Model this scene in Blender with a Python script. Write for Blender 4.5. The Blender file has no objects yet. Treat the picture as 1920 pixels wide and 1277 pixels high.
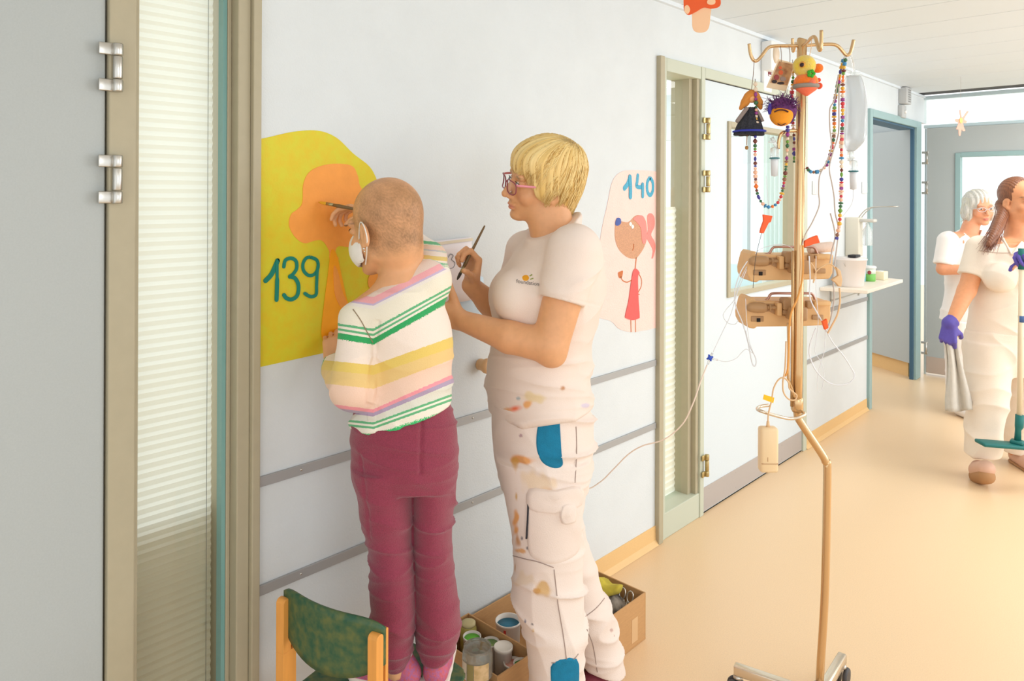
import bpy, bmesh, math, random
import numpy as np
from mathutils import Vector, Matrix
from mathutils.bvhtree import BVHTree
random.seed(7); np.random.seed(7)
SC = bpy.context.scene
COL = SC.collection
# ------------------------------------------------------------------ camera model
FPX, PX0, PY0, CH = 1353.0, 960.0, 367.0, 1.52
YAW = math.radians(43.6)
FW = np.array([-math.sin(YAW), math.cos(YAW), 0.0])
RT = np.array([math.cos(YAW), math.sin(YAW), 0.0])
UP = np.array([0.0, 0.0, 1.0])
ROLL = 0.004
WX = -1.72                      # corridor's left wall plane
def V(px, py, d):               # photo position + distance along the view -> (right, forward, height)
    dx, dy = px - PX0, PY0 - py
    a, b = dx - ROLL*dy, dy + ROLL*dx
    return np.array([a/FPX*d, d, CH + b/FPX*d])
def w(L):                       # (right, forward, height) -> world
    return RT*L[0] + FW*L[1] + UP*L[2]
def W(px, py, d): return w(V(px, py, d))
def wallp(px, py, x=WX):        # the point of the left wall seen there
    dr = w(V(px, py, 1.0) - np.array([0, 0, CH]))
    return np.array([0, 0, CH]) + dr*(x/dr[0])
def planey(px, py, y):
    dr = w(V(px, py, 1.0) - np.array([0, 0, CH]))
    return np.array([0, 0, CH]) + dr*(y/dr[1])
def planez(px, py, z):
    dr = w(V(px, py, 1.0) - np.array([0, 0, CH]))
    return np.array([0, 0, CH]) + dr*((z-CH)/dr[2])
def view2world(vs):
    vs = np.asarray(vs)
    return vs[:, :1]*RT + vs[:, 1:2]*FW + vs[:, 2:3]*UP
def w2v(p): p = np.asarray(p, float); return np.array([p@RT, p@FW, p[2]])
# ------------------------------------------------------------------ materials
def lin(c):
    r = []
    for x in c[:3]:
        x = x/255.0
        r.append(x/12.92 if x <= 0.04045 else ((x+0.055)/1.055)**2.4)
    return (r[0], r[1], r[2], 1.0)
def N(nt, t, **k):
    n = nt.nodes.new(t)
    for a, b in k.items(): setattr(n, a, b)
    return n
MATS = {}
def mat(name, c, rough=0.6, metal=0.0, var=0.0, scale=40.0, bump=0.0, bscale=None, trans=0.0, alpha=1.0,
        attr=None, spec=0.5, c2=None, sheen=0.0, sss=0.0, stretch=None, coat=0.0, ior=1.45, sub=None):
    if name in MATS: return MATS[name]
    m = bpy.data.materials.new(name); m.use_nodes = True
    nt = m.node_tree; b = nt.nodes['Principled BSDF']
    b.inputs['Base Color'].default_value = lin(c)
    b.inputs['Roughness'].default_value = rough
    b.inputs['Metallic'].default_value = metal
    b.inputs['Specular IOR Level'].default_value = spec
    b.inputs['Transmission Weight'].default_value = trans
    b.inputs['Alpha'].default_value = alpha
    b.inputs['IOR'].default_value = ior
    b.inputs['Coat Weight'].default_value = coat
    if sheen: b.inputs['Sheen Weight'].default_value = sheen
    if sss:
        b.inputs['Subsurface Weight'].default_value = sss
        b.inputs['Subsurface Radius'].default_value = (0.012, 0.005, 0.003)
        b.inputs['Subsurface Scale'].default_value = 0.5
    src = None
    if attr:
        a = N(nt, 'ShaderNodeAttribute', attribute_name=attr); src = a.outputs['Color']
    tc = N(nt, 'ShaderNodeTexCoord'); vec = tc.outputs['Object']
    if stretch:
        mp = N(nt, 'ShaderNodeMapping'); mp.inputs['Scale'].default_value = stretch
        nt.links.new(vec, mp.inputs['Vector']); vec = mp.outputs['Vector']
    if var > 0 or c2:
        nz = N(nt, 'ShaderNodeTexNoise'); nz.inputs['Scale'].default_value = scale; nz.inputs['Detail'].default_value = 4
        nt.links.new(vec, nz.inputs['Vector'])
        if c2:
            mr = N(nt, 'ShaderNodeMapRange'); mr.inputs[1].default_value = 0.35; mr.inputs[2].default_value = 0.65
            nt.links.new(nz.outputs['Fac'], mr.inputs[0])
            mx = N(nt, 'ShaderNodeMix', data_type='RGBA')
            mx.inputs[6].default_value = lin(c); mx.inputs[7].default_value = lin(c2)
            nt.links.new(mr.outputs[0], mx.inputs[0]); src = mx.outputs[2]
        if var > 0:
            mr = N(nt, 'ShaderNodeMapRange'); mr.inputs[3].default_value = 1-var; mr.inputs[4].default_value = 1+var
            mr.inputs[1].default_value = 0.25; mr.inputs[2].default_value = 0.75
            nt.links.new(nz.outputs['Fac'], mr.inputs[0])
            vm = N(nt, 'ShaderNodeVectorMath', operation='SCALE')
            if src: nt.links.new(src, vm.inputs[0])
            else: vm.inputs[0].default_value = lin(c)[:3]
            nt.links.new(mr.outputs[0], vm.inputs['Scale']); src = vm.outputs[0]
    if src: nt.links.new(src, b.inputs['Base Color'])
    if bump > 0:
        nz = N(nt, 'ShaderNodeTexNoise'); nz.inputs['Scale'].default_value = bscale or scale; nz.inputs['Detail'].default_value = 3
        nt.links.new(vec, nz.inputs['Vector'])
        bp = N(nt, 'ShaderNodeBump'); bp.inputs['Strength'].default_value = bump; bp.inputs['Distance'].default_value = 0.004
        nt.links.new(nz.outputs['Fac'], bp.inputs['Height']); nt.links.new(bp.outputs[0], b.inputs['Normal'])
    MATS[name] = m
    return m
def glassmat(name, c=(255, 255, 255), rough=0.0, mix=0.9):     # thin pane: mostly see-through, some reflection
    if name in MATS: return MATS[name]
    m = bpy.data.materials.new(name); m.use_nodes = True; nt = m.node_tree
    nt.nodes.clear(); out = N(nt, 'ShaderNodeOutputMaterial')
    t = N(nt, 'ShaderNodeBsdfTransparent'); t.inputs[0].default_value = lin(c)
    g = N(nt, 'ShaderNodeBsdfGlossy'); g.inputs['Roughness'].default_value = rough
    fr = N(nt, 'ShaderNodeFresnel'); fr.inputs[0].default_value = 1.45
    ml = N(nt, 'ShaderNodeMath', operation='MULTIPLY'); ml.inputs[1].default_value = mix
    mx = N(nt, 'ShaderNodeMixShader')
    ge = N(nt, 'ShaderNodeNewGeometry'); iv = N(nt, 'ShaderNodeMath', operation='SUBTRACT'); iv.inputs[0].default_value = 1.0; nt.links.new(ge.outputs['Backfacing'], iv.inputs[1])
    m2 = N(nt, 'ShaderNodeMath', operation='MULTIPLY'); nt.links.new(fr.outputs[0], m2.inputs[0]); nt.links.new(iv.outputs[0], m2.inputs[1]); nt.links.new(m2.outputs[0], ml.inputs[0]); nt.links.new(ml.outputs[0], mx.inputs[0])
    nt.links.new(t.outputs[0], mx.inputs[1]); nt.links.new(g.outputs[0], mx.inputs[2]); nt.links.new(mx.outputs[0], out.inputs[0])
    MATS[name] = m; return m
# ------------------------------------------------------------------ mesh building
def frame(axis, up=None):
    z = np.asarray(axis, float); z = z/np.linalg.norm(z)
    u = np.array([0, 0, 1.0]) if up is None else np.asarray(up, float)
    if abs(z@u)/np.linalg.norm(u) > 0.98: u = np.array([1.0, 0, 0])
    x = np.cross(u, z); x /= np.linalg.norm(x); y = np.cross(z, x)
    return np.stack([x, y, z], 1)
def rotz(a): c, s = math.cos(a), math.sin(a); return np.array([[c, -s, 0], [s, c, 0], [0, 0, 1.0]])
def rotx(a): c, s = math.cos(a), math.sin(a); return np.array([[1.0, 0, 0], [0, c, -s], [0, s, c]])
def roty(a): c, s = math.cos(a), math.sin(a); return np.array([[c, 0, s], [0, 1.0, 0], [-s, 0, c]])
def spl(pts, n=8, closed=False):          # Catmull-Rom
    P = [np.asarray(p, float) for p in pts]; out = []
    m = len(P)
    rng = range(m) if closed else range(m-1)
    for i in rng:
        if closed: p0, p1, p2, p3 = P[(i-1) % m], P[i], P[(i+1) % m], P[(i+2) % m]
        else: p0, p1, p2, p3 = P[max(i-1, 0)], P[i], P[i+1], P[min(i+2, m-1)]
        for j in range(n):
            t = j/n
            out.append(0.5*((2*p1)+(p2-p0)*t+(2*p0-5*p1+4*p2-p3)*t*t+(3*p1-p0-3*p2+p3)*t**3))
    if not closed: out.append(P[-1])
    return out
class MB:
    def __init__(s): s.v = []; s.f = []; s.m = []; s.s = []
    def add(s, vs, fs, mi=0, smooth=False):
        o = len(s.v); s.v.extend([tuple(map(float, p)) for p in vs])
        for f in fs: s.f.append([o+i for i in f]); s.m.append(mi); s.s.append(smooth)
        return s
    def box(s, lo, hi, mi=0):
        x0, y0, z0 = lo; x1, y1, z1 = hi
        v = [(x0,y0,z0),(x1,y0,z0),(x1,y1,z0),(x0,y1,z0),(x0,y0,z1),(x1,y0,z1),(x1,y1,z1),(x0,y1,z1)]
        return s.add(v, [(0,3,2,1),(4,5,6,7),(0,1,5,4),(1,2,6,5),(2,3,7,6),(3,0,4,7)], mi)
    def rbox(s, c, size, r=0.004, M=None, mi=0, seg=2):
        bm = bmesh.new(); bmesh.ops.create_cube(bm, size=1)
        for v in bm.verts: v.co = Vector((v.co.x*size[0], v.co.y*size[1], v.co.z*size[2]))
        r = min(r, 0.49*min(size))
        bmesh.ops.bevel(bm, geom=bm.edges[:], offset=r, segments=seg, affect='EDGES', profile=0.5)
        bm.verts.ensure_lookup_table(); bm.verts.index_update()
        vs = np.array([v.co[:] for v in bm.verts])
        if M is not None: vs = vs @ np.asarray(M).T
        vs = vs + np.asarray(c)
        fs = [[v.index for v in f.verts] for f in bm.faces]; bm.free()
        return s.add(vs, fs, mi, seg > 1)
    def prism(s, poly, vec, mi=0, smooth=False, dome=0.0):       # polygon of 3-D points extruded by vec
        P = [np.asarray(p, float) for p in poly]; n = len(P); vec = np.asarray(vec, float)
        nr = np.zeros(3)
        for i in range(n): nr += np.cross(P[i], P[(i+1) % n])
        if nr @ vec < 0: P = P[::-1]
        s.add(P+[p+vec for p in P], [list(range(n))[::-1], list(range(n, 2*n))]+[(i, (i+1) % n, n+(i+1) % n, n+i) for i in range(n)], mi, smooth)
        return s
    def tube(s, path, r, n=10, mi=0, caps=True, sx=1.0, sy=1.0, up=None, closed=False):
        P = [np.asarray(p, float) for p in path]; m = len(P)
        rr = [r]*m if np.isscalar(r) else list(r)
        T = []
        for i in range(m):
            a = P[(i+1) % m] if closed else P[min(i+1, m-1)]; b = P[i-1] if (closed or i) else P[0]
            t = a-b; L = np.linalg.norm(t); T.append(t/L if L > 1e-9 else np.array([0, 0, 1.0]))
        fr = frame(T[0], up); x = fr[:, 0]
        vs = []
        for i in range(m):
            t = T[i]
            if up is not None:
                x = np.cross(np.asarray(up, float), t); L = np.linalg.norm(x); x = x/L if L > 1e-6 else fr[:, 0]
            else:
                x = x - t*(x@t); x /= max(np.linalg.norm(x), 1e-9)
            y = np.cross(t, x)
            for k in range(n):
                a = 2*math.pi*k/n
                vs.append(P[i] + rr[i]*(sx*x*math.cos(a)+sy*y*math.sin(a)))
        fs = []
        for i in range(m if closed else m-1):
            j = (i+1) % m
            for k in range(n):
                fs.append((i*n+k, i*n+(k+1) % n, j*n+(k+1) % n, j*n+k))
        if caps and not closed:
            fs.append(list(range(n))[::-1]); fs.append([(m-1)*n+k for k in range(n)])
        return s.add(vs, fs, mi, True)
    def lathe(s, prof, c, M=None, n=24, mi=0, smooth=True):      # profile [(r, h)], axis z of M
        vs = []; fs = []
        for r, h in prof:
            for k in range(n):
                a = 2*math.pi*k/n; vs.append((r*math.cos(a), r*math.sin(a), h))
        for i in range(len(prof)-1):
            for k in range(n):
                fs.append((i*n+k, i*n+(k+1) % n, (i+1)*n+(k+1) % n, (i+1)*n+k))
        fs.append(list(range(n))[::-1]); fs.append([(len(prof)-1)*n+k for k in range(n)])
        vs = np.array(vs)
        if M is not None: vs = vs @ np.asarray(M).T
        return s.add(vs+np.asarray(c), fs, mi, smooth)
    def ell(s, c, r, M=None, n=14, mi=0):
        if np.isscalar(r): r = (r, r, r)
        vs = [(0, 0, -1)]; fs = []; h = max(4, n//2)
        for i in range(1, h):
            t = -math.pi/2+math.pi*i/h
            for k in range(n): vs.append((math.cos(t)*math.cos(2*math.pi*k/n), math.cos(t)*math.sin(2*math.pi*k/n), math.sin(t)))
        vs.append((0, 0, 1)); q = len(vs)-1
        for k in range(n): fs.append((0, 1+(k+1) % n, 1+k)); fs.append((q, 1+(h-2)*n+k, 1+(h-2)*n+(k+1) % n))
        for i in range(h-2):
            for k in range(n): fs.append((1+i*n+k, 1+i*n+(k+1) % n, 1+(i+1)*n+(k+1) % n, 1+(i+1)*n+k))
        vs = np.array(vs)*np.asarray(r)
        if M is not None: vs = vs @ np.asarray(M).T
        return s.add(vs+np.asarray(c), fs, mi, True)
    def stroke(s, pts, wd, nrm, th=0.0012, mi=0, cap=True):      # flat painted brush stroke on a surface
        P = [np.asarray(p, float) for p in pts]; m = len(P); nrm = np.asarray(nrm, float)
        ws = [wd]*m if np.isscalar(wd) else list(wd)
        A = []; B = []
        for i in range(m):
            t = P[min(i+1, m-1)]-P[max(i-1, 0)]; t /= max(np.linalg.norm(t), 1e-9)
            x = np.cross(nrm, t); A.append(P[i]+x*ws[i]/2); B.append(P[i]-x*ws[i]/2)
        if cap:
            t = P[-1]-P[-2]; t /= np.linalg.norm(t); x = np.cross(nrm, t); h = ws[-1]/2
            A += [P[-1]+h*(x*math.cos(a)+t*math.sin(a)) for a in (0.5, 1.0, 1.57)]; B += [P[-1]+h*(-x*math.cos(a)+t*math.sin(a)) for a in (0.5, 1.0, 1.57)]
            t = P[0]-P[1]; t /= np.linalg.norm(t); x = np.cross(nrm, -t); h = ws[0]/2
            A = [P[0]+h*(x*math.cos(a)+t*math.sin(a)) for a in (1.57, 1.0, 0.5)]+A; B = [P[0]+h*(-x*math.cos(a)+t*math.sin(a)) for a in (1.57, 1.0, 0.5)]+B
        n = len(A); vs = A+B+[p+nrm*th for p in A]+[p+nrm*th for p in B]
        fs = []
        for i in range(n-1):
            fs += [(2*n+i, 3*n+i, 3*n+i+1, 2*n+i+1), (i, 2*n+i, 2*n+i+1, i+1), (n+i, n+i+1, 3*n+i+1, 3*n+i)]
        return s.add(vs, fs, mi)
    def build(s, name, mats, parent=None, origin=None, bevel=0.0, subsurf=0, kind=None):
        me = bpy.data.meshes.new(name)
        o = np.zeros(3)
        if parent is not None: o = np.array(wloc(parent))
        if origin is not None: o = np.asarray(origin, float)
        vs = np.array(s.v)-o if len(s.v) else np.zeros((0, 3))
        me.from_pydata([tuple(p) for p in vs], [], s.f)
        for m in (mats if isinstance(mats, (list, tuple)) else [mats]): me.materials.append(m)
        me.polygons.foreach_set('material_index', s.m); me.polygons.foreach_set('use_smooth', s.s)
        me.update()
        ob = bpy.data.objects.new(name, me); COL.objects.link(ob)
        if parent is not None:
            ob.parent = parent
            if origin is not None: ob.location = Vector(o)-Vector(wloc(parent))
        else: ob.location = Vector(o)
        if bevel:
            md = ob.modifiers.new('bevel', 'BEVEL'); md.width = bevel; md.segments = 2; md.limit_method = 'ANGLE'; md.angle_limit = math.radians(40)
        if subsurf:
            md = ob.modifiers.new('sub', 'SUBSURF'); md.levels = subsurf; md.render_levels = subsurf
        if kind: ob['kind'] = kind
        return ob
def wloc(o):
    l = Vector(o.location)
    while o.parent is not None: o = o.parent; l = l+o.location
    return l
def thing(name, label, cat, loc=(0, 0, 0), group=None):
    o = bpy.data.objects.new(name, None); COL.objects.link(o); o.location = Vector([float(a) for a in loc]); o.empty_display_size = 0.05
    o['label'] = label; o['category'] = cat
    if group: o['group'] = group
    return o
def tag(o, label, cat, group=None, kind=None):
    o['label'] = label; o['category'] = cat
    if group: o['group'] = group
    if kind: o['kind'] = kind
    return o
def struct(mb, name, mats, parent=None, **k):
    return mb.build(name, mats, parent, kind=None if parent else 'structure', **k)
def part_label(o, l): o['label'] = l; return o
# ------------------------------------------------------------------ smooth solid modelling (distance field -> one mesh)
def vnoise(x, y, z, seed=0):              # cheap smooth pseudo-noise made of sines, about -1..1
    r = np.random.RandomState(seed); o = 0
    for _ in range(5):
        a = r.normal(size=3); a /= np.linalg.norm(a); a *= r.uniform(0.7, 1.4)
        o = o + np.sin(a[0]*x+a[1]*y+a[2]*z+r.uniform(0, 6.28))
    return o/3.0
class SD:
    def __init__(s): s.p = []
    def cap(s, a, b, ra, rb=None, k=0.015, cut=False, sub=False, cuta=False):
        s.p.append(('cap', np.asarray(a, float), np.asarray(b, float), ra, ra if rb is None else rb, k, cut, sub, cuta)); return s
    def chain(s, pts, rs, k=0.012, **q):
        for i in range(len(pts)-1): s.cap(pts[i], pts[i+1], rs[i], rs[i+1], k, **q)
        return s
    def ell(s, c, r, M=None, k=0.015, sub=False):
        s.p.append(('ell', np.asarray(c, float), np.asarray((r, r, r) if np.isscalar(r) else r, float), np.eye(3) if M is None else np.asarray(M), k, sub)); return s
    def col(s, st, k=0.015, rot=0.0, sub=False, e=2.0):          # stations (z, cx, cy, half width, half depth[, rot])
        s.p.append(('col', sorted(st, key=lambda q: q[0]), k, rot, sub, e)); return s
    def halfspace(s, pt, n, k=0.004):      # removes what lies on the side n points to
        s.p.append(('half', np.asarray(pt, float), np.asarray(n, float)/np.linalg.norm(n), k)); return s
    def mesh(s, vox, zs=None, disp=None, pad=0.02, bounds=None):
        lo = np.full(3, 1e9); hi = -lo
        bbs = []
        for p in s.p:
            if p[0] == 'cap': b0 = np.minimum(p[1]-p[3], p[2]-p[4]); b1 = np.maximum(p[1]+p[3], p[2]+p[4]); sub = p[7]; k = p[5]
            elif p[0] == 'ell': R = np.sqrt(((p[3]*p[2])**2).sum(1)); b0 = p[1]-R; b1 = p[1]+R; sub = p[5]; k = p[4]
            elif p[0] == 'col':
                A = np.array([q[:5] for q in p[1]]); m = np.maximum(A[:, 3], A[:, 4])
                b0 = np.array([(A[:, 1]-m).min(), (A[:, 2]-m).min(), A[:, 0].min()]); b1 = np.array([(A[:, 1]+m).max(), (A[:, 2]+m).max(), A[:, 0].max()]); sub = p[4]; k = p[2]
            else: b0 = None; sub = True; k = p[3]; b1 = None
            bbs.append((b0, b1, k))
            if not sub: lo = np.minimum(lo, b0); hi = np.maximum(hi, b1)
        lo -= pad; hi += pad
        X = np.arange(lo[0], hi[0]+vox, vox); Y = np.arange(lo[1], hi[1]+vox, vox)
        if zs is None: Z = np.arange(lo[2], hi[2]+vox, vox)
        else:                                # [(z_from, step), ...] finer and coarser slices
            Z = [lo[2]]
            while Z[-1] < hi[2]:
                st = vox
                for z0, sp in zs:
                    if Z[-1] >= z0: st = sp
                Z.append(Z[-1]+st)
            Z = np.array(Z)
        D = np.full((len(X), len(Y), len(Z)), 0.06, np.float32)
        for p, (b0, b1, k) in zip(s.p, bbs):
            if b0 is None: i0, i1, j0, j1, k0, k1 = 0, len(X), 0, len(Y), 0, len(Z)
            else:
                g = k+3*vox+0.01
                i0, i1 = np.searchsorted(X, b0[0]-g), np.searchsorted(X, b1[0]+g)
                j0, j1 = np.searchsorted(Y, b0[1]-g), np.searchsorted(Y, b1[1]+g)
                k0, k1 = np.searchsorted(Z, b0[2]-g), np.searchsorted(Z, b1[2]+g)
            if i1 <= i0 or j1 <= j0 or k1 <= k0: continue
            x = X[i0:i1, None, None].astype(np.float32); y = Y[None, j0:j1, None].astype(np.float32); z = Z[None, None, k0:k1].astype(np.float32)
            sub = False
            if p[0] == 'cap':
                a, b, ra, rb = p[1], p[2], p[3], p[4]; ba = b-a; L2 = ba@ba
                if L2 < 1e-12: h = 0*(x+y+z)
                else: h = ((x-a[0])*ba[0]+(y-a[1])*ba[1]+(z-a[2])*ba[2])/L2
                hc = np.clip(h, 0, 1)
                d = np.sqrt((x-a[0]-ba[0]*hc)**2+(y-a[1]-ba[1]*hc)**2+(z-a[2]-ba[2]*hc)**2)-(ra+(rb-ra)*hc)
                if p[6]: d = np.maximum(d, (h-1)*math.sqrt(L2))
                if p[8]: d = np.maximum(d, -h*math.sqrt(L2))
                sub = p[7]
            elif p[0] == 'ell':
                c, r, M = p[1], p[2], p[3]
                q = [(x-c[0])*M[0, i]+(y-c[1])*M[1, i]+(z-c[2])*M[2, i] for i in range(3)]
                a0 = np.sqrt((q[0]/r[0])**2+(q[1]/r[1])**2+(q[2]/r[2])**2); a1 = np.sqrt((q[0]/r[0]**2)**2+(q[1]/r[1]**2)**2+(q[2]/r[2]**2)**2)
                d = a0*(a0-1)/np.maximum(a1, 1e-6); sub = p[5]
            elif p[0] == 'col':
                A = np.array([list(q)+[p[3]]*(6-len(q)) for q in p[1]]); zz = Z[k0:k1]
                def ip(c):
                    t = A[:, 0]; v = A[:, c]
                    # smooth (monotone-ish) interpolation
                    m = np.gradient(v, t) if len(t) > 2 else np.full(len(t), (v[-1]-v[0])/(t[-1]-t[0]))
                    i = np.clip(np.searchsorted(t, zz)-1, 0, len(t)-2); h = t[i+1]-t[i]; u = np.clip((zz-t[i])/h, 0, 1)
                    return ((2*u**3-3*u**2+1)*v[i]+(u**3-2*u**2+u)*h*m[i]+(-2*u**3+3*u**2)*v[i+1]+(u**3-u**2)*h*m[i+1]).astype(np.float32)[None, None, :]
                cx, cy, rx, ry, ro = ip(1), ip(2), ip(3), ip(4), ip(5)
                rx = np.maximum(rx, 1e-3); ry = np.maximum(ry, 1e-3)
                dx, dy = x-cx, y-cy; c, sn = np.cos(ro), np.sin(ro)
                u, v = dx*c+dy*sn, -dx*sn+dy*c
                e = p[5]
                if e == 2.0: a0 = np.sqrt((u/rx)**2+(v/ry)**2)
                else: a0 = (np.abs(u/rx)**e+np.abs(v/ry)**e)**(1/e)
                a1 = np.sqrt((u/rx**2)**2+(v/ry**2)**2)/np.maximum(np.sqrt((u/rx)**2+(v/ry)**2), 1e-6)
                d = (a0-1)/np.maximum(a1, 1e-4)
                d = np.maximum(d, np.maximum(A[0, 0]-z, z-A[-1, 0])); sub = p[4]
            else:
                d = (p[1][0]-x)*p[2][0]+(p[1][1]-y)*p[2][1]+(p[1][2]-z)*p[2][2]; sub = True
            S = D[i0:i1, j0:j1, k0:k1]
            if sub: A_, B_ = -S, d
            else: A_, B_ = S, d
            if k > 0:
                h = np.maximum(k-np.abs(A_-B_), 0)/k; r = np.minimum(A_, B_)-h*h*h*k/6
            else: r = np.minimum(A_, B_)
            D[i0:i1, j0:j1, k0:k1] = -r if sub else r
        if disp is not None:
            D += disp(X[:, None, None].astype(np.float32), Y[None, :, None].astype(np.float32), Z[None, None, :].astype(np.float32))
        return snets(D, X, Y, Z)
def snets(D, X, Y, Z):
    nx, ny, nz = D.shape; I = D < 0
    c = np.zeros((nx-1, ny-1, nz-1), np.int8)
    for a in (0, 1):
        for b in (0, 1):
            for e in (0, 1): c += I[a:nx-1+a, b:ny-1+b, e:nz-1+e]
    act = (c > 0) & (c < 8); idx = np.argwhere(act); del c
    i, j, k = idx.T
    ps = np.zeros((len(idx), 3)); cnt = np.zeros(len(idx))
    cor = [(a, b, e) for a in (0, 1) for b in (0, 1) for e in (0, 1)]
    dv = {q: D[i+q[0], j+q[1], k+q[2]].astype(float) for q in cor}
    pv = {q: np.stack([X[i+q[0]], Y[j+q[1]], Z[k+q[2]]], 1) for q in cor}
    for q in cor:
        for ax in range(3):
            if q[ax]: continue
            r = list(q); r[ax] = 1; r = tuple(r)
            d0, d1 = dv[q], dv[r]; m = (d0 < 0) != (d1 < 0)
            t = np.where(m, d0/np.where(m, d0-d1, 1), 0)[:, None]
            ps += np.where(m[:, None], pv[q]*(1-t)+pv[r]*t, 0); cnt += m
    ps /= cnt[:, None]
    num = np.full(act.shape, -1, np.int32); num[i, j, k] = np.arange(len(idx))
    faces = []
    for ax in range(3):
        sl0 = [slice(None)]*3; sl1 = [slice(None)]*3; sl0[ax] = slice(0, -1); sl1[ax] = slice(1, None)
        a, b = I[tuple(sl0)], I[tuple(sl1)]; e = np.argwhere(a != b)
        o1, o2 = [(1, 2), (2, 0), (0, 1)][ax]
        ok = (e[:, o1] > 0) & (e[:, o2] > 0) & (e[:, o1] < act.shape[o1]) & (e[:, o2] < act.shape[o2]); e = e[ok]
        def at(p, q):
            g = e.copy(); g[:, o1] -= p; g[:, o2] -= q; return num[g[:, 0], g[:, 1], g[:, 2]]
        Q = np.stack([at(1, 1), at(0, 1), at(0, 0), at(1, 0)], 1)
        flip = ~a[e[:, 0], e[:, 1], e[:, 2]]
        Q[flip] = Q[flip][:, ::-1]; faces.append(Q)
    return ps, np.concatenate(faces)
def smoothv(vs, fs, it=1, lam=0.5):
    n = len(vs); E = np.concatenate([fs[:, [0, 1]], fs[:, [1, 2]], fs[:, [2, 3]], fs[:, [3, 0]]])
    for _ in range(it):
        acc = np.zeros_like(vs); ct = np.zeros(n)
        for a, b in ((0, 1), (1, 0)):
            for q in range(3): acc[:, q] += np.bincount(E[:, a], vs[E[:, b], q], n)
            ct += np.bincount(E[:, a], minlength=n)
        vs = vs*(1-lam)+lam*acc/np.maximum(ct, 1)[:, None]
    return vs
def fmesh(name, vs, fs, mats, parent=None, colors=None, attrs=None, origin=None, mi=None):
    """vs in world space -> one smooth mesh object"""
    o = np.array(wloc(parent)) if parent is not None else (np.zeros(3) if origin is None else np.asarray(origin))
    me = bpy.data.meshes.new(name)
    me.vertices.add(len(vs)); me.vertices.foreach_set('co', (vs-o).astype(np.float32).ravel())
    fs = np.asarray(fs); nf, q = fs.shape
    me.loops.add(nf*q); me.loops.foreach_set('vertex_index', fs.astype(np.int32).ravel())
    me.polygons.add(nf); me.polygons.foreach_set('loop_start', np.arange(0, nf*q, q, dtype=np.int32))
    me.update(calc_edges=True); me.validate()
    me.polygons.foreach_set('use_smooth', [True]*len(me.polygons))
    for m in (mats if isinstance(mats, (list, tuple)) else [mats]): me.materials.append(m)
    if mi is not None: me.polygons.foreach_set('material_index', mi.astype(np.int32))
    if colors is not None:
        a = me.color_attributes.new('Col', 'FLOAT_COLOR', 'POINT')
        c = np.ones((len(vs), 4), np.float32); c[:, :3] = colors; a.data.foreach_set('color', c.ravel())
    for k, v in (attrs or {}).items():
        a = me.attributes.new(k, 'FLOAT', 'POINT'); a.data.foreach_set('value', np.asarray(v, np.float32))
    ob = bpy.data.objects.new(name, me); COL.objects.link(ob)
    if parent is not None: ob.parent = parent
    else: ob.location = Vector(o)
    return ob
def L3(c): return np.array(lin(c)[:3])
# ================================================================== the setting
M_wall = mat('wall_paint', (219, 224, 226), 0.75, var=0.02, scale=8, bump=0.25, bscale=220)
M_ceil = mat('ceiling_panel', (224, 231, 236), 0.55)
M_gap = mat('ceiling_gap', (96, 98, 98), 0.8)
M_floor = mat('vinyl_floor', (232, 200, 160), 0.32, var=0.07, scale=260, spec=0.45)
M_base = mat('vinyl_skirting', (230, 190, 132), 0.45, var=0.04, scale=200)
M_frame = mat('olive_frame', (178, 168, 142), 0.5, var=0.03, scale=30)
M_framel = mat('pale_green_frame', (196, 200, 182), 0.5)
M_teal = mat('teal_frame', (150, 178, 178), 0.45)
M_tealdk = mat('teal_dark_edge', (62, 96, 120), 0.5)
M_doorg = mat('grey_door', (178, 183, 182), 0.6, var=0.03, scale=300)
M_doorw = mat('pale_door', (212, 221, 226), 0.55, var=0.02, scale=200)
M_rail = mat('rail_aluminium', (172, 172, 172), 0.5, metal=0.3)
M_steel = mat('steel', (200, 196, 188), 0.28, metal=0.9)
M_brass = mat('brass_hinge', (190, 170, 120), 0.3, metal=0.85)
M_black = mat('black_gap', (28, 26, 26), 0.8)
M_kick = mat('kick_plate', (186, 180, 178), 0.4, metal=0.3)
G_pane = glassmat('window_glass', (252, 255, 254))
M_glassedge = mat('glass_edge', (120, 165, 160), 0.2)
M_white = mat('white_plastic', (238, 238, 236), 0.45)
H = 2.39; T = 0.12; ZD = 2.135
def side(y0, y1, z0, z1, x0=WX-T, x1=WX): return ((x0, y0, z0), (x1, y1, z1))
yA = float(wallp(483, 640)[1])                 # right edge of the near sidelight
yB0, yB1 = 2.72, 4.37                          # frame of the door with sidelight
yC0, yC1 = 5.55, 6.80                          # far doorway
YF = 6.93
mb = MB()
mb.box(*side(-2.6, -0.76, 0, H)); mb.box(*side(-0.76, yA, ZD, H)); mb.box(*side(yA, yB0, 0, H))
mb.box(*side(yB0, yB1, ZD, H)); mb.box(*side(yB1, yC0, 0, H)); mb.box(*side(yC0, yC1, ZD+0.02, H)); mb.box(*side(yC1, yC1+.015, 0, H)); mb.box(*side(yC1+.015, YF+0.1, 2.16, H))
struct(mb, 'wall_left', M_wall)
mb = MB(); mb.box((-6.5, -2.6, -0.1), (3.2, 14, 0)); struct(mb, 'floor', M_floor)
# ceiling: metal strips laid across the corridor
mb = MB(); ys = [3.28+0.38*i for i in range(-16, 9)]
for a in ys: mb.box((WX, a+0.0035, H), (3.2, a+0.3765, H+0.02))
mb.box((WX-T, -2.9, H+0.02), (3.2, YF+.1, H+0.06), 1)
struct(mb, 'ceiling', [M_ceil, M_gap], bevel=0.002)
mb = MB(); mb.box((WX, -2.6, H-0.018), (WX+0.018, YF, H)); struct(mb, 'trim_3', M_ceil)
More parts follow.
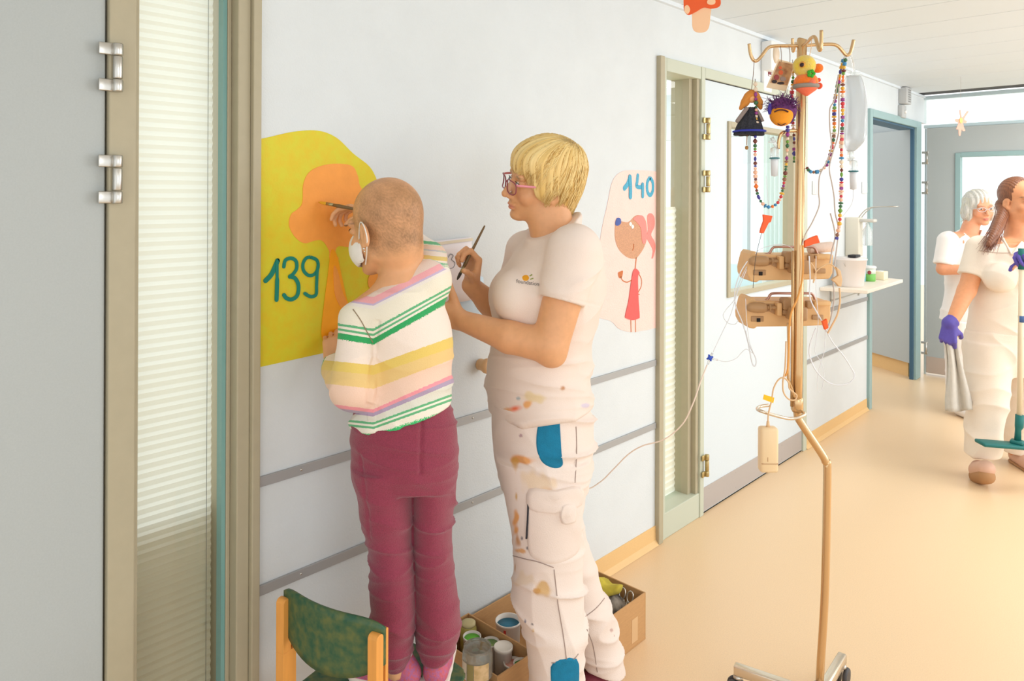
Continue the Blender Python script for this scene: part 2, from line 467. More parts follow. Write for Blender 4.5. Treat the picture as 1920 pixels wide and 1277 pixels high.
# wall rails and skirting
for n, z in (('trim_1', 0.795), ('trim_2', 0.520)):
    mb = MB()
    for a, b in ((yA, yB0), (yB1, yC0)):
        mb.box((WX, a+0.002, z-0.014), (WX+0.007, b-0.002, z+0.012), 0)
        y = a+0.12
        while y < b-0.05: mb.ell((WX+0.007, y, z), (0.003, 0.004, 0.004), n=8, mi=1); y += 0.62
    struct(mb, n, [M_rail, M_steel], bevel=0.002)
mb = MB()
for a, b in ((-2.6, -0.76), (yA, yB0), (yB1, yC0-0.06)):
    for (q0, q1) in ((a, b),):
        mb.add([(WX, q0, 0.08), (WX, q1, 0.08), (WX+.004, q0, 0.08), (WX+.004, q1, 0.08), (WX+.006, q0, .02), (WX+.006, q1, .02), (WX+.022, q0, 0.001), (WX+.022, q1, 0.001), (WX, q0, 0), (WX, q1, 0)],
               [(0, 1, 3, 2), (2, 3, 5, 4), (4, 5, 7, 6), (6, 7, 9, 8), (0, 2, 4, 6, 8), (1, 9, 7, 5, 3)], 0)
struct(mb, 'baseboard_left', M_base)

def jamb(mb, y0, y1, z0, z1, out=0.018, inn=-0.12, mi=0): mb.box((WX+inn, y0, z0), (WX+out, y1, z1), mi)
def hinge(parent, y, z, s=1.0, mt=None, flip=1, x=None):
    mb = MB(); x = WX+0.03 if x is None else x
    for a, b, r in ((-.052, -.026, .0105), (-.024, .024, .0098), (.026, .052, .0105)):
        mb.lathe([(r*s*.9, a*s), (r*s, a*s+.002), (r*s, b*s-.002), (r*s*.9, b*s)], (x, y, z), n=16)
    mb.rbox((x-.006, y-flip*.020*s, z+.039*s), (.006, .032*s, .026*s), .002); mb.rbox((x-.006, y-flip*.020*s, z-.039*s), (.006, .032*s, .026*s), .002)
    return mb.build('hinge', mt or M_steel, parent)
# ---- door_1: near grey door on the left edge, with its hinges
yH = float(wallp(197, 640)[1])
d1 = MB(); d1.box((WX-0.045, -0.72, 0.008), (WX+0.006, yH-0.003, 2.095)); door1 = struct(d1, 'door_1', M_doorg, bevel=0.003)
for py in (125, 336, 1640):
    p = wallp(207, py, WX+.03); hinge(door1, yH+0.014, p[2], 1.0)
# ---- window_1: near sidelight (frame, pane, blind)
wy0, wy1 = float(wallp(258, 640)[1]), float(wallp(424, 640, WX-.02)[1])+0.005
mb = MB()
jamb(mb, yH+.001, wy0-.010, 0, ZD); jamb(mb, wy0-.010, wy0, 0, ZD, out=.006)
jamb(mb, wy1+.045, yA, 0, ZD); jamb(mb, wy1+.012, wy1+.045, 0, ZD, out=.004, mi=0); jamb(mb, wy1, wy1+.012, 0, ZD, out=-.03)
jamb(mb, -0.76, yH, 2.10, ZD); jamb(mb, yH, yA, 2.07, ZD); jamb(mb, wy0, wy1, 0, 0.10)
win1 = struct(mb, 'window_1', M_frame, bevel=0.003)
mb = MB(); mb.box((WX-.062, wy0, .10), (WX-.056, wy1, 2.07)); mb.build('pane', G_pane, win1)
mb = MB(); mb.box((WX-.056, wy1-.011, .10), (WX-.030, wy1-.001, 2.07)); mb.build('glass_edge', M_glassedge, win1)
def blindmat(name, c, c2, f=0.6):
    m = bpy.data.materials.new(name); m.use_nodes = True; nt = m.node_tree; nt.nodes.clear(); out = N(nt, 'ShaderNodeOutputMaterial')
    a = N(nt, 'ShaderNodeBsdfDiffuse'); a.inputs[0].default_value = lin(c); b = N(nt, 'ShaderNodeBsdfTranslucent'); b.inputs[0].default_value = lin(c2)
    mx = N(nt, 'ShaderNodeMixShader'); mx.inputs[0].default_value = f
    nt.links.new(a.outputs[0], mx.inputs[1]); nt.links.new(b.outputs[0], mx.inputs[2]); nt.links.new(mx.outputs[0], out.inputs[0]); return m
M_blind = blindmat('pleated_blind', (244, 232, 208), (246, 246, 240), 0.58)
def blind(parent, y0, y1, z0, z1, x, pitch=0.021, amp=0.004):
    mb = MB(); n = int((z1-z0)/pitch*2); vs = []; fs = []
    for i in range(n+1):
        z = z0+(z1-z0)*i/n; xx = x+(amp if i % 2 else 0)
        vs += [(xx, y0, z), (xx, y1, z)]
    for i in range(n): fs.append((2*i, 2*i+1, 2*i+3, 2*i+2))
    mb.add(vs, fs, 0)
    return mb.build('pleated_blind', M_blind, parent)
blind(win1, wy0+.002, wy1-.012, .10, 2.06, WX-.088)
mb = MB(); yc = wy1-.026
mb.tube([(WX-.080, yc, .10), (WX-.080, yc, 2.06)], .0006, n=5); mb.build('blind_cord', M_gap, win1)
# low cabinet added behind the near sidelight to keep daylight off the lower blind
mb = MB(); mb.box((WX-.50, -0.3, 0), (WX-.125, yA+.4, .735)); cb = mb.build('blocker', mat('beige_blocker', (176, 150, 112), .6), origin=(WX-.3, .6, 0))
tag(cb, 'beige low cabinet added behind the near sidelight to shade the lower blind', 'blocker')
# ---- door_2 with window_2 (sidelight of room 140)
s0, s1 = 2.785, 3.035
mb = MB()
jamb(mb, yB0, yB0+.035, 0, ZD, out=.022, mi=0); jamb(mb, yB0+.035, s0, 0, ZD, out=.012, mi=1)
jamb(mb, s1, s1+.03, .11, ZD-.05, out=-.02, mi=0); jamb(mb, s1+.03, s1+.055, .11, ZD-.05, out=.004, mi=0); jamb(mb, s1+.055, 3.125, 0, ZD, out=.015, mi=1)
jamb(mb, s0, s1+.055, 0, .115, out=.010, mi=1); jamb(mb, s0, s1+.055, ZD-.06, ZD, out=.012, mi=1)
jamb(mb, 3.125, yB1, 2.085, ZD, out=.015, mi=1); jamb(mb, yB1-.05, yB1, 0, 2.085, out=.015, mi=1)
win2 = struct(mb, 'window_2', [M_frame, M_framel], bevel=0.003)
mb = MB(); mb.box((WX-.062, s0, .11), (WX-.056, s1, ZD-.06)); mb.build('pane', G_pane, win2)
blind(win2, s0+.002, s1-.006, .11, 1.47, WX-.09, .03, .006)
D2a, D2b = 3.130, yB1-.052
wp = [wallp(1366, 237), wallp(1480, 548)]
dw0, dw1 = float(wp[0][1]), float(wallp(1484, 400)[1]); dz0, dz1 = float(wallp(1366, 549)[2]), float(wallp(1366, 236)[2])
mb = MB(); xs = (WX-.045, WX+.004)
for (a, b, c, e) in ((D2a, dw0, .008, 2.08), (dw1, D2b, .008, 2.08), (dw0, dw1, .008, dz0), (dw0, dw1, dz1, 2.08)): mb.box((xs[0], a, c), (xs[1], b, e))
door2 = struct(mb, 'door_2', M_doorw)
mb = MB(); q = .022
for (a, b, c, e) in ((dw0-q, dw0+.005, dz0-q, dz1+q), (dw1-.005, dw1+q, dz0-q, dz1+q), (dw0+.005, dw1-.005, dz0-q, dz0+.005), (dw0+.005, dw1-.005, dz1-.005, dz1+q)): mb.box((WX-.05, a, c), (WX+.014, b, e))
mb.build('window_frame', M_frame, door2, bevel=.002)
mb = MB(); mb.box((WX-.024, dw0, dz0), (WX-.018, dw1, dz1)); mb.build('pane', G_pane, door2)
mb = MB(); mb.box((WX+.004, D2a+.004, .012), (WX+.0065, D2b-.004, .125))
for y in np.arange(D2a+.06, D2b, .28):
    for z in (.03, .108): mb.ell((WX+.0065, y, z), (.0015, .003, .003), n=6)
mb.build('kick_plate', M_kick, door2)
mb = MB(); mb.box((WX-.044, D2a-.004, .0), (WX+.002, D2a-.0005, 2.084)); mb.box((WX-.044, D2a, .0), (WX+.002, D2b, .0075)); mb.box((WX-.044, D2a, 2.0805), (WX+.002, D2b, 2.084)); mb.build('seal', M_black, door2)
for px, py in ((1325, 241), (1325, 340), (1316, 878)):
    p = wallp(px, py, WX+.03); hinge(door2, D2a-.004, p[2], 1.0, M_brass)
# what the two panes show of the ward room: back wall with a window, curtain and bed
mb = MB(); zf = 2.05
mb.box((-5.6, 3.0, 0), (-5.5, 6.2, .9)); mb.box((-5.6, 3.0, zf), (-5.5, 6.2, H)); mb.box((-5.6, 3.0, .9), (-5.5, 3.2, zf))
mb.box((-2.33, 5.40, 0), (WX-T, 5.46, H)); mb.box((-5.5, 5.40, 0), (-2.33, 5.46, .98)); mb.box((-5.5, 5.40, 2.0), (-2.33, 5.46, H)); mb.box((-2.62, 5.40, .98), (-2.58, 5.46, 2.0)); struct(mb, 'wall_ward', M_wall)
bd = thing('hospital_bed', 'white hospital bed with teal cover seen through the door window of room 140', 'bed', (-3.0, 4.9, 0))
mb = MB(); mb.rbox((-3.0, 4.9, .62), (2.0, .8, .16), .05); mb.build('mattress', mat('bed_white', (236, 238, 236), .8), bd); mb = MB(); mb.rbox((-2.75, 4.9, .73), (1.2, .84, .06), .025); mb.build('cover', mat('bed_teal', (120, 206, 200), .8), bd); mb = MB(); mb.rbox((-2.02, 4.9, .75), (.04, .85, .5), .01); mb.build('headboard', mat('bed_grey', (206, 210, 206), .5), bd)
for x in (-3.9, -2.1): mb = MB(); mb.box((x-.03, 4.6, 0), (x+.03, 5.2, .56)); mb.build('leg', M_steel, bd)
ct = thing('curtain', 'pale curtain beside the bright window inside room 140', 'curtain', (-2.3, 5.33, .3)); mb = MB(); vs = []
for i in range(41): x = -2.42+.24*i/40; vs += [(x, 5.34+.02*math.sin(i*1.1), .3), (x, 5.34+.02*math.sin(i*1.1), 2.2)]
mb.add(vs, [(2*i, 2*i+2, 2*i+3, 2*i+1) for i in range(40)], 0, True); mb.build('cloth', mat('curtain_pale', (226, 232, 226), .8), ct)
# ---- door_3: far doorway with its leaf standing open inside the room
mb = MB()
jamb(mb, yC0-.055, yC0, 0, ZD+.02, out=.02, mi=0); jamb(mb, yC0, yC0+.012, 0, ZD-.02, out=.012, mi=1)
jamb(mb, yC1-.13, yC1, 0, ZD+.02, out=.02, inn=-.03, mi=0); jamb(mb, yC1-.145, yC1-.13, 0, ZD-.02, out=.0, inn=-.03, mi=1)
jamb(mb, yC0, yC1-.13, ZD-.035, ZD+.02, out=.02, mi=0); jamb(mb, yC0, yC1-.13, ZD-.05, ZD-.035, out=.0, mi=1)
door3 = struct(mb, 'door_3', [M_teal, M_tealdk], bevel=.003)
hy = yC1-.15; hx = WX-.035
e = planez(1634, 700, 0.1)
mb = MB(); ang = math.radians(148); dl = np.array([math.cos(ang), math.sin(ang), 0]); nn = np.array([-dl[1], dl[0], 0])
base = np.array([hx, hy+.03, 0])
mb.prism([base+dl*a-nn*b+UP*.13 for a, b in ((0, 0), (.98, 0), (.98, .045), (0, .045))], UP*1.96)
leaf = mb.build('door_leaf', M_doorg, door3)
mb = MB(); hp = base+dl*.90+nn*.0+UP*1.02
mb.tube([hp, hp+nn*.045], .009, n=10); mb.tube(spl([hp+nn*.043, hp+nn*.048-dl*.02, hp+nn*.046-dl*.11]), .008, n=10); mb.build('door_handle', mat('warm_handle', (205, 180, 140), .35, .6), leaf)
mb = MB(); hp = base+dl*.93+UP*2.0+nn*.02; mb.tube([hp, hp-dl*.42+UP*.004], .006, n=8); mb.build('door_closer', M_black, leaf)
mb = MB(); mb.prism([base+dl*a-nn*b for a, b in ((.16, .06), (1.5, .06), (1.5, .14), (.16, .14))], UP*2.4); struct(mb, 'wall_inner', M_doorg)
mb = MB(); mb.prism([base+dl*a-nn*b for a, b in ((.06, .045), (1.5, .045), (1.5, .06), (.06, .06))], UP*.13); struct(mb, 'baseboard_inner', M_base)
# ---- door_4: wide grey fire door across the corridor, glazed, on pivots
fx0 = float(planey(1737, 450, YF)[0]); fz1 = float(planey(1737, 241, YF)[2])
vx0 = float(planey(1792, 400, YF)[0]); vz1 = float(planey(1792, 287, YF)[2]); FXR = 0.6
mb = MB()
for (a, b, c, e) in ((fx0, vx0, .02, fz1), (FXR-.16, FXR, .02, fz1), (vx0, FXR-.16, .02, .95), (vx0, FXR-.16, vz1, fz1)): mb.box((a, YF, c), (b, YF+.05, e))
door4 = struct(mb, 'door_4', M_doorg)
mb = MB(); q = .035
for (a, b, c, e) in ((vx0-.004, vx0+q, .95, vz1), (vx0+q, FXR-.16, vz1-q, vz1+.004), (vx0+q, FXR-.16, .95, .95+q), (FXR-.16-q, FXR-.16, .95, vz1)): mb.box((a, YF-.012, c), (b, YF+.06, e))
mb.build('window_frame', M_teal, door4, bevel=.003)
mb = MB(); mb.box((vx0+q, YF+.02, .95+q), (FXR-.16-q, YF+.026, vz1-q)); mb.build('pane', G_pane, door4)
mb = MB(); mb.box((fx0+.003, YF-.003, .022), (FXR-.003, YF, .16)); mb.build('kick_plate', mat('kick_plate_warm', (196, 178, 166), .4, .2), door4)
for py in (296, 352, 652):
    z = float(planey(1733, py, YF)[2]); mb = MB(); xx = fx0-.012
    mb.rbox((xx, YF+.0, z+.045), (.05, .016, .02), .003); mb.rbox((xx, YF+.0, z-.045), (.05, .016, .02), .003); mb.tube([(xx+.014, YF-.005, z-.05), (xx+.014, YF-.005, z+.05)], .009, n=10)
    mb.build('hinge', M_steel, door4)
# slim steel mullion beside the fire door, pane over it
mb = MB(); mb.box((fx0-.021, YF+.02, 0), (fx0-.012, YF+.06, fz1)); mb.box((WX, YF+.02, fz1+.004), (FXR, YF+.06, fz1+.03)); mb.box((WX, YF+.02, H-.03), (FXR, YF+.06, H)); 
struct(mb, 'trim_4', mat('pale_steel', (205, 222, 226), .4, .2))
mb = MB(); mb.box((WX, YF+.03, fz1+.03), (FXR, YF+.036, H-.03)); struct(mb, 'window_3', G_pane)
mb = MB(); mb.box((FXR, YF, 0), (3.2, YF+.1, H)); struct(mb, 'wall_far', M_wall)

# ---- small fittings on the left wall
def platebox(name, label, cat, px, py, wy, hz, dp, mt, x=WX):
    p = wallp(px, py); mb = MB(); mb.rbox((x+dp/2, p[1], p[2]), (dp, wy, hz), .006)
    t = thing(name, label, cat, (x, p[1], p[2]-hz/2)); mb.build('housing', mt, t); return t, p
M_grey = mat('grey_plastic', (190, 190, 188), .5)
t, p = platebox('wall_speaker', 'light grey wall box with a vent, high beside the far doorway', 'wall box', 1689, 181, .13, .13, .06, M_grey)
mb = MB()
for i in range(6): mb.rbox((WX+.062, p[1]+.01, p[2]-.045+i*.018), (.004, .06, .007), .001)
mb.build('grille', mat('dark_grille', (150, 150, 148), .6), t)
t, p = platebox('light_signal', 'small pale wall box with a round knob under the grey vent box', 'wall box', 1687, 210, .10, .10, .035, M_grey)
mb = MB(); mb.ell((WX+.04, p[1]+.005, p[2]), (.012, .012, .014)); mb.build('knob', M_white, t)
t, p = platebox('room_signal', 'pale box with a translucent lamp cover above the door with the window', 'wall box', 1434, 108, .10, .16, .06, M_white)
mb = MB(); mb.ell((WX+.06, p[1], p[2]+.01), (.018, .035, .05)); mb.build('lamp_cover', mat('amber_cover', (216, 196, 172), .3), t)
t, p = platebox('door_sign', 'small pale sign plate under the lamp box above the door', 'sign', 1434, 149, .10, .14, .02, M_white)
mb = MB(); mb.rbox((WX+.021, p[1]+.015, p[2]+.03), (.003, .04, .025), .0005); mb.rbox((WX+.0215, p[1]+.015, p[2]+.022), (.003, .038, .006), .0005, mi=1); mb.build('marking', [mat('maroon_mark', (130, 50, 60), .5), M_white], t)
for px, py, l in ((1527, 352, 'white wall switch plate left of the beaded line'), (1619, 352, 'white wall switch plate next to the far door frame')):
    t, p = platebox('light_switch', l, 'switch', px, py, .085, .085, .012, M_white, WX)
    mb = MB(); mb.rbox((WX+.013, p[1]-.019, p[2]), (.005, .034, .07), .001); mb.rbox((WX+.013, p[1]+.019, p[2]), (.005, .034, .07), .001); mb.build('rocker', mat('rocker_white', (228, 228, 226), .4), t)
# round wooden wall knob (doorstop)
p = wallp(899, 683); mb = MB(); Mx = frame((1, 0, 0))
mb.lathe([(.018, 0), (.019, .004), (.019, .026), (.024, .030), (.025, .040), (.022, .046), (.012, .048)], p, Mx, n=24)
k = mb.build('wall_stop', mat('pale_wood', (226, 180, 130), .5, var=.05, scale=60), origin=p); tag(k, 'round pale wooden wall stop between the child and the woman', 'door stop')
# ---- murals
M_yel = mat('mural_yellow', (226, 200, 36), .55, var=.05, scale=30, bump=.2, bscale=200, c2=(214, 204, 44))
M_ora = mat('mural_orange', (246, 160, 68), .55, var=.04, scale=30, bump=.2, bscale=200)
M_amb = mat('mural_amber', (252, 168, 12), .5, var=.05, scale=25)
M_grn = mat('mural_green', (6, 128, 112), .5)
M_pink = mat('mural_pink', (250, 214, 204), .5, var=.03, scale=12, bump=.6, bscale=160)
M_red = mat('mural_red', (236, 92, 88), .5, var=.06, scale=90)
M_bru = mat('mural_brown', (205, 150, 112), .45, var=.22, scale=260)
M_rho = mat('mural_pinkred', (246, 138, 128), .45, var=.15, scale=260)
M_blu = mat('mural_blue', (62, 164, 196), .45, var=.25, scale=260)
M_dbl = mat('mural_darkblue', (54, 80, 160), .4)
M_lin = mat('mural_line', (200, 110, 50), .5)
XN = np.array([1.0, 0, 0])
def wp3(pts, lvl=0): return [wallp(a, b)*np.array([0, 1, 1])+np.array([WX+.0004+.0012*lvl, 0, 0]) for a, b in pts]
def blob(pts, mt, name, parent, lvl=0, n=6):
    mb = MB(); mb.prism(spl(wp3(pts, lvl), n, True), XN*.0012); return mb.build(name, mt, parent)
def clipy(ps, y0): return [np.array([p[0], max(p[1], y0), p[2]]) for p in ps]
t = thing('wall_mural', 'yellow wall painting with orange figure and green number 139', 'mural', wallp(580, 690))
mb = MB(); bg = spl(wp3([(470, 264), (500, 258), (550, 247), (595, 245), (630, 258), (662, 288), (690, 310), (703, 330), (716, 365), (740, 420), (755, 500), (740, 580), (700, 640), (650, 656), (610, 661)]), 6)
bg = clipy(bg, yA+.001)+[wp3([(483, 689)])[0]]; bg[-1][1] = yA+.001
mb.prism(bg, XN*.0012); mb.build('background', M_yel, t)
blob([(566, 380), (568, 345), (580, 322), (605, 310), (635, 307), (660, 312), (670, 330), (676, 352), (700, 370), (715, 400), (700, 440), (680, 458), (655, 463), (633, 462), (628, 474), (634, 486), (618, 486), (616, 470), (604, 452), (590, 451), (570, 456), (552, 444), (541, 422), (545, 402), (556, 393)], M_ora, 'figure_head', t, 1)
blob([(620, 470), (630, 478), (640, 520), (652, 570), (668, 600), (660, 640), (640, 660), (616, 655), (602, 630), (604, 590), (613, 520)], M_amb, 'figure_body', t, 2)
blob([(624, 500), (632, 510), (640, 545), (652, 575), (660, 600), (640, 580), (626, 550)], M_ora, 'figure_arm', t, 3)
blob([(690, 520), (700, 512), (722, 520), (716, 540), (700, 545), (690, 537)], M_ora, 'figure_hand', t, 2)
mb = MB(); z1 = wallp(540, 520); sc = z1[0]/z1[0]
def st(pts, wd, mbx, lvl, n=8): mbx.stroke(spl(wp3(pts, lvl), n), wd, XN)
st([(497, 526), (508, 514), (518, 492), (519, 489)], .013, mb, 2); st([(518, 489), (518, 525), (517, 562)], [.008]*8+[.011]*9, mb, 3)
st([(531, 500), (534, 488), (545, 484), (554, 490), (555, 503), (549, 513), (542, 519)], .0095, mb, 2); st([(542, 518), (552, 522), (558, 535), (556, 553), (546, 561), (536, 559), (531, 553)], .0105, mb, 3)
mb.stroke(spl(wp3([(581, 482), (593, 488), (595, 502), (588, 514), (577, 516), (568, 507), (567, 494), (573, 484), (581, 482)], 2), 8), .009, XN, cap=False)
st([(595, 496), (593, 512), (592, 535), (591, 552), (581, 556), (570, 550)], .009, mb, 3)
mb.build('number', M_grn, t)
# ---- pink mural 140
t = thing('wall_mural', 'pink wall painting of a small dog girl in red under blue number 140', 'mural', wallp(1190, 625))
mb = MB(); bg = spl(wp3([(1250, 325), (1225, 321), (1190, 319), (1165, 322), (1148, 340), (1138, 385), (1128, 430), (1118, 500), (1112, 560), (1118, 592), (1145, 602), (1160, 616), (1180, 622), (1205, 620), (1250, 610)]), 6)
bg = [np.array([p[0], min(p[1], yB0-.001), p[2]]) for p in bg]
mb.prism(bg, XN*.0012); mb.build('background', M_pink, t)
mb = MB()
st([(1170, 353), (1176, 345), (1180, 334)], .022, mb, 1); st([(1180, 332), (1181, 350), (1181, 369)], .022, mb, 2)
st([(1195, 329), (1194, 340), (1193, 349), (1201, 351), (1204, 346)], .018, mb, 1); st([(1204, 346), (1204, 357), (1204, 368)], .018, mb, 2)
mb.stroke(spl(wp3([(1218, 333), (1223, 342), (1223, 358), (1218, 366), (1213, 358), (1213, 342), (1218, 333)], 1), 8), .018, XN, cap=False)
mb.build('number', M_blu, t)
blob([(1152, 430), (1155, 412), (1164, 415), (1178, 416), (1190, 405), (1200, 404), (1210, 415), (1212, 445), (1206, 465), (1196, 480), (1190, 485), (1175, 482), (1160, 468), (1153, 450)], M_bru, 'dog_head', t, 1)
blob([(1186, 410), (1196, 404), (1205, 406), (1210, 420), (1212, 445), (1206, 458), (1202, 448), (1200, 428), (1192, 416)], M_rho, 'dog_ear', t, 2)
blob([(1213, 405), (1220, 400), (1226, 408), (1226, 425), (1220, 440), (1226, 452), (1228, 465), (1224, 482), (1221, 484), (1223, 470), (1218, 458), (1212, 446), (1214, 430)], M_rho, 'dog_ear', t, 1)
mb = MB(); mb.prism(spl(wp3([(1153, 416), (1156, 409), (1162, 410), (1163, 418), (1158, 423), (1153, 422)], 2), 5, True), XN*.0012); mb.build('dog_nose', M_dbl, t)
mb = MB()
for a, b in ((1181, 420), (1185, 425)): mb.prism(spl(wp3([(a-2.6, b), (a, b-4), (a+2.6, b), (a, b+4)], 2), 5, True), XN*.0012)
mb.build('dog_eye', M_white, t)
mb = MB(); st([(1187, 458), (1187, 464), (1185, 469)], .004, mb, 2); mb.build('dog_mouth', M_lin, t)
mb = MB(); st([(1192, 484), (1191, 495), (1190, 505)], .006, mb, 1); mb.build('dog_neck', M_lin, t)
mb = MB(); st([(1184, 525), (1175, 529), (1167, 526), (1163, 519)], .004, mb, 1); mb.build('dog_arm', M_lin, t)
mb = MB(); st([(1198, 515), (1202, 525), (1201, 538), (1195, 550), (1198, 552)], .004, mb, 1); mb.build('dog_arm', M_lin, t)
mb = MB(); mb.prism(spl(wp3([(1158, 512), (1162, 509), (1167, 508), (1165, 520), (1160, 521)], 1), 4, True), XN*.0012); mb.build('dog_hand', M_lin, t)
for x in (1182, 1190.5): mb = MB(); st([(x, 598), (x+.5, 622)], .004, mb, 1); mb.build('dog_leg', M_lin, t)
blob([(1186, 508), (1192, 504), (1198, 512), (1195, 520), (1196, 560), (1198, 592), (1196, 597), (1185, 600), (1174, 597), (1171, 592), (1177, 565), (1182, 530)], M_red, 'dog_dress', t, 2)
# ---- sheets of paper taped to the wall
def sheet(px, label, mt, lift, cat='paper sheet'):
    ps = [wallp(a, b) for a, b in px]; mb = MB(); n = 6; vs = []; fs = []
    for i in range(n+1):
        for j in range(n+1):
            u, v = i/n, j/n
            q = (ps[0]*(1-u)+ps[1]*u)*(1-v)+(ps[3]*(1-u)+ps[2]*u)*v
            vs.append(q*np.array([0, 1, 1])+np.array([WX+.0015+lift+.010*v*v*(u+.2)+.003*math.sin(3*u), 0, 0]))
    for i in range(n):
        for j in range(n): fs.append((i*(n+1)+j, i*(n+1)+j+1, (i+1)*(n+1)+j+1, (i+1)*(n+1)+j))
    mb.add(vs, fs, 0, True)
    t = thing('paper_sheet', label, cat, ps[2]); o = mb.build('paper', mt, t); md = o.modifiers.new('s', 'SOLIDIFY'); md.thickness = .0004
    return t
M_pap = mat('sketch_paper', (246, 240, 244), .7); M_papb = mat('blue_paper', (206, 226, 240), .7)
sheet([(800, 470), (905, 520), (912, 598), (812, 612)], 'pale blue paper sheet taped below the sketch on the wall', M_papb, .001)
sh = sheet([(808, 452), (881, 444), (886, 560), (812, 573)], 'white paper sheet with pencilled digits taped to the wall behind the woman\'s brush', M_pap, .006)
mb = MB(); Mp = mat('pencil', (150, 150, 155), .7)
def sk(pts): mb.stroke(spl([p+XN*.0115 for p in wp3(pts)], 6), .0022, XN, th=.0008)
sk([(836, 482), (840, 476), (845, 479), (842, 486), (848, 492), (845, 501), (837, 503)]); sk([(858, 480), (864, 482), (864, 496), (858, 501), (853, 492), (858, 480)])
mb.build('pencilled_digits', Mp, sh)
mb = MB(); ps = [p+XN*.011 for p in wp3([(806, 455), (882, 446), (882, 451), (806, 461)])]; mb.prism(ps, XN*.0006); mb.build('tape', mat('tape', (226, 214, 190), .5), sh)
# ================================================================== people
def vnormals(vs, fs):
    n = np.zeros_like(vs); a = vs[fs[:, 2]]-vs[fs[:, 0]]; b = vs[fs[:, 3]]-vs[fs[:, 1]]; c = np.cross(a, b)
    for i in range(4):
        for q in range(3): n[:, q] += np.bincount(fs[:, i], c[:, q], len(vs))
    return n/np.maximum(np.linalg.norm(n, axis=1), 1e-12)[:, None]
def ridge(v): return 1-np.clip(np.abs(v), 0, 1)
def folds(p, sx, sz, seed, pw=4, tilt=0.0):      # scattered cloth creases, longer across than up
    a = vnoise(p[:, 0]*sx+tilt*p[:, 2]*sz, p[:, 1]*sx, p[:, 2]*sz, seed); b = vnoise(p[:, 0]*sx*.6, p[:, 1]*sx*.6, p[:, 2]*sz*.45, seed+7)
    c = vnoise(p[:, 0]*sx*1.7+tilt*p[:, 2]*sz, p[:, 1]*sx*1.7, p[:, 2]*sz*1.6, seed+13)
    return 1.5*ridge(a*1.2)**pw*np.clip(.55+b, 0, 1)+.7*ridge(c*1.2)**pw*np.clip(.3-b, 0, 1)
def solid(S, vox, it=2, disp=None, zs=None):
    vs, fs = S.mesh(vox, zs=zs); vs = smoothv(vs, fs, it)
    if disp is not None: vs = vs+vnormals(vs, fs)*disp(vs)[:, None]
    return vs, fs
def topx(vs):                                  # view coords -> photo px, py
    dx = vs[:, 0]/vs[:, 1]*FPX; dy = (vs[:, 2]-CH)/vs[:, 1]*FPX
    return PX0+dx+ROLL*dy, PY0-(dy-ROLL*dx)
def st_(rows, d):                              # rows (py, left px, right px, half depth[, d]) -> column stations
    out = []
    for r in rows:
        dd = r[4] if len(r) > 4 else d
        a, b = V(r[1], r[0], dd), V(r[2], r[0], dd); c = (a+b)/2
        out.append((c[2], c[0], dd, abs(b[0]-a[0])/2, r[3]))
    return out
def bvh_of(vs, fs): return BVHTree.FromPolygons([tuple(p) for p in vs], [tuple(int(i) for i in f) for f in fs])
CAMV = Vector((0, 0, CH))
def hitpx(bv, px, py, fallback=None):
    d = Vector(V(px, py, 1.0))-CAMV; d.normalize()
    loc, nr, i, t = bv.ray_cast(CAMV, d)
    if loc is None:
        return None
    if nr.dot(d) > 0: nr = -nr
    return np.array(loc), np.array(nr)
def drape(bv, poly, name, mt, parent, off=.0012, rings=6, n=5, edge=0.0015, close=True):
    """a patch of cloth lying on a surface: outline given where it is seen, laid on what it touches"""
    B = spl([np.array([a, b, 0.]) for a, b in poly], n, True) if n > 1 else [np.array([a, b, 0.]) for a, b in poly]
    c = sum(B)/len(B); mb = MB(); vs = []; m = len(B); last = None
    for r in range(rings+1):
        for p in B:
            q = c+(p-c)*(r/rings); h = hitpx(bv, q[0], q[1])
            if h is None: h = last
            last = h; vs.append(h[0]+h[1]*(off if r < rings else edge*0))
    fs = []
    for r in range(rings):
        for k in range(m): fs.append((r*m+k, r*m+(k+1) % m, (r+1)*m+(k+1) % m, (r+1)*m+k))
    mb.add(view2world(vs), fs, 0, True)
    return mb.build(name, mt, parent)
def drapeline(bv, pts, r, name, mt, parent, off=.0005, n=5, flat=.5, mb=None):
    P = spl([np.array([a, b, 0.]) for a, b in pts], n); out = []
    for p in P:
        h = hitpx(bv, p[0], p[1])
        if h is not None: out.append(h[0]+h[1]*off)
    keep = mb is not None
    mb = mb or MB(); mb.tube(view2world(out), r, n=6)
    return None if keep else mb.build(name, mt, parent)
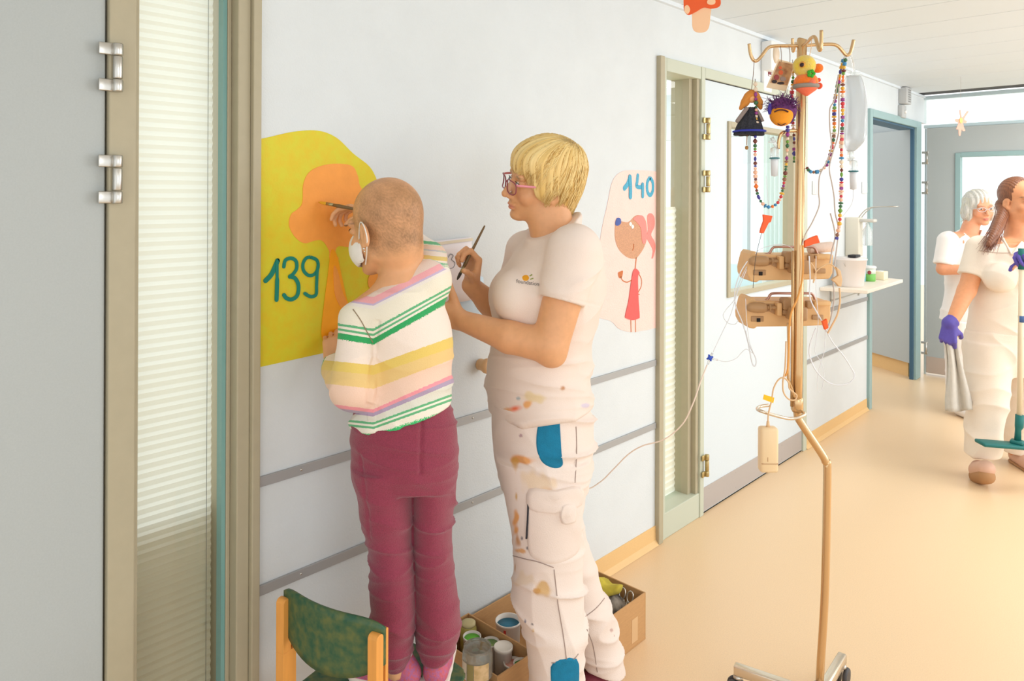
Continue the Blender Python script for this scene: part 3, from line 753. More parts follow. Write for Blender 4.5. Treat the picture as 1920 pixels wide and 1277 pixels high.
# ---- anatomy in a head's own frame: x to the person's right, y forward, z up, origin between the ears at eye level
def headM(f, roll=0.0, pitch=0.0):
    f = np.asarray(f, float); f = f/np.linalg.norm(f)
    if pitch: f = f*math.cos(pitch)+np.array([0, 0, 1.0])*math.sin(pitch)
    r = np.cross(f, [0, 0, 1.0]); r /= np.linalg.norm(r); u = np.cross(r, f)
    r2 = r*math.cos(roll)+u*math.sin(roll); u2 = u*math.cos(roll)-r*math.sin(roll)
    return np.stack([r2, f, u2], 1)
def add_head(S, c, M, s=1.0, smile=0.0, ears=True, jaw=1.0, ex=0.0):
    T = lambda *p: c+s*(M@np.array(p, float))
    def E(p, r, k=.012, sub=False, R=None): S.ell(T(*p), np.array(r)*s, M if R is None else M@R, k*s, sub)
    E((0, -.014, .036), (.074, .094, .082)); E((0, .020, -.028), (.064, .068, .072), .02); E((0, .040, -.078), (.042*jaw, .044, .032), .022)
    for g in (-1, 1):
        S.cap(T(g*.050*jaw, .0, -.062), T(g*.012, .066, -.100), .017*s, .014*s, .022*s)
        E((g*.038, .058, -.036), (.023, .022, .023), .016)
    S.cap(T(0, .086, .004), T(0, .109, -.034), .0075*s, .0105*s, .012*s); E((0, .108, -.036), (.0105, .011, .010), .004)
    for g in (-1, 1): E((g*.0105, .098, -.041), (.0075, .009, .007), .005)
    S.cap(T(-.040, .074, .021), T(.040, .074, .021), .011*s, .011*s, .016*s)
    for g in (-1, 1):
        E((g*.032, .097, .001), (.017, .013, .010), .012, True); E((g*.032, .0725, .000), (.0165, .0155, .0105), .004)
    E((0, .076, -.056), (.028, .018, .022), .016)
    E((0, .0905, -.0655), (.021, .0095, .0045), .006); E((0, .0885, -.0765), (.018, .0095, .0052), .006)
    m = [T(-.024, .083, -.0705+.010*smile), T(-.010, .099, -.0715), T(.010, .099, -.0715), T(.024, .083, -.0705+.010*smile)]
    for a, b in zip(m, m[1:]): S.cap(a, b, .0026*s, .0026*s, .003*s, sub=True)
    E((0, .074, -.100), (.020, .017, .014), .016)
    if ears:
        for g in (-1, 1):
            R = rotz(g*.35)@rotx(-.2)
            E((g*(.077+ex), -.012, -.014), (.008, .019, .031), .006, R=R); E((g*(.086+ex), -.008, -.010), (.007, .010, .019), .005, True, R=R)
            E((g*(.078+ex*.8), -.004, -.038), (.006, .008, .009), .005)
def head_local(vs, c, M, s): return ((vs-c)@M)/s
def add_hand(S, wrist, D, Nn, right=True, s=1.0, curl=(.6, .7, .8, .9), thumb=(.5, .3), spread=.0, tb=.35, k=.003, bend=(1, 1, .8)):
    D = np.asarray(D, float); D = D/np.linalg.norm(D); Nn = np.asarray(Nn, float); Nn = Nn-D*(Nn@D); Nn /= np.linalg.norm(Nn)
    X = np.cross(D, Nn)*(1 if right else -1); wrist = np.asarray(wrist, float); tips = []
    Kn = [.088, .092, .087, .077]; LS = [(.042, .025, .020), (.046, .029, .021), (.042, .027, .020), (.033, .020, .018)]
    for i in range(4):
        x = .0285-.019*i; kn = wrist+s*(D*Kn[i]+X*x-Nn*.003)
        S.cap(wrist+s*(D*.012+X*x*.55), kn, .0155*s, .0115*s, .014*s)
        a = 0; p = kn; r = .0098 if i < 3 else .0088
        for j, L in enumerate(LS[i]):
            a += curl[i]*bend[j]; sp = X*(1.5-i)*spread
            dr = D*math.cos(a)+Nn*math.sin(a)+sp; dr /= np.linalg.norm(dr); q = p+dr*L*s
            S.cap(p, q, (r-.0008*j)*s, (r-.0008*(j+1))*s, k*s); p = q
        tips.append(p)
    p = wrist+s*(D*.022+X*.022+Nn*.006); a = .75; t1, t2 = thumb
    S.cap(wrist+s*(D*.012+X*.012), p+s*(D*.022+X*.010+Nn*.008), .017*s, .014*s, .014*s)
    dr = D*.62+X*.72+Nn*tb
    for j, (L, r) in enumerate(((.044, .0130), (.032, .0108), (.025, .0095))):
        dd = dr/np.linalg.norm(dr); q = p+dd*L*s; S.cap(p, q, r*s, (r-.0015)*s, (.01 if j == 0 else .003)*s); p = q
        dr = dd+Nn*t1+(-X)*t2
    tips.append(p)
    return tips
SKIN = mat('skin', (224, 166, 124), .5, attr='Col', var=.05, scale=60, sss=.12)
def face_paint(vs, col, c, M, s, lip=(206, 120, 104), brow=(150, 110, 80), blush=None):
    q = head_local(vs, c, M, s); x, y, z = q.T
    def mixin(m, cc):
        m = np.clip(m, 0, 1)[:, None]; col[:] = col*(1-m)+L3(cc)*m
    mixin((1-np.sqrt((x/.024)**2+((z+.071)/.0105)**2))*3*(y > .075), lip)
    for g in (-1, 1):
        mixin((1-np.sqrt(((x-g*.034)/.021)**2+((z-.021-.10*np.abs(x-g*.03)*-1*.3)/.0042)**2))*2.5*(y > .05), brow)
        mixin((1-np.sqrt(((x-g*.040)/.026)**2+((z+.036)/.022)**2))*.35*(y > .03), blush or (226, 140, 110))
def eyes(c, M, s, parent, iris=(80, 110, 130)):
    me = mat('eye_white', (240, 236, 230), .25); mi = mat('iris_%d' % iris[0], iris, .2); mp = mat('pupil', (20, 18, 18), .15); ml = mat('lash', (84, 60, 46), .6)
    for g in (-1, 1):
        T = lambda *p: w(c+s*(M@np.array(p, float)))
        mb = MB(); Mw_ = np.stack([w(M[:, i]) for i in range(3)], 1)
        mb.ell(T(g*.032, .0782, .000), np.array((.0125, .0118, .0085))*s, Mw_, 14, 0)
        mb.ell(T(g*.032, .0874, -.0005), np.array((.0055, .0030, .0058))*s, Mw_, 12, 1); mb.ell(T(g*.032, .0896, -.0005), np.array((.0026, .0014, .0028))*s, Mw_, 10, 2)
        mb.tube([T(g*.020, .0865, .004), T(g*.026, .0895, .0078), T(g*.036, .0885, .0078), T(g*.045, .083, .0035)], .0011*s, 6, 3)
        mb.build('eye', [me, mi, mp, ml], parent)
def strands(parent, paths, r, mt, name='hair_strands', n=4):
    mb = MB()
    for P in paths:
        m = len(P); mb.tube(P, [r*(1-.75*(i/(m-1))**2) for i in range(m)], n, caps=False)
    return mb.build(name, mt, parent)
def ramp_mat(name, stops, attr, rough=.8, bump=.4, bscale=300, var=.05):
    m = bpy.data.materials.new(name); m.use_nodes = True; nt = m.node_tree; b = nt.nodes['Principled BSDF']; b.inputs['Roughness'].default_value = rough
    b.inputs['Sheen Weight'].default_value = .15
    a = N(nt, 'ShaderNodeAttribute', attribute_name=attr); cr = N(nt, 'ShaderNodeValToRGB'); cr.color_ramp.interpolation = 'CONSTANT'
    e = cr.color_ramp.elements
    while len(e) > 1: e.remove(e[-1])
    e[0].position = 0; e[0].color = lin(stops[0][1])
    for p, c in stops[1:]: q = e.new(p); q.color = lin(c)
    tc = N(nt, 'ShaderNodeTexCoord'); nz = N(nt, 'ShaderNodeTexNoise'); nz.inputs['Scale'].default_value = bscale; nt.links.new(tc.outputs['Object'], nz.inputs['Vector'])
    mr = N(nt, 'ShaderNodeMapRange'); mr.inputs[3].default_value = -.004; mr.inputs[4].default_value = .004; nt.links.new(nz.outputs['Fac'], mr.inputs[0])
    ad = N(nt, 'ShaderNodeMath', operation='ADD'); nt.links.new(a.outputs['Fac'], ad.inputs[0]); nt.links.new(mr.outputs[0], ad.inputs[1]); nt.links.new(ad.outputs[0], cr.inputs[0])
    nt.links.new(cr.outputs[0], b.inputs['Base Color'])
    bp = N(nt, 'ShaderNodeBump'); bp.inputs['Strength'].default_value = bump; bp.inputs['Distance'].default_value = .002; nt.links.new(nz.outputs['Fac'], bp.inputs['Height']); nt.links.new(bp.outputs[0], b.inputs['Normal'])
    return m
# ------------------------------------------------------------------ the child on the chair
SEATZ = 0.335
def child():
    d0 = 1.75
    foot = V(775, 1270, d0); foot[2] = SEATZ
    t = thing('person', 'child with cropped hair, striped sweater and maroon trousers, painting while standing on the chair', 'child', w(foot))
    S = SD(); P = V
    # head
    hf = np.array([-.82, .57, -.10]); HM = headM(hf, roll=.06, pitch=-.05); hs = .965; HC = P(722, 425, 1.76)
    add_head(S, HC, HM, hs, jaw=.95, ex=.008); S.ell(HC+HM@np.array([0, -.020, .032])*hs, np.array([.077, .094, .090])*hs, HM, .01); S.ell(HC+HM@np.array([0, -.034, -.030])*hs, np.array([.064, .066, .090])*hs, HM, .03)
    # neck, shoulders
    S.cap(P(757, 470, 1.765), P(756, 560, 1.75), .045, .050, .03); S.cap(P(750, 470, 1.79), P(752, 550, 1.78), .040, .045, .03)
    S.cap(P(680, 600, 1.73), P(798, 542, 1.76), .045, .043, .05); S.cap(P(748, 545, 1.75), P(690, 590, 1.735), .045, .04, .05); S.cap(P(755, 545, 1.75), P(797, 530, 1.76), .045, .04, .05)
    S.col(st_([(560, 690, 815, .06), (620, 695, 835, .075), (700, 690, 838, .075), (800, 675, 845, .085), (860, 672, 848, .088)], d0), .03)
    # legs inside the trousers
    for rows, dd in (([(850, 680, 768, .06), (950, 690, 765, .058), (1060, 705, 765, .048), (1180, 720, 766, .042), (1262, 726, 762, .034)], 1.735), ([(850, 765, 850, .06), (950, 782, 845, .058), (1060, 788, 840, .048), (1180, 796, 846, .042), (1256, 798, 838, .034)], 1.77)):
        S.col(st_(rows, dd), .02)
    pass
    # left arm, hand flat on the wall
    S.cap(P(668, 603, 1.72), P(664, 722, 1.69), .036, .034, .02); S.cap(P(664, 722, 1.69), P(629, 687, 1.87), .034, .026, .02)
    wr = P(622, 676, 1.89)
    add_hand(S, wr, np.array([-.10, .62, .72]), np.array([-.2, .72, -.66]), right=False, s=.70, curl=(.42, .45, .5, .55), thumb=(.1, .1), spread=.06, tb=.1)
    # right arm, forward and across to the brush
    S.cap(P(803, 522, 1.77), P(802, 482, 1.93), .036, .033, .02); S.cap(P(802, 482, 1.93), P(706, 408, 1.965), .033, .024, .02)
    wr2 = P(700, 404, 1.962)
    tips = add_hand(S, wr2, np.array([-.93, -.12, .30]), np.array([-.25, -.15, -.95]), right=True, s=.74, curl=(.55, .75, .85, .9), thumb=(.35, .15), tb=.4)
    vs, fs = solid(S, .0034, 1, zs=[(-1, .008), (.90, .0034)])
    col = np.tile(L3((226, 168, 122)), (len(vs), 1)); q = head_local(vs, HC, HM, hs)
    # cropped hair: short stubble over the skull
    x, y, z = q.T
    line = .030+.02*np.clip(y/.08, -1, 1)*1.0
    hair = np.clip((z-(-.092+np.clip(y+.02, 0, 1)*1.1+.016*vnoise(x*90, y*90, z*90, 3)))/.045, 0, 1)*(np.linalg.norm(q, axis=1) < .17)*(np.abs(x) < .083)
    pat = np.clip(.62+.22*vnoise(x*45, y*45, z*45, 5)+.16*vnoise(x*150, y*150, z*150, 6)+.22*np.random.RandomState(2).uniform(-1, 1, len(x)), .15, 1)*np.clip(1.1-(z-.02)*5, .55, 1.1)
    m = np.clip(hair*pat*.85, 0, 1)[:, None]; col = col*(1-m)+L3((146, 108, 72))*m
    face_paint(vs, col, HC, HM, hs)
    body = fmesh('body', view2world(vs), fs, SKIN, t, colors=col)
    eyes(HC, HM, hs, t)
    # ear-loop mask
    Mm = mat('mask_cloth', (238, 232, 224), .8, var=.03, scale=80)
    T = lambda *p: HC+hs*(HM@np.array(p, float))
    S = SD(); S.ell(T(0, .040, -.052), np.array([.067, .073, .060])*hs, HM, .01); S.ell(T(0, .092, -.040), np.array([.030, .030, .036])*hs, HM, .03)
    S.ell(T(0, .030, -.05), np.array([.060, .066, .1])*hs, HM, .003, True)
    S.halfspace(T(0, .028, -.05), -HM[:, 1], .002); S.halfspace(T(0, .0, -.012), HM@np.array([0, -.25, 1.0]), .004)
    mv, mf = solid(S, .003, 1); mo = fmesh('face_mask', view2world(mv), mf, Mm, t)
    for g in (-1, 1):
        mb = MB(); mb.tube(view2world(spl([T(g*.061, .034, -.022), T(g*.072, .016, .004), T(g*.084, -.004, .018), T(g*.096, -.026, .006), T(g*.096, -.030, -.022), T(g*.084, -.012, -.046), T(g*.070, .008, -.066), T(g*.054, .032, -.086)], 6)), .0016, 6); mb.build('ear_loop', Mm, mo)
    mb = MB(); mb.ell(w(T(-.088, -.006, -.046)), .0028, n=10); mb.ell(w(T(-.0885, -.007, -.053)), .0022, n=8); mb.build('earring', mat('silver', (230, 226, 220), .15, 1.0), t)
    # ---- sweater
    S = SD()
    S.col(st_([(545, 690, 812, .07), (575, 668, 832, .085), (600, 668, 842, .092), (640, 690, 848, .094), (700, 694, 847, .094), (760, 672, 847, .098), (800, 658, 849, .102), (850, 658, 852, .104)], d0), .02)
    S.cap(P(678, 598, 1.735), P(800, 541, 1.76), .050, .050, .03); S.cap(P(750, 560, 1.75), P(690, 592, 1.735), .055, .05, .05); S.cap(P(760, 550, 1.75), P(799, 527, 1.765), .056, .051, .04)
    a, b = P(690, 551, 1.69), P(806, 491, 1.73); nrm = np.cross(b-a, np.array([0.05, 1, -.12])); nrm = nrm if nrm[2] > 0 else -nrm
    S.halfspace(a, nrm, .006)
    c, e = P(658, 824, 1.66), P(852, 778, 1.66); n2 = np.cross(e-c, np.array([0, 1, .10])); n2 = n2 if n2[2] < 0 else -n2
    S.halfspace(c, n2, .006)
    S.cap(P(674, 600, 1.72), P(666, 722, 1.69), .048, .053, .025); S.cap(P(666, 724, 1.69), P(631, 690, 1.865), .054, .040, .03, cut=True)
    S.cap(P(804, 522, 1.765), P(804, 486, 1.90), .051, .046, .03); S.cap(P(804, 486, 1.90), P(722, 418, 1.955), .046, .034, .02, cut=True)
    def disp(p):
        px, py = topx(p); k = .0016*vnoise(p[:, 0]*30, p[:, 1]*30, p[:, 2]*45, 1)
        u = p[:, 0]*.55+p[:, 2]*.83
        fold = ridge(np.sin((u*62+1.2*vnoise(p[:, 0]*9, p[:, 1]*9, p[:, 2]*9, 2))))**3
        k += .0055*folds(p, 22, 50, 17, 3, .8)*np.clip((py-600)/120, 0, 1)*(px > 690)
        v = p[:, 2]*95+p[:, 0]*60
        k += .0055*folds(p, 20, 46, 19, 3, -.6)*(px < 705)*np.clip((py-630)/40, 0, 1)
        k += .0035*np.sin(px*.13)*np.clip((py-790)/25, 0, 1)
        g = np.exp(-((px-(704-0.12*(py-640)))/5)**2)*(py > 600)*(py < 760)
        return k-.006*g
    vs, fs = solid(S, .0034, 2, disp)
    px, py = topx(vs)
    KL = [(546, 462), (556, 480), (570, 494), (573, 498), (578, 503), (617, 534), (621, 538), (626, 542), (630, 545), (634, 549), (644, 558), (684, 630), (702, 650), (728, 672), (768, 702), (774, 709), (780, 716), (792, 738), (796, 742), (800, 746), (804, 750), (812, 764), (900, 880)]
    tt = np.where(px >= 700, (px-700)/150, (700-px)/520)
    Y = np.array([a+(b-a)*tt for a, b in KL]); s = np.zeros(len(px))
    for i in range(len(KL)-1):
        m = (py >= Y[i]) & (py < Y[i+1]); s[m] = i+((py-Y[i])/(Y[i+1]-Y[i]))[m]
    sl = (py < 503) & (px > 768) & (vs[:, 1] > 1.74) & (py < 503-(px-790)*-.2)
    seq = [(0, 3.5), (452, 5.5), (458, 9.5+.7), (460, 13.5), (468, 2.5), (470, 10.5), (479, 11.5), (487, 10.4), (491, 5.5), (494, 10.5), (497, 4.5)]
    for y0, kk in seq: s[sl & (py-.10*(px-805) >= y0)] = kk
    # cuff
    cu = (px < 650) & (np.abs(((vs-P(631, 690, 1.865))@((P(631, 690, 1.865)-P(666, 724, 1.69))/np.linalg.norm(P(631, 690, 1.865)-P(666, 724, 1.69)))))  < .010)
    s[cu] = 9.5
    CL = [(230, 205, 190), (238, 168, 172), (200, 178, 206), (236, 226, 216), (238, 228, 208), (98, 178, 124), (240, 228, 212), (98, 178, 124), (240, 228, 212), (44, 164, 92), (244, 226, 212), (232, 200, 104), (234, 198, 130), (242, 206, 184), (240, 152, 162), (176, 156, 182), (222, 218, 204), (98, 178, 124), (238, 230, 214), (98, 178, 124), (238, 230, 214), (56, 190, 112)]
    NM = len(KL)
    sw = ramp_mat('striped_knit', [(i/NM, c) for i, c in enumerate(CL)], 's', bump=.5, bscale=420)
    so = fmesh('sweater', view2world(vs), fs, sw, t, attrs={'s': s/NM})
    bv = bvh_of(vs, fs)
    drapeline(bv, [(662, 580), (676, 600), (688, 622), (699, 642)], .0012, 'seam', mat('seam_brown', (150, 130, 104), .8), so)
    # ---- trousers
    Mt = mat('maroon_jersey', (140, 50, 72), .85, var=.22, scale=420, bump=.5, bscale=420, sheen=.3)
    S = SD()
    S.col(st_([(730, 672, 838, .082), (770, 664, 848, .088), (800, 660, 856, .096), (840, 659, 858, .100), (880, 662, 856, .098), (905, 666, 853, .088)], d0), .02)
    S.col(st_([(870, 663, 774, .090), (950, 676, 773, .078), (1010, 690, 772, .068), (1060, 696, 774, .064), (1110, 695, 776, .064), (1180, 706, 776, .060), (1215, 712, 771, .054), (1243, 722, 764, .044)], 1.735), .014)
    S.col(st_([(870, 772, 857, .090), (950, 775, 851, .078), (1010, 775, 848, .068), (1060, 778, 851, .064), (1110, 778, 856, .064), (1155, 779, 863, .066), (1190, 781, 862, .062), (1228, 792, 842, .046)], 1.77), .014)
    def disp(p):
        px, py = topx(p); k = .0012*vnoise(p[:, 0]*25, p[:, 1]*25, p[:, 2]*30, 11)
        u = p[:, 2]*150+np.sin(p[:, 0]*22)*1.6+vnoise(p[:, 0]*12, p[:, 1]*12, p[:, 2]*14, 4)*2.2
        lo = np.clip((py-1120)/50, 0, 1)+.45*np.exp(-((py-930)/55)**2)+.25
        k += .0075*folds(p, 16, 62, 14, 3, .4)*(lo+.25)
        g = np.exp(-((px-(790-.02*(py-800)))/4)**2)*(py < 890)
        g2 = np.exp(-((px-(676+(py-850)*.13))/3)**2)*(py > 850)*(py < 1010)
        return k-.005*g-.0025*g2
    vs, fs = solid(S, .0034, 2, disp); to = fmesh('trousers', view2world(vs), fs, Mt, t)
    # ---- shoes and socks
    Ms = mat('pink_mesh_shoe', (206, 96, 104), .75, c2=(176, 104, 150), scale=170, bump=.5, bscale=300); Mso = mat('shoe_sole', (240, 226, 214), .6); Mla = mat('lace', (240, 225, 220), .7)
    Msk = mat('sock', (226, 206, 206), .85)
    for heel, dr, nm in ((np.array([P(766, 1262, 1.735)[0], 1.735]), np.array([-.955, .30]), 0), (np.array([P(817, 1262, 1.745)[0], 1.745]), np.array([.06, 1.0]), 1)):
        dr = dr/np.linalg.norm(dr); sd = np.array([-dr[1], dr[0]]); L = .185
        Q = lambda a, b, z: np.array([heel[0]+dr[0]*a+sd[0]*b, heel[1]+dr[1]*a+sd[1]*b, SEATZ+z])
        S = SD(); S.cap(Q(.0, 0, .035), Q(.05, 0, .034), .031, .033, .01).cap(Q(.05, 0, .034), Q(.125, .0, .026), .033, .031, .01).cap(Q(.01, 0, .05), Q(.03, 0, .072), .030, .034, .01)
        S.halfspace(Q(0, 0, .012), (0, 0, -1), .002); S.ell(Q(.025, 0, .10), (.026, .026, .04), None, .004, True)
        v, f = solid(S, .0035, 1); o = fmesh('shoe', view2world(v), f, Ms, t); bvs = bvh_of(v, f)
        S = SD(); S.cap(Q(.0, 0, .014), Q(.05, 0, .014), .034, .034, .006).cap(Q(.05, 0, .014), Q(.127, 0, .014), .034, .034, .006)
        S.halfspace(Q(0, 0, .002), (0, 0, -1), .001); S.halfspace(Q(0, 0, .018), (0, 0, 1), .003)
        v, f = solid(S, .0035, 1); fmesh('sole', view2world(v), f, Mso, o)
        mb = MB()
        for i in range(4):
            a = .055+i*.017; zt = .07-.009*i; mb.tube(view2world(spl([Q(a, -.022, zt-.012), Q(a+.003, 0, zt+.0045), Q(a, .022, zt-.012)], 5)), .0022, 6)
        mb.build('lace', Mla, o)
        S = SD(); S.cap(Q(.022, 0, .05), Q(.022, 0, .118), .028, .031, .005); v, f = solid(S, .004, 1); fmesh('sock', view2world(v), f, Msk, t)
    # brush in the child's hand, tip on the painted figure
    tip = w2v(wallp(597, 379, WX+.006)); e2 = P(706, 400, 1.90)
    paintbrush(tip, e2, 'paintbrush with a yellow-tipped dark handle in the child\'s hand, touching the orange figure', .0042, tipc=(228, 170, 40))
    return t
def paintbrush(tip, end, label, r, tipc=(60, 50, 40), hand=(122, 96, 60)):
    t = thing('paintbrush', label, 'paintbrush', w(tip)); a = (end-tip)/np.linalg.norm(end-tip); L = np.linalg.norm(end-tip)
    mb = MB(); mb.tube(view2world([tip, tip+a*.008, tip+a*.020, tip+a*.026]), [r*.25, r*.9, r*1.1, r], 10); mb.build('bristles', mat('bristle_%d' % tipc[0], tipc, .7), t)
    mb = MB(); mb.tube(view2world([tip+a*.024, tip+a*.045]), r*1.05, 12); mb.build('ferrule', mat('ferrule', (170, 160, 120), .35, .7), t)
    mb = MB(); mb.tube(view2world([tip+a*.044, tip+a*.06, tip+a*(L*.55), tip+a*(L-.01), end]), [r, r*1.25, r*1.0, r*.7, r*.5], 10); mb.build('handle', mat('brush_handle', hand, .45), t)
    return t
child()
def woman():
    P = V; d0 = 2.08
    foot = P(1040, 1400, 1.97); foot[2] = 0; foot[1] = 2.05; foot[0] = .13
    t = thing('person', 'blond woman with pink glasses in a paint-stained white shirt and work trousers', 'woman', w(foot))
    HM = headM([-.955, -.295, -.05], roll=math.radians(17), pitch=.0); hs = 1.0; HC = P(1016, 338, 2.08)
    S = SD(); add_head(S, HC, HM, hs, smile=1.3)
    S.cap(P(1032, 385, 2.085), P(1044, 452, 2.085), .054, .058, .03); S.cap(P(1012, 400, 2.07), P(1030, 452, 2.07), .040, .05, .03)
    S.cap(P(1050, 476, 2.03), P(1076, 488, 1.935), .045, .05, .03); S.cap(P(1035, 458, 2.15), P(990, 475, 2.22), .05, .05, .04)
    R25 = math.radians(25)
    def tor(rows):
        out = []
        for py, a, b, ry in rows:
            p, q = P(a, py, d0), P(b, py, d0); h = abs(q[0]-p[0])/2; rx = math.sqrt(max(h*h-(ry*math.sin(R25))**2, 1e-4))/math.cos(R25)
            out.append((p[2], (p[0]+q[0])/2, d0, rx, ry, R25))
        return out
    S.col(tor([(450, 1000, 1085, .10), (500, 975, 1110, .14), (560, 950, 1110, .14), (640, 940, 1090, .13), (720, 935, 1085, .14), (800, 935, 1095, .15)]), .03)
    for (px, py, d), (qx, qy, e), (fx, fy, g) in (((1040, 830, 2.03), (1030, 1060, 2.00), (1040, 1380, 1.98)), ((1040, 830, 2.15), (1055, 1050, 2.19), (1135, 1255, 2.22))):
        S.cap(P(px, py, d), P(qx, qy, e), .075, .055, .02); S.cap(P(qx, qy, e), P(fx, fy, g), .052, .038, .02)
    # near arm reaching behind the child
    S.cap(P(1072, 498, 1.925), P(1032, 645, 1.90), .056, .049, .02); S.cap(P(1028, 648, 1.90), P(955, 632, 1.93), .047, .042, .02); S.cap(P(955, 632, 1.93), P(872, 603, 1.985), .042, .0285, .02)
    S.ell(P(1035, 668, 1.895), (.036, .036, .030), None, .02)
    add_hand(S, P(868, 602, 1.988), np.array([-.95, .25, .28]), np.array([-.1, .75, .3]), right=False, s=1.0, curl=(.35, .4, .45, .5), thumb=(.1, .1))
    # far arm bent up, hand holding the brush
    S.cap(P(985, 475, 2.23), P(948, 606, 2.27), .050, .044, .02); S.cap(P(948, 606, 2.27), P(915, 565, 2.235), .043, .038, .02); S.cap(P(915, 565, 2.235), P(883, 535, 2.20), .036, .0285, .02)
    wr = P(884, 538, 2.20)
    tips = add_hand(S, wr, np.array([.06, -.05, 1]), np.array([-.80, -.55, .15]), right=True, s=.98, curl=(1.0, 1.12, 1.2, 1.25), thumb=(.30, -.10), tb=.75, bend=(.8, 1.15, .9))
    vs, fs = solid(S, .0034, 1, zs=[(-1, .010), (.95, .0034)])
    col = np.tile(L3((224, 166, 120)), (len(vs), 1)); face_paint(vs, col, HC, HM, hs, lip=(214, 140, 114), brow=(176, 140, 96))
    body = fmesh('body', view2world(vs), fs, SKIN, t, colors=col)
    eyes(HC, HM, hs, t)
    T = lambda *p: HC+hs*(HM@np.array(p, float))
    # glasses
    Mp = mat('pink_frame', (236, 150, 164), .35); Md = mat('berry_frame', (150, 70, 80), .35); Gl = glassmat('lens', (250, 250, 250), mix=1.0)
    mb = MB()
    rims = []
    for g in (-1, 1):
        rim = [T(g*(.034+.0265*math.copysign(abs(math.cos(a))**.62, math.cos(a))), .1065-.010*abs(math.cos(a))*(math.cos(a) > 0)*1.0, -.006+.0195*math.copysign(abs(math.sin(a))**.62, math.sin(a))) for a in np.linspace(0, 2*math.pi, 28, endpoint=False)]
        mb.tube(view2world(rim), .0019, 6, closed=True, mi=1); rims.append(rim)
    mb.tube(view2world(spl([T(-.0075, .1065, .001), T(0, .1085, .004), T(.0075, .1065, .001)], 5)), .002, 6, mi=1)
    go = mb.build('glasses_frame', [Mp, Md], t)
    for g in (-1, 1):
        mb = MB(); mb.tube(view2world(spl([T(g*.061, .096, .006), T(g*.068, .085, .006), T(g*.077, .040, .003), T(g*.083, .000, .002), T(g*.083, -.016, -.006), T(g*.082, -.024, -.022)], 6)), .0024, 6, up=w(HM[:, 2]), sx=.6, sy=1.5); mb.build('temple_arm', Mp, go)
    for r in rims:
        mb = MB(); c = sum(r)/len(r); mb.add(view2world(r+[c]), [(i, (i+1) % len(r), len(r)) for i in range(len(r))]); mb.build('lens', Gl, go)
    # ---- hair: bowl of short blond hair with a fringe, its locks modelled one by one
    S = SD()
    E = lambda p, r, k=.012, sub=False: S.ell(T(*p), np.array(r)*hs, HM, k, sub)
    E((0, -.022, .040), (.090, .108, .096)); E((0, -.055, -.010), (.080, .070, .085), .03); E((0, .035, .062), (.076, .056, .052), .03)
    E((0, -.050, -.070), (.060, .050, .050), .03)
    for g in (-1, 1): E((g*.070, -.010, .005), (.022, .060, .055), .02)
    # cleared for face, ear and nape
    E((0, .110, -.060), (.088, .075, .098), .006, True); E((0, .088, -.09), (.10, .085, .080), .01, True)
    for g in (-1, 1): E((g*.098, -.010, -.034), (.030, .020, .024), .004, True)
    S.halfspace(T(0, -.05, -.118), HM@np.array([0, .30, -1.0]), .006)
    def flow(p):
        q = head_local(p, HC, HM, hs); x, y, z = q.T; ph = np.arctan2(x+.02, y+.085)
        return q, ph
    def disp(p):
        q, ph = flow(p); x, y, z = q.T
        a = np.sin(ph*46+2.5*vnoise(x*40, y*40, z*25, 5))+.6*np.sin(ph*97+2*vnoise(x*60, y*60, z*40, 6))
        return .0016*a+.003*vnoise(x*45, y*45, z*30, 9)
    hv, hf = solid(S, .0034, 1, disp)
    q, ph = flow(hv); x, y, z = q.T
    n1 = vnoise(ph*26, z*9, x*9, 31)*.5+vnoise(ph*70, z*12, y*10, 32)*.5
    col = L3((226, 186, 108))*(1-np.clip(n1*.5+.35, 0, 1))[:, None]+L3((246, 220, 158))*np.clip(n1*.5+.35, 0, 1)[:, None]
    root = np.clip(1-np.sqrt(((x+.03)/.028)**2+((y+.075)/.05)**2)+.25*n1, 0, 1)*(z > .05)
    col = col*(1-root[:, None]*.75)+L3((128, 96, 58))*root[:, None]*.75
    MH = mat('blond_hair', (232, 196, 122), .42, attr='Col', spec=.4)
    ho = fmesh('hair', view2world(hv), hf, MH, t, colors=col)
    bv = bvh_of(hv, hf); rng = random.Random(4); paths = []
    crown = np.array([-.020, -.085, .108])
    for i in range(900):
        a = rng.uniform(-math.pi, math.pi); front = max(0, math.cos(a))
        tgt = np.array([math.sin(a)*.095, math.cos(a)*.115-.03, (-.12+.15*front**1.5 if abs(a) < 1.9 else -.125)+rng.uniform(-.02, .03)])
        side_ = abs(math.sin(a))
        if 1.0 < abs(a) < 1.75: tgt[2] = -.055+rng.uniform(-.03, .03)
        if abs(a) < 1.0: tgt[2] = .014+rng.uniform(-.02, .02)+.02*(1-abs(a)); tgt[0] += -.0
        pts = []; m = 9; t0 = rng.uniform(.02, .6); off = rng.uniform(.0003, .0022); jit = rng.uniform(-.10, .10)
        for j in range(m):
            u = t0+(1-t0)*j/(m-1); rad = math.sin(u*math.pi/2); aa = a+jit*(u-.5)
            pt = np.array([tgt[0]*rad*(1+.05*u), tgt[1]*rad, crown[2]+(tgt[2]-crown[2])*(1-math.cos(u*math.pi/2))])
            pt[:2] += crown[:2]*(1-u)
            loc, nr, fi, ds = bv.find_nearest(Vector(T(*pt)))
            lc = np.array(loc)+np.array(nr)*off
            if j >= m-1: lc = lc+HM[:, 2]*-.006+np.array(nr)*.001
            pts.append(lc)
        paths.append(view2world(pts))
    g1 = [p for i, p in enumerate(paths) if i % 3]; g2 = [p for i, p in enumerate(paths) if not i % 3]
    strands(ho, g1, .0011, mat('hair_light', (244, 216, 150), .4), 'hair_strands', 4); strands(ho, g2, .0011, mat('hair_gold', (208, 164, 88), .4), 'hair_strands', 4)
    # ---- t-shirt
    S = SD()
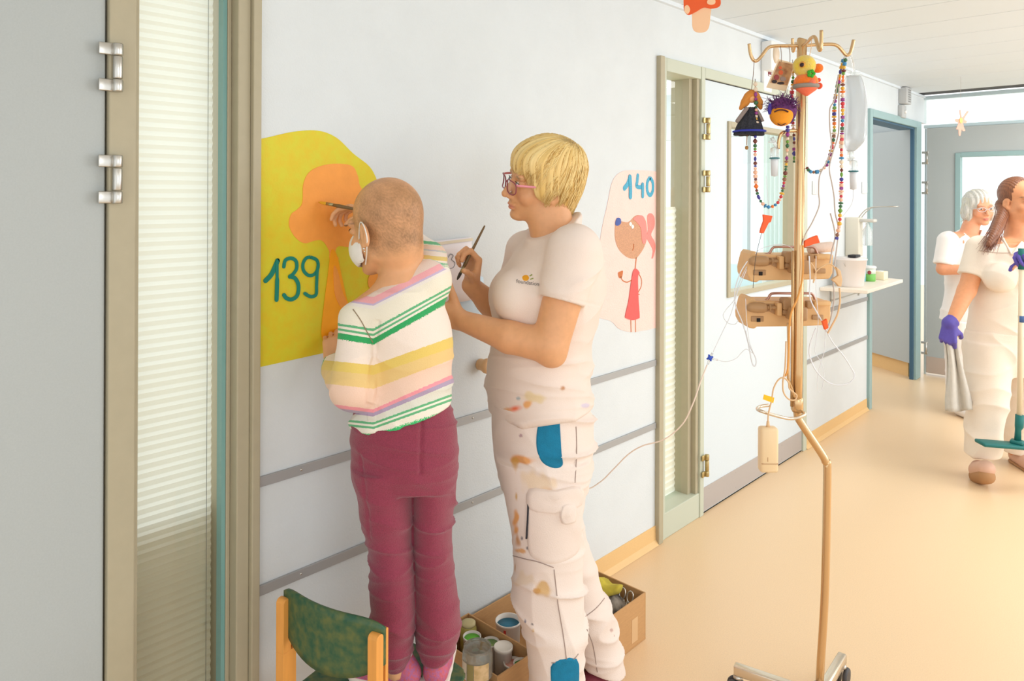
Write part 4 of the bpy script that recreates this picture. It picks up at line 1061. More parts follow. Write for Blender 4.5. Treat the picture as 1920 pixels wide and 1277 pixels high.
    S.col(tor([(428, 1003, 1082, .10), (452, 985, 1112, .145), (480, 962, 1125, .165), (520, 944, 1131, .172), (560, 930, 1126, .170), (600, 925, 1116, .165), (640, 921, 1106, .160), (690, 916, 1101, .160), (735, 915, 1106, .165), (775, 917, 1108, .168), (815, 918, 1110, .168)]), .03)
    S.ell(P(968, 556, 1.985), (.066, .075, .075), None, .05); S.ell(P(958, 552, 2.12), (.058, .07, .072), None, .05)
    S.cap(P(1048, 448, 2.05), P(1080, 478, 1.945), .062, .066, .04); S.cap(P(1030, 448, 2.11), P(985, 470, 2.22), .055, .055, .04)
    # neckline
    S.cap(P(1036, 462, 2.075), P(1050, 410, 2.088), .078, .062, .03)
    A, B, C = P(1006, 452, 2.005), P(1079, 402, 2.10), P(1002, 428, 2.14); nn = np.cross(B-A, C-A); nn = nn if nn[2] > 0 else -nn
    S.halfspace(A, nn, .003); S.cap(P(1007, 458, 1.97), P(1012, 425, 2.01), .003, .024, .004, sub=True)
    a, b = P(914, 776, 2.0), P(1108, 760, 2.0); n2 = np.cross(b-a, np.array([0, 1, -.03])); n2 = n2 if n2[2] < 0 else -n2; S.halfspace(P(914, 786, 2.0), n2, .006)
    a = P(1076, 470, 1.930); b = P(1053, 564, 1.905); S.cap(a, b, .072, .062, .035, cut=True)
    S.cap(P(985, 470, 2.22), P(968, 545, 2.245), .058, .060, .03, cut=True)
    # hollow of the near sleeve
    def disp(p):
        px, py = topx(p); k = .0014*vnoise(p[:, 0]*26, p[:, 1]*26, p[:, 2]*26, 21)
        u = p[:, 2]*120+p[:, 0]*18+1.6*vnoise(p[:, 0]*9, p[:, 1]*8, p[:, 2]*10, 22)
        k += .014*folds(p, 9, 58, 24, 3, .25)*np.clip((py-630)/70, 0, 1)
        v = p[:, 0]*60-p[:, 2]*55+1.5*vnoise(p[:, 0]*10, p[:, 1]*10, p[:, 2]*10, 23)
        k += .006*folds(p, 18, 24, 25, 3, -.9)*np.clip((px-1060)/30, 0, 1)
        k += .004*folds(p, 12, 20, 26, 3, .6)*np.clip((py-480)/60, 0, 1)
        hem = np.exp(-((py-(549+(px-1012)*.21))/2.2)**2)*(px > 1005)*(vs_d(p) < 1.99)
        return k-.0015*hem
    def vs_d(p): return p[:, 1]
    vs, fs = solid(S, .0036, 2, disp)
    px, py = topx(vs)
    col = np.tile(L3((238, 220, 208)), (len(vs), 1))
    rng = np.random.RandomState(3)
    def stain(cx, cy, rx, ry, c, a=.9, seed=1):
        nz = vnoise(px*.11, py*.11, vs[:, 1]*0, seed)*.45+vnoise(px*.27, py*.27, vs[:, 1]*0, seed+40)*.3
        m = np.clip((1-np.sqrt(((px-cx)/rx)**2+((py-cy)/ry)**2)+nz)*2.2, 0, 1)*a*(vs[:, 1] < 2.1); col[:] = col*(1-m[:, None])+L3(c)*m[:, None]
    stain(966, 766, 19, 13, (240, 100, 32), .9, 2); stain(985, 758, 14, 10, (236, 160, 60), .8, 3); stain(1000, 745, 22, 10, (226, 196, 110), .5, 4); stain(948, 768, 10, 8, (226, 170, 90), .6, 5)
    stain(971, 747, 6, 4, (130, 160, 170), .7, 6); stain(1056, 727, 7, 6, (190, 120, 50), .8, 7); stain(1098, 760, 8, 4, (190, 180, 220), .5, 8); stain(930, 640, 14, 20, (226, 196, 172), .35, 9)
    MS = mat('white_shirt', (243, 228, 216), .85, attr='Col', bump=.25, bscale=500)
    so = fmesh('t_shirt', view2world(vs), fs, MS, t, colors=col)
    bs = bvh_of(vs, fs)
    # print on the chest: small orange sun with two green strokes over grey lettering
    Msun = mat('sun_orange', (232, 160, 30), .6); Mgl = mat('leaf_green', (150, 160, 80), .6)
    drape(bs, [(979, 520), (983, 516), (989, 516), (992, 521), (989, 526), (982, 526)], 'sun_print', Msun, so, .0008, 3, 4)
    for pts in (([(993, 518), (998, 515)]), ([(994, 524), (1000, 522)])): drapeline(bs, pts, .0016, 'ray_print', Mgl, so, .0006)
    fc = bpy.data.curves.new('lettering', 'FONT'); fc.body = 'foundation'; fc.size = 10; ob = bpy.data.objects.new('tmp_lettering', fc); COL.objects.link(ob)
    dg = bpy.context.evaluated_depsgraph_get(); me = bpy.data.meshes.new_from_object(ob.evaluated_get(dg)); bpy.data.objects.remove(ob)
    fvs = np.array([v.co[:] for v in me.vertices]); ffs = [list(p.vertices) for p in me.polygons]; x0, x1 = fvs[:, 0].min(), fvs[:, 0].max()
    out = []; last = None
    for v in fvs:
        u = (v[0]-x0)/(x1-x0); sx = 968+u*43; sy = 530.5+u*6-(v[1]/10)*10.5
        h = hitpx(bs, sx, sy) or last; last = h; out.append(h[0]+h[1]*.0010)
    mb = MB(); mb.add(view2world(out), ffs); lo = mb.build('lettering', mat('print_grey', (110, 104, 104), .7), so); bpy.data.meshes.remove(me)
    # ---- trousers
    S = SD()
    def legst(rows): return [(P(a, py, d)[2], (P(a, py, d)[0]+P(b, py, d)[0])/2, d, (P(b, py, d)[0]-P(a, py, d)[0])/2, hd) for py, a, b, hd, d in rows]
    S.col(legst([(740, 926, 1100, .140, 2.07), (790, 922, 1108, .148, 2.07), (830, 925, 1112, .152, 2.07), (870, 932, 1108, .145, 2.07), (915, 944, 1100, .12, 2.08)]), .03)
    S.col(legst([(860, 930, 1108, .085, 2.00), (900, 940, 1104, .090, 2.0), (950, 950, 1092, .088, 1.99), (1000, 959, 1090, .084, 1.985), (1060, 962, 1092, .080, 1.98), (1130, 962, 1095, .080, 1.975), (1185, 983, 1093, .082, 1.97), (1230, 989, 1089, .084, 1.97), (1300, 992, 1092, .088, 1.97), (1408, 985, 1100, .095, 1.97)]), .02)
    S.col(legst([(860, 960, 1100, .085, 2.15), (950, 985, 1090, .085, 2.17), (1000, 1000, 1098, .082, 2.19), (1060, 1015, 1116, .080, 2.20), (1150, 1050, 1143, .078, 2.21), (1235, 1085, 1168, .080, 2.22), (1275, 1098, 1174, .084, 2.22)]), .02)
    S.halfspace(P(1130, 1268, 2.16), (-.35, -.1, -1), .004)
    def disp(p):
        px, py = topx(p); k = .002*vnoise(p[:, 0]*20, p[:, 1]*20, p[:, 2]*22, 41)
        u = p[:, 2]*95+p[:, 0]*26+2.0*vnoise(p[:, 0]*8, p[:, 1]*8, p[:, 2]*9, 42)
        k += .010*folds(p, 10, 40, 44, 4, .5)*(.45+.55*np.clip((px-1030)/50, 0, 1))
        v = p[:, 2]*40-p[:, 0]*90+vnoise(p[:, 0]*7, p[:, 1]*7, p[:, 2]*7, 43)
        return k+.004*folds(p, 22, 8, 46, 4, .5)
    vs, fs = solid(S, .0038, 2, disp); px, py = topx(vs); near = vs[:, 1] < 2.06
    col = np.tile(L3((236, 219, 208)), (len(vs), 1))
    def stain(cx, cy, rx, ry, c, a=.9, seed=1):
        nz = vnoise(px*.10, py*.10, vs[:, 1]*0, seed)*.5+vnoise(px*.3, py*.3, vs[:, 1]*0, seed+40)*.35
        m = np.clip((1-np.sqrt(((px-cx)/rx)**2+((py-cy)/ry)**2)+nz)*2.4, 0, 1)*a*near; col[:] = col*(1-m[:, None])+L3(c)*m[:, None]
    for q in ((978, 862, 22, 8, (226, 150, 60)), (967, 888, 9, 24, (214, 160, 80)), (1025, 920, 13, 8, (214, 140, 50)), (968, 930, 4, 18, (206, 160, 90)), (968, 975, 9, 20, (226, 150, 60)), (969, 1010, 9, 16, (200, 140, 80)), (975, 1033, 12, 5, (222, 160, 90)),
              (1020, 1105, 22, 12, (214, 170, 104)), (1005, 1108, 12, 5, (206, 150, 80)), (979, 1010, 4, 5, (90, 80, 90)), (991, 1028, 4, 4, (80, 80, 90)), (977, 817, 4, 3, (170, 130, 140)), (1003, 995, 5, 5, (226, 190, 110)), (1010, 905, 30, 26, (232, 206, 176)), (990, 1085, 20, 12, (232, 210, 186)),
              (985, 1165, 3, 3, (110, 110, 130)), (998, 1170, 3, 3, (60, 60, 70)), (1000, 1183, 4, 3, (214, 170, 90)), (966, 1062, 2, 10, (206, 160, 110))): stain(*q, .85, int(q[0]))
    near = vs[:, 1] > 2.06
    stain(1146, 1182, 3, 3, (190, 150, 140), .8, 3); stain(1152, 1192, 2, 2, (190, 150, 140), .8, 4)
    MT = mat('white_twill', (240, 226, 216), .85, attr='Col', bump=.25, bscale=420)
    to = fmesh('work_trousers', view2world(vs), fs, MT, t, colors=col); bt = bvh_of(vs, fs)
    Mb = mat('petrol_cloth', (6, 118, 154), .8, var=.12, scale=60, bump=.3, bscale=400); Mdk = mat('seam_dark', (168, 148, 138), .8); Mzip = mat('zip_dark', (44, 44, 52), .6); Mtw = mat('plain_twill', (236, 218, 206), .85, bump=.25, bscale=420)
    pk = drape(bt, [(1022, 770), (1046, 766), (1050, 800), (1053, 850), (1055, 872), (1040, 878), (1018, 868), (1007, 845), (1006, 815), (1012, 785)], 'front_pocket', Mb, to, .003, 18, 4)
    drape(bt, [(1037, 1243), (1081, 1235), (1085, 1277), (1080, 1330), (1036, 1330), (1033, 1275)], 'hem_patch', Mb, to, .004, 18, 3)
    cp = drape(bt, [(992, 918), (1040, 921), (1088, 912), (1091, 960), (1090, 1010), (1080, 1040), (1040, 1058), (1005, 1050), (990, 1030), (989, 970)], 'cargo_pocket', Mtw, to, .006, 14, 4, edge=.0)
    drape(bt, [(992, 916), (1040, 919), (1089, 911), (1090, 948), (1040, 962), (991, 955)], 'pocket_flap', Mtw, to, .012, 8, 3, edge=.006)
    drape(bt, [(1049, 945), (1075, 941), (1076, 976), (1070, 980), (1050, 980)], 'flap_tab', Mtw, to, .0145, 5, 3, edge=.010)
    drapeline(bt, [(992, 934), (991, 970), (989, 1008)], .0026, 'zip', Mzip, to, .006)
    for pts in ([(962, 1042), (985, 1048), (1010, 1054), (1038, 1064)], [(1039, 1068), (1046, 1130), (1056, 1190), (1062, 1236)], [(1098, 1156), (1118, 1140), (1133, 1122)], [(1100, 1180), (1112, 1210), (1120, 1260)], [(1080, 800), (1081, 850), (1078, 905)], [(1034, 1243), (1070, 1239), (1084, 1226)]):
        drapeline(bt, pts, .0013, 'seam', Mdk, to, .0006)
    # shoes
    Mb_ = mat('maroon_shoe', (126, 52, 66), .6); Ms = mat('tan_sole', (206, 170, 130), .7)
    for hx, hz, d in ((1132, 0, 2.215), (1055, 0, 1.97)):
        c = P(hx, 1270, d); dr = np.array([-.88, -.30]) if d < 2.1 else np.array([-.66, -.75]); dr = dr/np.linalg.norm(dr); sd = np.array([-dr[1], dr[0]])
        Q = lambda a, b, z: np.array([c[0]+dr[0]*a+sd[0]*b, c[1]+dr[1]*a+sd[1]*b, z])
        bk = -.045 if d > 2.1 else -.02
        S = SD(); S.cap(Q(bk, 0, .05), Q(.06, 0, .05), .036, .038, .01).cap(Q(.06, 0, .05), Q(.15, 0, .038), .038, .036, .01).cap(Q(bk+.01, 0, .06), Q(0.02, 0, .10), .036, .04, .01); S.halfspace(Q(0, 0, .022), (0, 0, -1), .002)
        v, f = solid(S, .004, 1); o = fmesh('shoe', view2world(v), f, Mb_, t)
        S = SD(); S.cap(Q(bk, 0, .015), Q(.06, 0, .015), .040, .040, .006).cap(Q(.06, 0, .015), Q(.155, 0, .015), .040, .037, .006); S.halfspace(Q(0, 0, .001), (0, 0, -1), .001); S.halfspace(Q(0, 0, .026), (0, 0, 1), .003)
        v, f = solid(S, .004, 1); fmesh('sole', view2world(v), f, Ms, o)
    paintbrush(P(857, 525, 2.155), P(909, 423, 2.165), 'long thin dark paintbrush held upright in the blond woman\'s hand', .0045, tipc=(70, 62, 54), hand=(112, 96, 66))
    return t
woman()
def shoe_at(parent, pts, r, M, floor=None, soleM=None, vox=.005):
    S = SD()
    for a, b in zip(pts, pts[1:]): S.cap(a, b, r, r*.95, .01)
    if floor is not None: S.halfspace(np.array([0, 0, floor]), (0, 0, -1), .002)
    v, f = solid(S, vox, 1); return fmesh('shoe', view2world(v), f, M, parent)
def nurse_front():
    P = V; d0 = 4.0
    foot = P(1880, 880, d0); foot[2] = 0
    t = thing('person', 'young brown-haired nurse in a beige tunic and purple gloves, carrying the mop', 'nurse', w(foot))
    HM = headM([.10, -.99, -.02], roll=-.05); hs = 1.03; HC = P(1914, 376, 4.0)
    S = SD(); add_head(S, HC, HM, hs)
    S.cap(P(1908, 400, 4.0), P(1906, 450, 4.02), .055, .062, .03)
    S.cap(P(1835, 462, 4.0), P(1985, 462, 4.0), .05, .05, .04)
    S.col(st_([(455, 1850, 1965, .08), (520, 1840, 1975, .11), (600, 1832, 1980, .11), (680, 1825, 1985, .12)], d0), .04)
    S.cap(P(1850, 660, 4.0), P(1850, 760, 3.93), .08, .06, .03); S.cap(P(1850, 760, 3.93), P(1842, 845, 3.92), .055, .04, .02)
    S.cap(P(1930, 660, 4.02), P(1915, 760, 4.05), .08, .06, .03); S.cap(P(1915, 760, 4.05), P(1905, 845, 4.12), .055, .04, .02)
    # right arm hanging, left arm up to the mop
    S.cap(P(1837, 470, 3.98), P(1813, 545, 3.96), .054, .045, .02); S.cap(P(1812, 545, 3.96), P(1784, 606, 3.90), .046, .030, .02)
    wr = P(1780, 606, 3.895); add_hand(S, wr, np.array([-.18, -.15, -1]), np.array([.55, .75, -.1]), right=True, s=1.0, curl=(1.0, 1.1, 1.1, 1.1), thumb=(.75, .45), tb=.8)
    S.cap(P(1978, 470, 3.98), P(2000, 540, 3.93), .055, .046, .02); S.cap(P(2000, 540, 3.93), P(1940, 492, 3.78), .044, .030, .02)
    add_hand(S, P(1938, 490, 3.775), np.array([-.75, -.3, .45]), np.array([-.45, -.6, -.5]), right=False, s=1.0, curl=(.95, 1.0, 1.0, 1.0), thumb=(.4, .2))
    vs, fs = solid(S, .0050, 1, zs=[(-1, .012), (.75, .0050)])
    col = np.tile(L3((224, 156, 112)), (len(vs), 1)); face_paint(vs, col, HC, HM, hs)
    # gloves are coloured cloth of their own: see below
    fmesh('body', view2world(vs), fs, SKIN, t, colors=col); eyes(HC, HM, hs, t, (90, 70, 60))
    T = lambda *p: HC+hs*(HM@np.array(p, float))
    Mg = mat('purple_glove', (88, 74, 160), .55, var=.08, scale=60, bump=.2, bscale=150)
    S = SD(); add_hand(S, wr, np.array([-.18, -.15, -1]), np.array([.55, .75, -.1]), right=True, s=1.10, curl=(1.0, 1.1, 1.1, 1.1), thumb=(.75, .45), tb=.8); S.cap(wr, P(1788, 600, 3.90), .037, .037, .01, cut=True)
    v, f = solid(S, .004, 1); fmesh('glove', view2world(v), f, Mg, t)
    S = SD(); add_hand(S, P(1938, 490, 3.775), np.array([-.75, -.3, .45]), np.array([-.45, -.6, -.5]), right=False, s=1.10, curl=(.95, 1.0, 1.0, 1.0), thumb=(.4, .2)); v, f = solid(S, .004, 1); fmesh('glove', view2world(v), f, Mg, t)
    # hair drawn back, tail over the shoulder
    S = SD(); S.ell(T(0, -.030, .040), np.array([.083, .092, .090])*hs, HM, .01); S.ell(T(0, .115, -.01), np.array([.10, .085, .095])*hs, HM, .008, True)
    for g in (-1, 1): S.ell(T(g*.09, -.004, -.018), np.array([.030, .026, .036])*hs, HM, .004, True)
    S.halfspace(T(0, -.06, -.062), HM@np.array([0, -.0, -1.0]), .01)
    pts = [T(.050, -.08, -.02), P(1881, 398, 4.02), P(1873, 420, 3.97), P(1863, 443, 3.90), P(1853, 460, 3.868)]
    tail = spl(pts, 5); rs = np.interp(np.linspace(0, 1, len(tail)), [0, .25, .6, 1], [.026, .026, .027, .008]); S.chain(tail, rs, .02)
    def disp(p):
        return .0011*np.sin(p[:, 0]*420+p[:, 2]*160+2.5*vnoise(p[:, 0]*40, p[:, 1]*40, p[:, 2]*18, 3))
    v, f = solid(S, .0045, 1, disp); Mh = mat('brown_hair', (112, 68, 46), .4, c2=(140, 88, 58), scale=30, stretch=(8, 8, 1))
    ho = fmesh('hair', view2world(v), f, Mh, t)
    rng = random.Random(2); paths = []
    for i in range(140):
        o = np.array([rng.gauss(0, .011), rng.gauss(0, .011), 0]); e = np.array([rng.gauss(0, .02), rng.gauss(0, .01), rng.gauss(-.02, .02)])
        paths.append(view2world([p+o+e*(k/len(tail)) for k, p in enumerate(tail[2:])]))
    strands(ho, paths, .0016, mat('hair_chestnut', (132, 80, 56), .4))
    # tunic
    Mt = mat('beige_tunic', (236, 220, 202), .85, var=.03, scale=12, bump=.25, bscale=300)
    S = SD(); S.col(st_([(446, 1872, 1945, .07), (462, 1838, 1978, .095), (500, 1832, 1984, .115), (560, 1826, 1984, .12), (610, 1818, 1988, .125), (668, 1808, 1994, .14)], d0), .03)
    S.ell(P(1875, 520, 3.88), (.085, .07, .08), None, .05); S.ell(P(1940, 520, 3.88), (.085, .07, .08), None, .05)
    S.cap(P(1837, 466, 3.99), P(1822, 518, 3.97), .073, .072, .04, cut=True); S.cap(P(1976, 466, 3.99), P(1990, 518, 3.96), .073, .072, .04, cut=True)
    S.cap(P(1906, 452, 3.99), P(1908, 400, 3.99), .064, .075, .006, sub=True); S.cap(P(1897, 480, 3.86), P(1903, 440, 3.93), .008, .06, .006, sub=True)
    a, b = P(1806, 640, 3.9), P(1925, 662, 3.9); n2 = np.cross(b-a, np.array([0, 1, 0])); n2 = n2 if n2[2] < 0 else -n2; S.halfspace(a, n2, .006)
    def disp(p):
        u = p[:, 2]*50+p[:, 0]*35+1.8*vnoise(p[:, 0]*6, p[:, 1]*6, p[:, 2]*6, 52); return .003*vnoise(p[:, 0]*14, p[:, 1]*14, p[:, 2]*14, 51)+.006*folds(p, 10, 18, 54, 3, .8)*np.clip((1.25-p[:, 2])*3, 0.2, 1)
    v, f = solid(S, .0052, 2, disp); so = fmesh('tunic', view2world(v), f, Mt, t); bs = bvh_of(v, f)
    Ms = mat('beige_seam', (190, 172, 152), .8)
    drapeline(bs, [(1836, 470), (1870, 474), (1916, 474)], .0022, 'seam', Ms, so, .001)
    drape(bs, [(1846, 458), (1868, 460), (1868, 467), (1846, 465)], 'name_badge', mat('badge_white', (240, 236, 232), .4), so, .006, 3, 2, edge=.004)
    for pts in ([(1879, 446), (1888, 462), (1897, 478)], [(1929, 440), (1912, 460), (1897, 478)]): drapeline(bs, pts, .006, 'collar_band', Mt, so, .002)
    # trousers
    S = SD(); S.col(st_([(620, 1815, 1985, .13), (660, 1812, 1988, .14), (700, 1816, 1984, .12)], d0), .03)
    S.col(st_([(640, 1811, 1900, .12, 4.0), (680, 1814, 1895, .115, 3.98), (720, 1817, 1889, .10, 3.95), (760, 1819, 1884, .095, 3.93), (800, 1816, 1876, .09, 3.92), (835, 1814, 1870, .09, 3.91), (852, 1813, 1868, .088, 3.91)], d0), .02)
    S.col(st_([(640, 1895, 1984, .12, 4.02), (700, 1890, 1970, .11, 4.04), (760, 1886, 1945, .095, 4.07), (820, 1883, 1930, .09, 4.11), (846, 1882, 1928, .088, 4.12)], d0), .012)
    def disp(p):
        u = p[:, 2]*70+p[:, 0]*40+2*vnoise(p[:, 0]*6, p[:, 1]*6, p[:, 2]*6, 62); return .003*vnoise(p[:, 0]*14, p[:, 1]*14, p[:, 2]*14, 61)+.008*folds(p, 12, 22, 64, 3, .9)
    v, f = solid(S, .0052, 2, disp); fmesh('trousers', view2world(v), f, mat('beige_trousers', (238, 222, 204), .85, var=.03, scale=12, bump=.25, bscale=300), t)
    Mshoe = mat('nude_clog', (214, 170, 146), .55); Msole = mat('brown_sole', (176, 130, 88), .8)
    # front foot: heel down, toes lifted toward the camera
    h = P(1836, 872, 3.93); h[2] = .045
    o = shoe_at(t, [h, h+np.array([-.045, -.06, .012]), h+np.array([-.07, -.165, .062])], .044, Mshoe)
    S = SD(); S.cap(h+np.array([.0, .0, -.030]), h+np.array([-.045, -.06, -.020]), .040, .042, .006); S.cap(h+np.array([-.045, -.06, -.020]), h+np.array([-.075, -.175, .026]), .042, .040, .006)
    v, f = solid(S, .005, 1); fmesh('sole', view2world(v), f, Msole, o)
    h = P(1908, 862, 4.13); h[2] = .046; o = shoe_at(t, [h, h+np.array([-.01, -.09, -.002]), h+np.array([-.015, -.15, -.008])], .046, Mshoe, .012)
    S = SD(); S.cap(h+np.array([0, 0, -.034]), h+np.array([-.015, -.155, -.034]), .046, .044, .004); S.halfspace(np.array([0, 0, .001]), (0, 0, -1), .001); S.halfspace(np.array([0, 0, .016]), (0, 0, 1), .002); v, f = solid(S, .005, 1); fmesh('sole', view2world(v), f, Msole, o)
    # mop carried in front of her
    Mgr = mat('mop_green', (22, 104, 100), .5); dm = 3.74
    m = thing('floor_mop', 'flat mop with pale handle and dark green head, carried by the young nurse', 'mop', w(P(1900, 838, dm)))
    mb = MB(); mb.tube(view2world([P(1911, 800, dm), P(1916, 480, dm-.02)]), .0125, 12); mb.build('handle', mat('mop_handle', (226, 208, 178), .4), m)
    mb = MB(); mb.tube(view2world([P(1915.8, 505, dm-.019), P(1916.4, 466, dm-.021)]), .017, 12); mb.build('grip', Mgr, m)
    mb = MB(); mb.tube(view2world([P(1912, 778, dm), P(1911, 800, dm), P(1909, 806, dm), P(1908, 826, dm)]), [.020, .020, .014, .016], 12); mb.rbox(w(P(1907, 829, dm)), (.06, .05, .022), .008); mb.build('joint', Mgr, m)
    mb = MB(); a, b = w(P(1836, 830, dm)), w(P(1960, 840, dm)); B_ = frame(b-a); mb.rbox((a+b)/2, (.085, .020, np.linalg.norm(b-a)), .007, np.stack([np.cross(B_[:, 2], UP), UP, B_[:, 2]], 1)); mb.build('mop_head', Mgr, m)
    mb = MB(); mb.tube(view2world([P(1916, 592, dm-.013), P(1916, 604, dm-.013)]), .017, 12); mb.build('clamp_ring', mat('mop_blue', (70, 100, 150), .5), m)
    # grey cloth hanging from the gloved hand
    c = thing('cleaning_cloth', 'long grey cloth hanging from the nurse\'s purple glove', 'cloth', w(P(1790, 770, 3.90)))
    mb = MB(); n, mm = 22, 14; vs = []; fs = []
    for i in range(n+1):
        u = i/n; y = 632+u*138; l = 1766+u*12+4*math.sin(u*5); r = 1795+u*(30)-6*math.sin(u*3.1)*(1-u); 
        for j in range(mm+1):
            q = j/mm; vs.append(w(P(l+(r-l)*q, y+(2*math.sin(q*5) if i == n else 0), 3.89+.022*math.sin(q*11+u*2)*(.5+.5*u)+.02*u)))
    for i in range(n):
        for j in range(mm): a = i*(mm+1)+j; fs.append((a, a+1, a+mm+2, a+mm+1))
    mb.add(vs, fs, 0, True); o = mb.build('cloth', mat('grey_cloth', (206, 200, 190), .9, var=.05, scale=30, bump=.4, bscale=300), c); md = o.modifiers.new('s', 'SOLIDIFY'); md.thickness = .006
nurse_front()
def nurse_back():
    P = V; d0 = 5.05
    foot = P(1815, 775, d0); foot[2] = 0
    t = thing('person', 'older nurse with grey bob and glasses, in white, behind the nurse with the mop', 'nurse', w(foot))
    HM = headM([-.10, -.99, -.06], roll=-.03); hs = 1.0; HC = P(1836, 390, d0)
    S = SD(); add_head(S, HC, HM, hs)
    S.cap(P(1826, 405, d0+.02), P(1816, 440, d0+.02), .050, .06, .03)
    S.cap(P(1780, 448, d0), P(1860, 448, d0+.06), .05, .05, .04)
    S.col(st_([(440, 1790, 1845, .08), (500, 1778, 1850, .10), (560, 1785, 1850, .11), (620, 1786, 1850, .11)], d0+.03), .03)
    S.cap(P(1776, 455, d0-.02), P(1768, 503, d0-.04), .05, .042, .02); S.cap(P(1768, 505, d0-.04), P(1815, 506, d0-.14), .040, .03, .02)
    add_hand(S, P(1818, 506, d0-.15), np.array([.9, -.4, .1]), np.array([.2, .5, -.8]), right=True, s=.95)
    S.cap(P(1862, 455, d0+.06), P(1868, 505, d0+.0), .05, .042, .02); S.cap(P(1868, 505, d0), P(1838, 512, d0-.16), .040, .03, .02)
    S.cap(P(1803, 600, d0), P(1800, 760, d0), .07, .04, .02); S.cap(P(1835, 600, d0+.05), P(1840, 755, d0+.12), .07, .04, .02)
    vs, fs = solid(S, .0055, 1, zs=[(-1, .012), (.75, .0055)])
    col = np.tile(L3((226, 158, 120)), (len(vs), 1)); face_paint(vs, col, HC, HM, hs, brow=(150, 120, 100)); fmesh('body', view2world(vs), fs, SKIN, t, colors=col); eyes(HC, HM, hs, t, (90, 80, 75))
    T = lambda *p: HC+hs*(HM@np.array(p, float))
    S = SD(); S.ell(T(0, -.022, .040), np.array([.092, .100, .092])*hs, HM, .01)
    for g in (-1, 1): S.ell(T(g*.070, -.015, -.030), np.array([.036, .060, .080])*hs, HM, .02)
    S.ell(T(0, -.07, -.040), np.array([.075, .045, .075])*hs, HM, .02)
    S.ell(T(.0, .120, -.045), np.array([.076, .088, .098])*hs, HM, .006, True); S.halfspace(T(0, 0, -.088), HM@np.array([0, 0, -1.0]), .01)
    def disp(p): return .003*np.sin(p[:, 0]*260+2*vnoise(p[:, 0]*30, p[:, 1]*30, p[:, 2]*14, 3))
    v, f = solid(S, .0045, 1, disp); ho = fmesh('hair', view2world(v), f, mat('grey_hair', (216, 212, 204), .5, c2=(186, 182, 172), scale=26, stretch=(7, 7, 1)), t)
    bv = bvh_of(v, f); rng = random.Random(9); paths = []
    for i in range(220):
        a = rng.uniform(-math.pi, math.pi); pts = []
        if abs(a) < .9: continue
        for j in range(7):
            u = j/6; q = np.array([math.sin(a)*.10*math.sin(u*1.57), math.cos(a)*.11*math.sin(u*1.57)-.02, .13-.225*(1-math.cos(u*1.57))])
            loc, nr, _, _ = bv.find_nearest(Vector(T(*q))); pts.append(np.array(loc)+np.array(nr)*.001)
        pts.append(pts[-1]+np.array([rng.gauss(0, .008), rng.gauss(0, .006), -.012])); paths.append(view2world(pts))
    strands(ho, paths, .0014, mat('hair_silver', (226, 222, 206), .45))
    mb = MB(); Mf = mat('silver_frame', (206, 206, 210), .3, .6)
    for g in (-1, 1):
        mb.tube(view2world([T(g*(.034+.025*math.cos(a)), .106-.008*max(0, math.cos(a)), -.004+.015*math.sin(a)) for a in np.linspace(0, 6.283, 20, endpoint=False)]), .0018, 5, closed=True)
        mb.tube(view2world([T(g*.059, .098, .002), T(g*.074, .05, .002), T(g*.082, -.01, .002)]), .0018, 5)
    mb.tube(view2world([T(-.009, .106, 0), T(.009, .106, 0)]), .0018, 5); mb.build('glasses', Mf, t)
    Mt = mat('white_tunic', (244, 236, 230), .85, var=.02, scale=12, bump=.2, bscale=300)
    S = SD(); S.col(st_([(430, 1803, 1838, .07), (446, 1776, 1862, .09), (480, 1772, 1862, .115), (540, 1776, 1862, .125), (600, 1764, 1868, .14)], d0+.03), .03)
    S.cap(P(1778, 452, d0-.01), P(1770, 496, d0-.03), .068, .066, .03, cut=True); S.cap(P(1861, 452, d0+.06), P(1867, 494, d0+.03), .060, .064, .03, cut=True)
    S.cap(P(1820, 440, d0), P(1824, 410, d0), .056, .07, .006, sub=True); S.cap(P(1825, 450, d0-.08), P(1824, 430, d0-.03), .006, .05, .006, sub=True)
    def disp(p):
        u = p[:, 2]*55+p[:, 0]*30+1.8*vnoise(p[:, 0]*6, p[:, 1]*6, p[:, 2]*6, 72); return .003*vnoise(p[:, 0]*14, p[:, 1]*14, p[:, 2]*14, 71)+.006*folds(p, 12, 18, 74, 3, .9)
    v, f = solid(S, .006, 2, disp); so = fmesh('tunic', view2world(v), f, Mt, t); bs = bvh_of(v, f)
    bd = drape(bs, [(1799, 446), (1820, 440), (1822, 455), (1801, 462)], 'name_badge', mat('badge_white', (240, 236, 232), .4), so, .006, 3, 2, edge=.004)
    drape(bs, [(1803, 451), (1808, 449), (1809, 457), (1804, 459)], 'badge_picture', mat('badge_orange', (214, 150, 110), .5), bd, .0075, 2, 2, edge=.007)
    S = SD(); S.col(st_([(560, 1776, 1860, .12), (600, 1772, 1862, .125), (640, 1776, 1858, .11)], d0+.03), .02)
    S.col(st_([(600, 1772, 1818, .10), (680, 1776, 1822, .085), (768, 1777, 1815, .075)], d0), .012); S.col(st_([(600, 1815, 1862, .10), (680, 1812, 1858, .085), (760, 1815, 1855, .075)], d0+.08), .012)
    v, f = solid(S, .006, 2, disp); fmesh('trousers', view2world(v), f, mat('white_trousers', (242, 232, 226), .85, bump=.2, bscale=300), t)
    Mshoe = mat('white_clog', (238, 232, 228), .5)
    for a, d in ((1800, d0-.02), (1838, d0+.1)):
        h = P(a, 770, d); h[2] = .045; shoe_at(t, [h, h+np.array([.02, -.15, -.006])], .045, Mshoe, .001)
nurse_back()
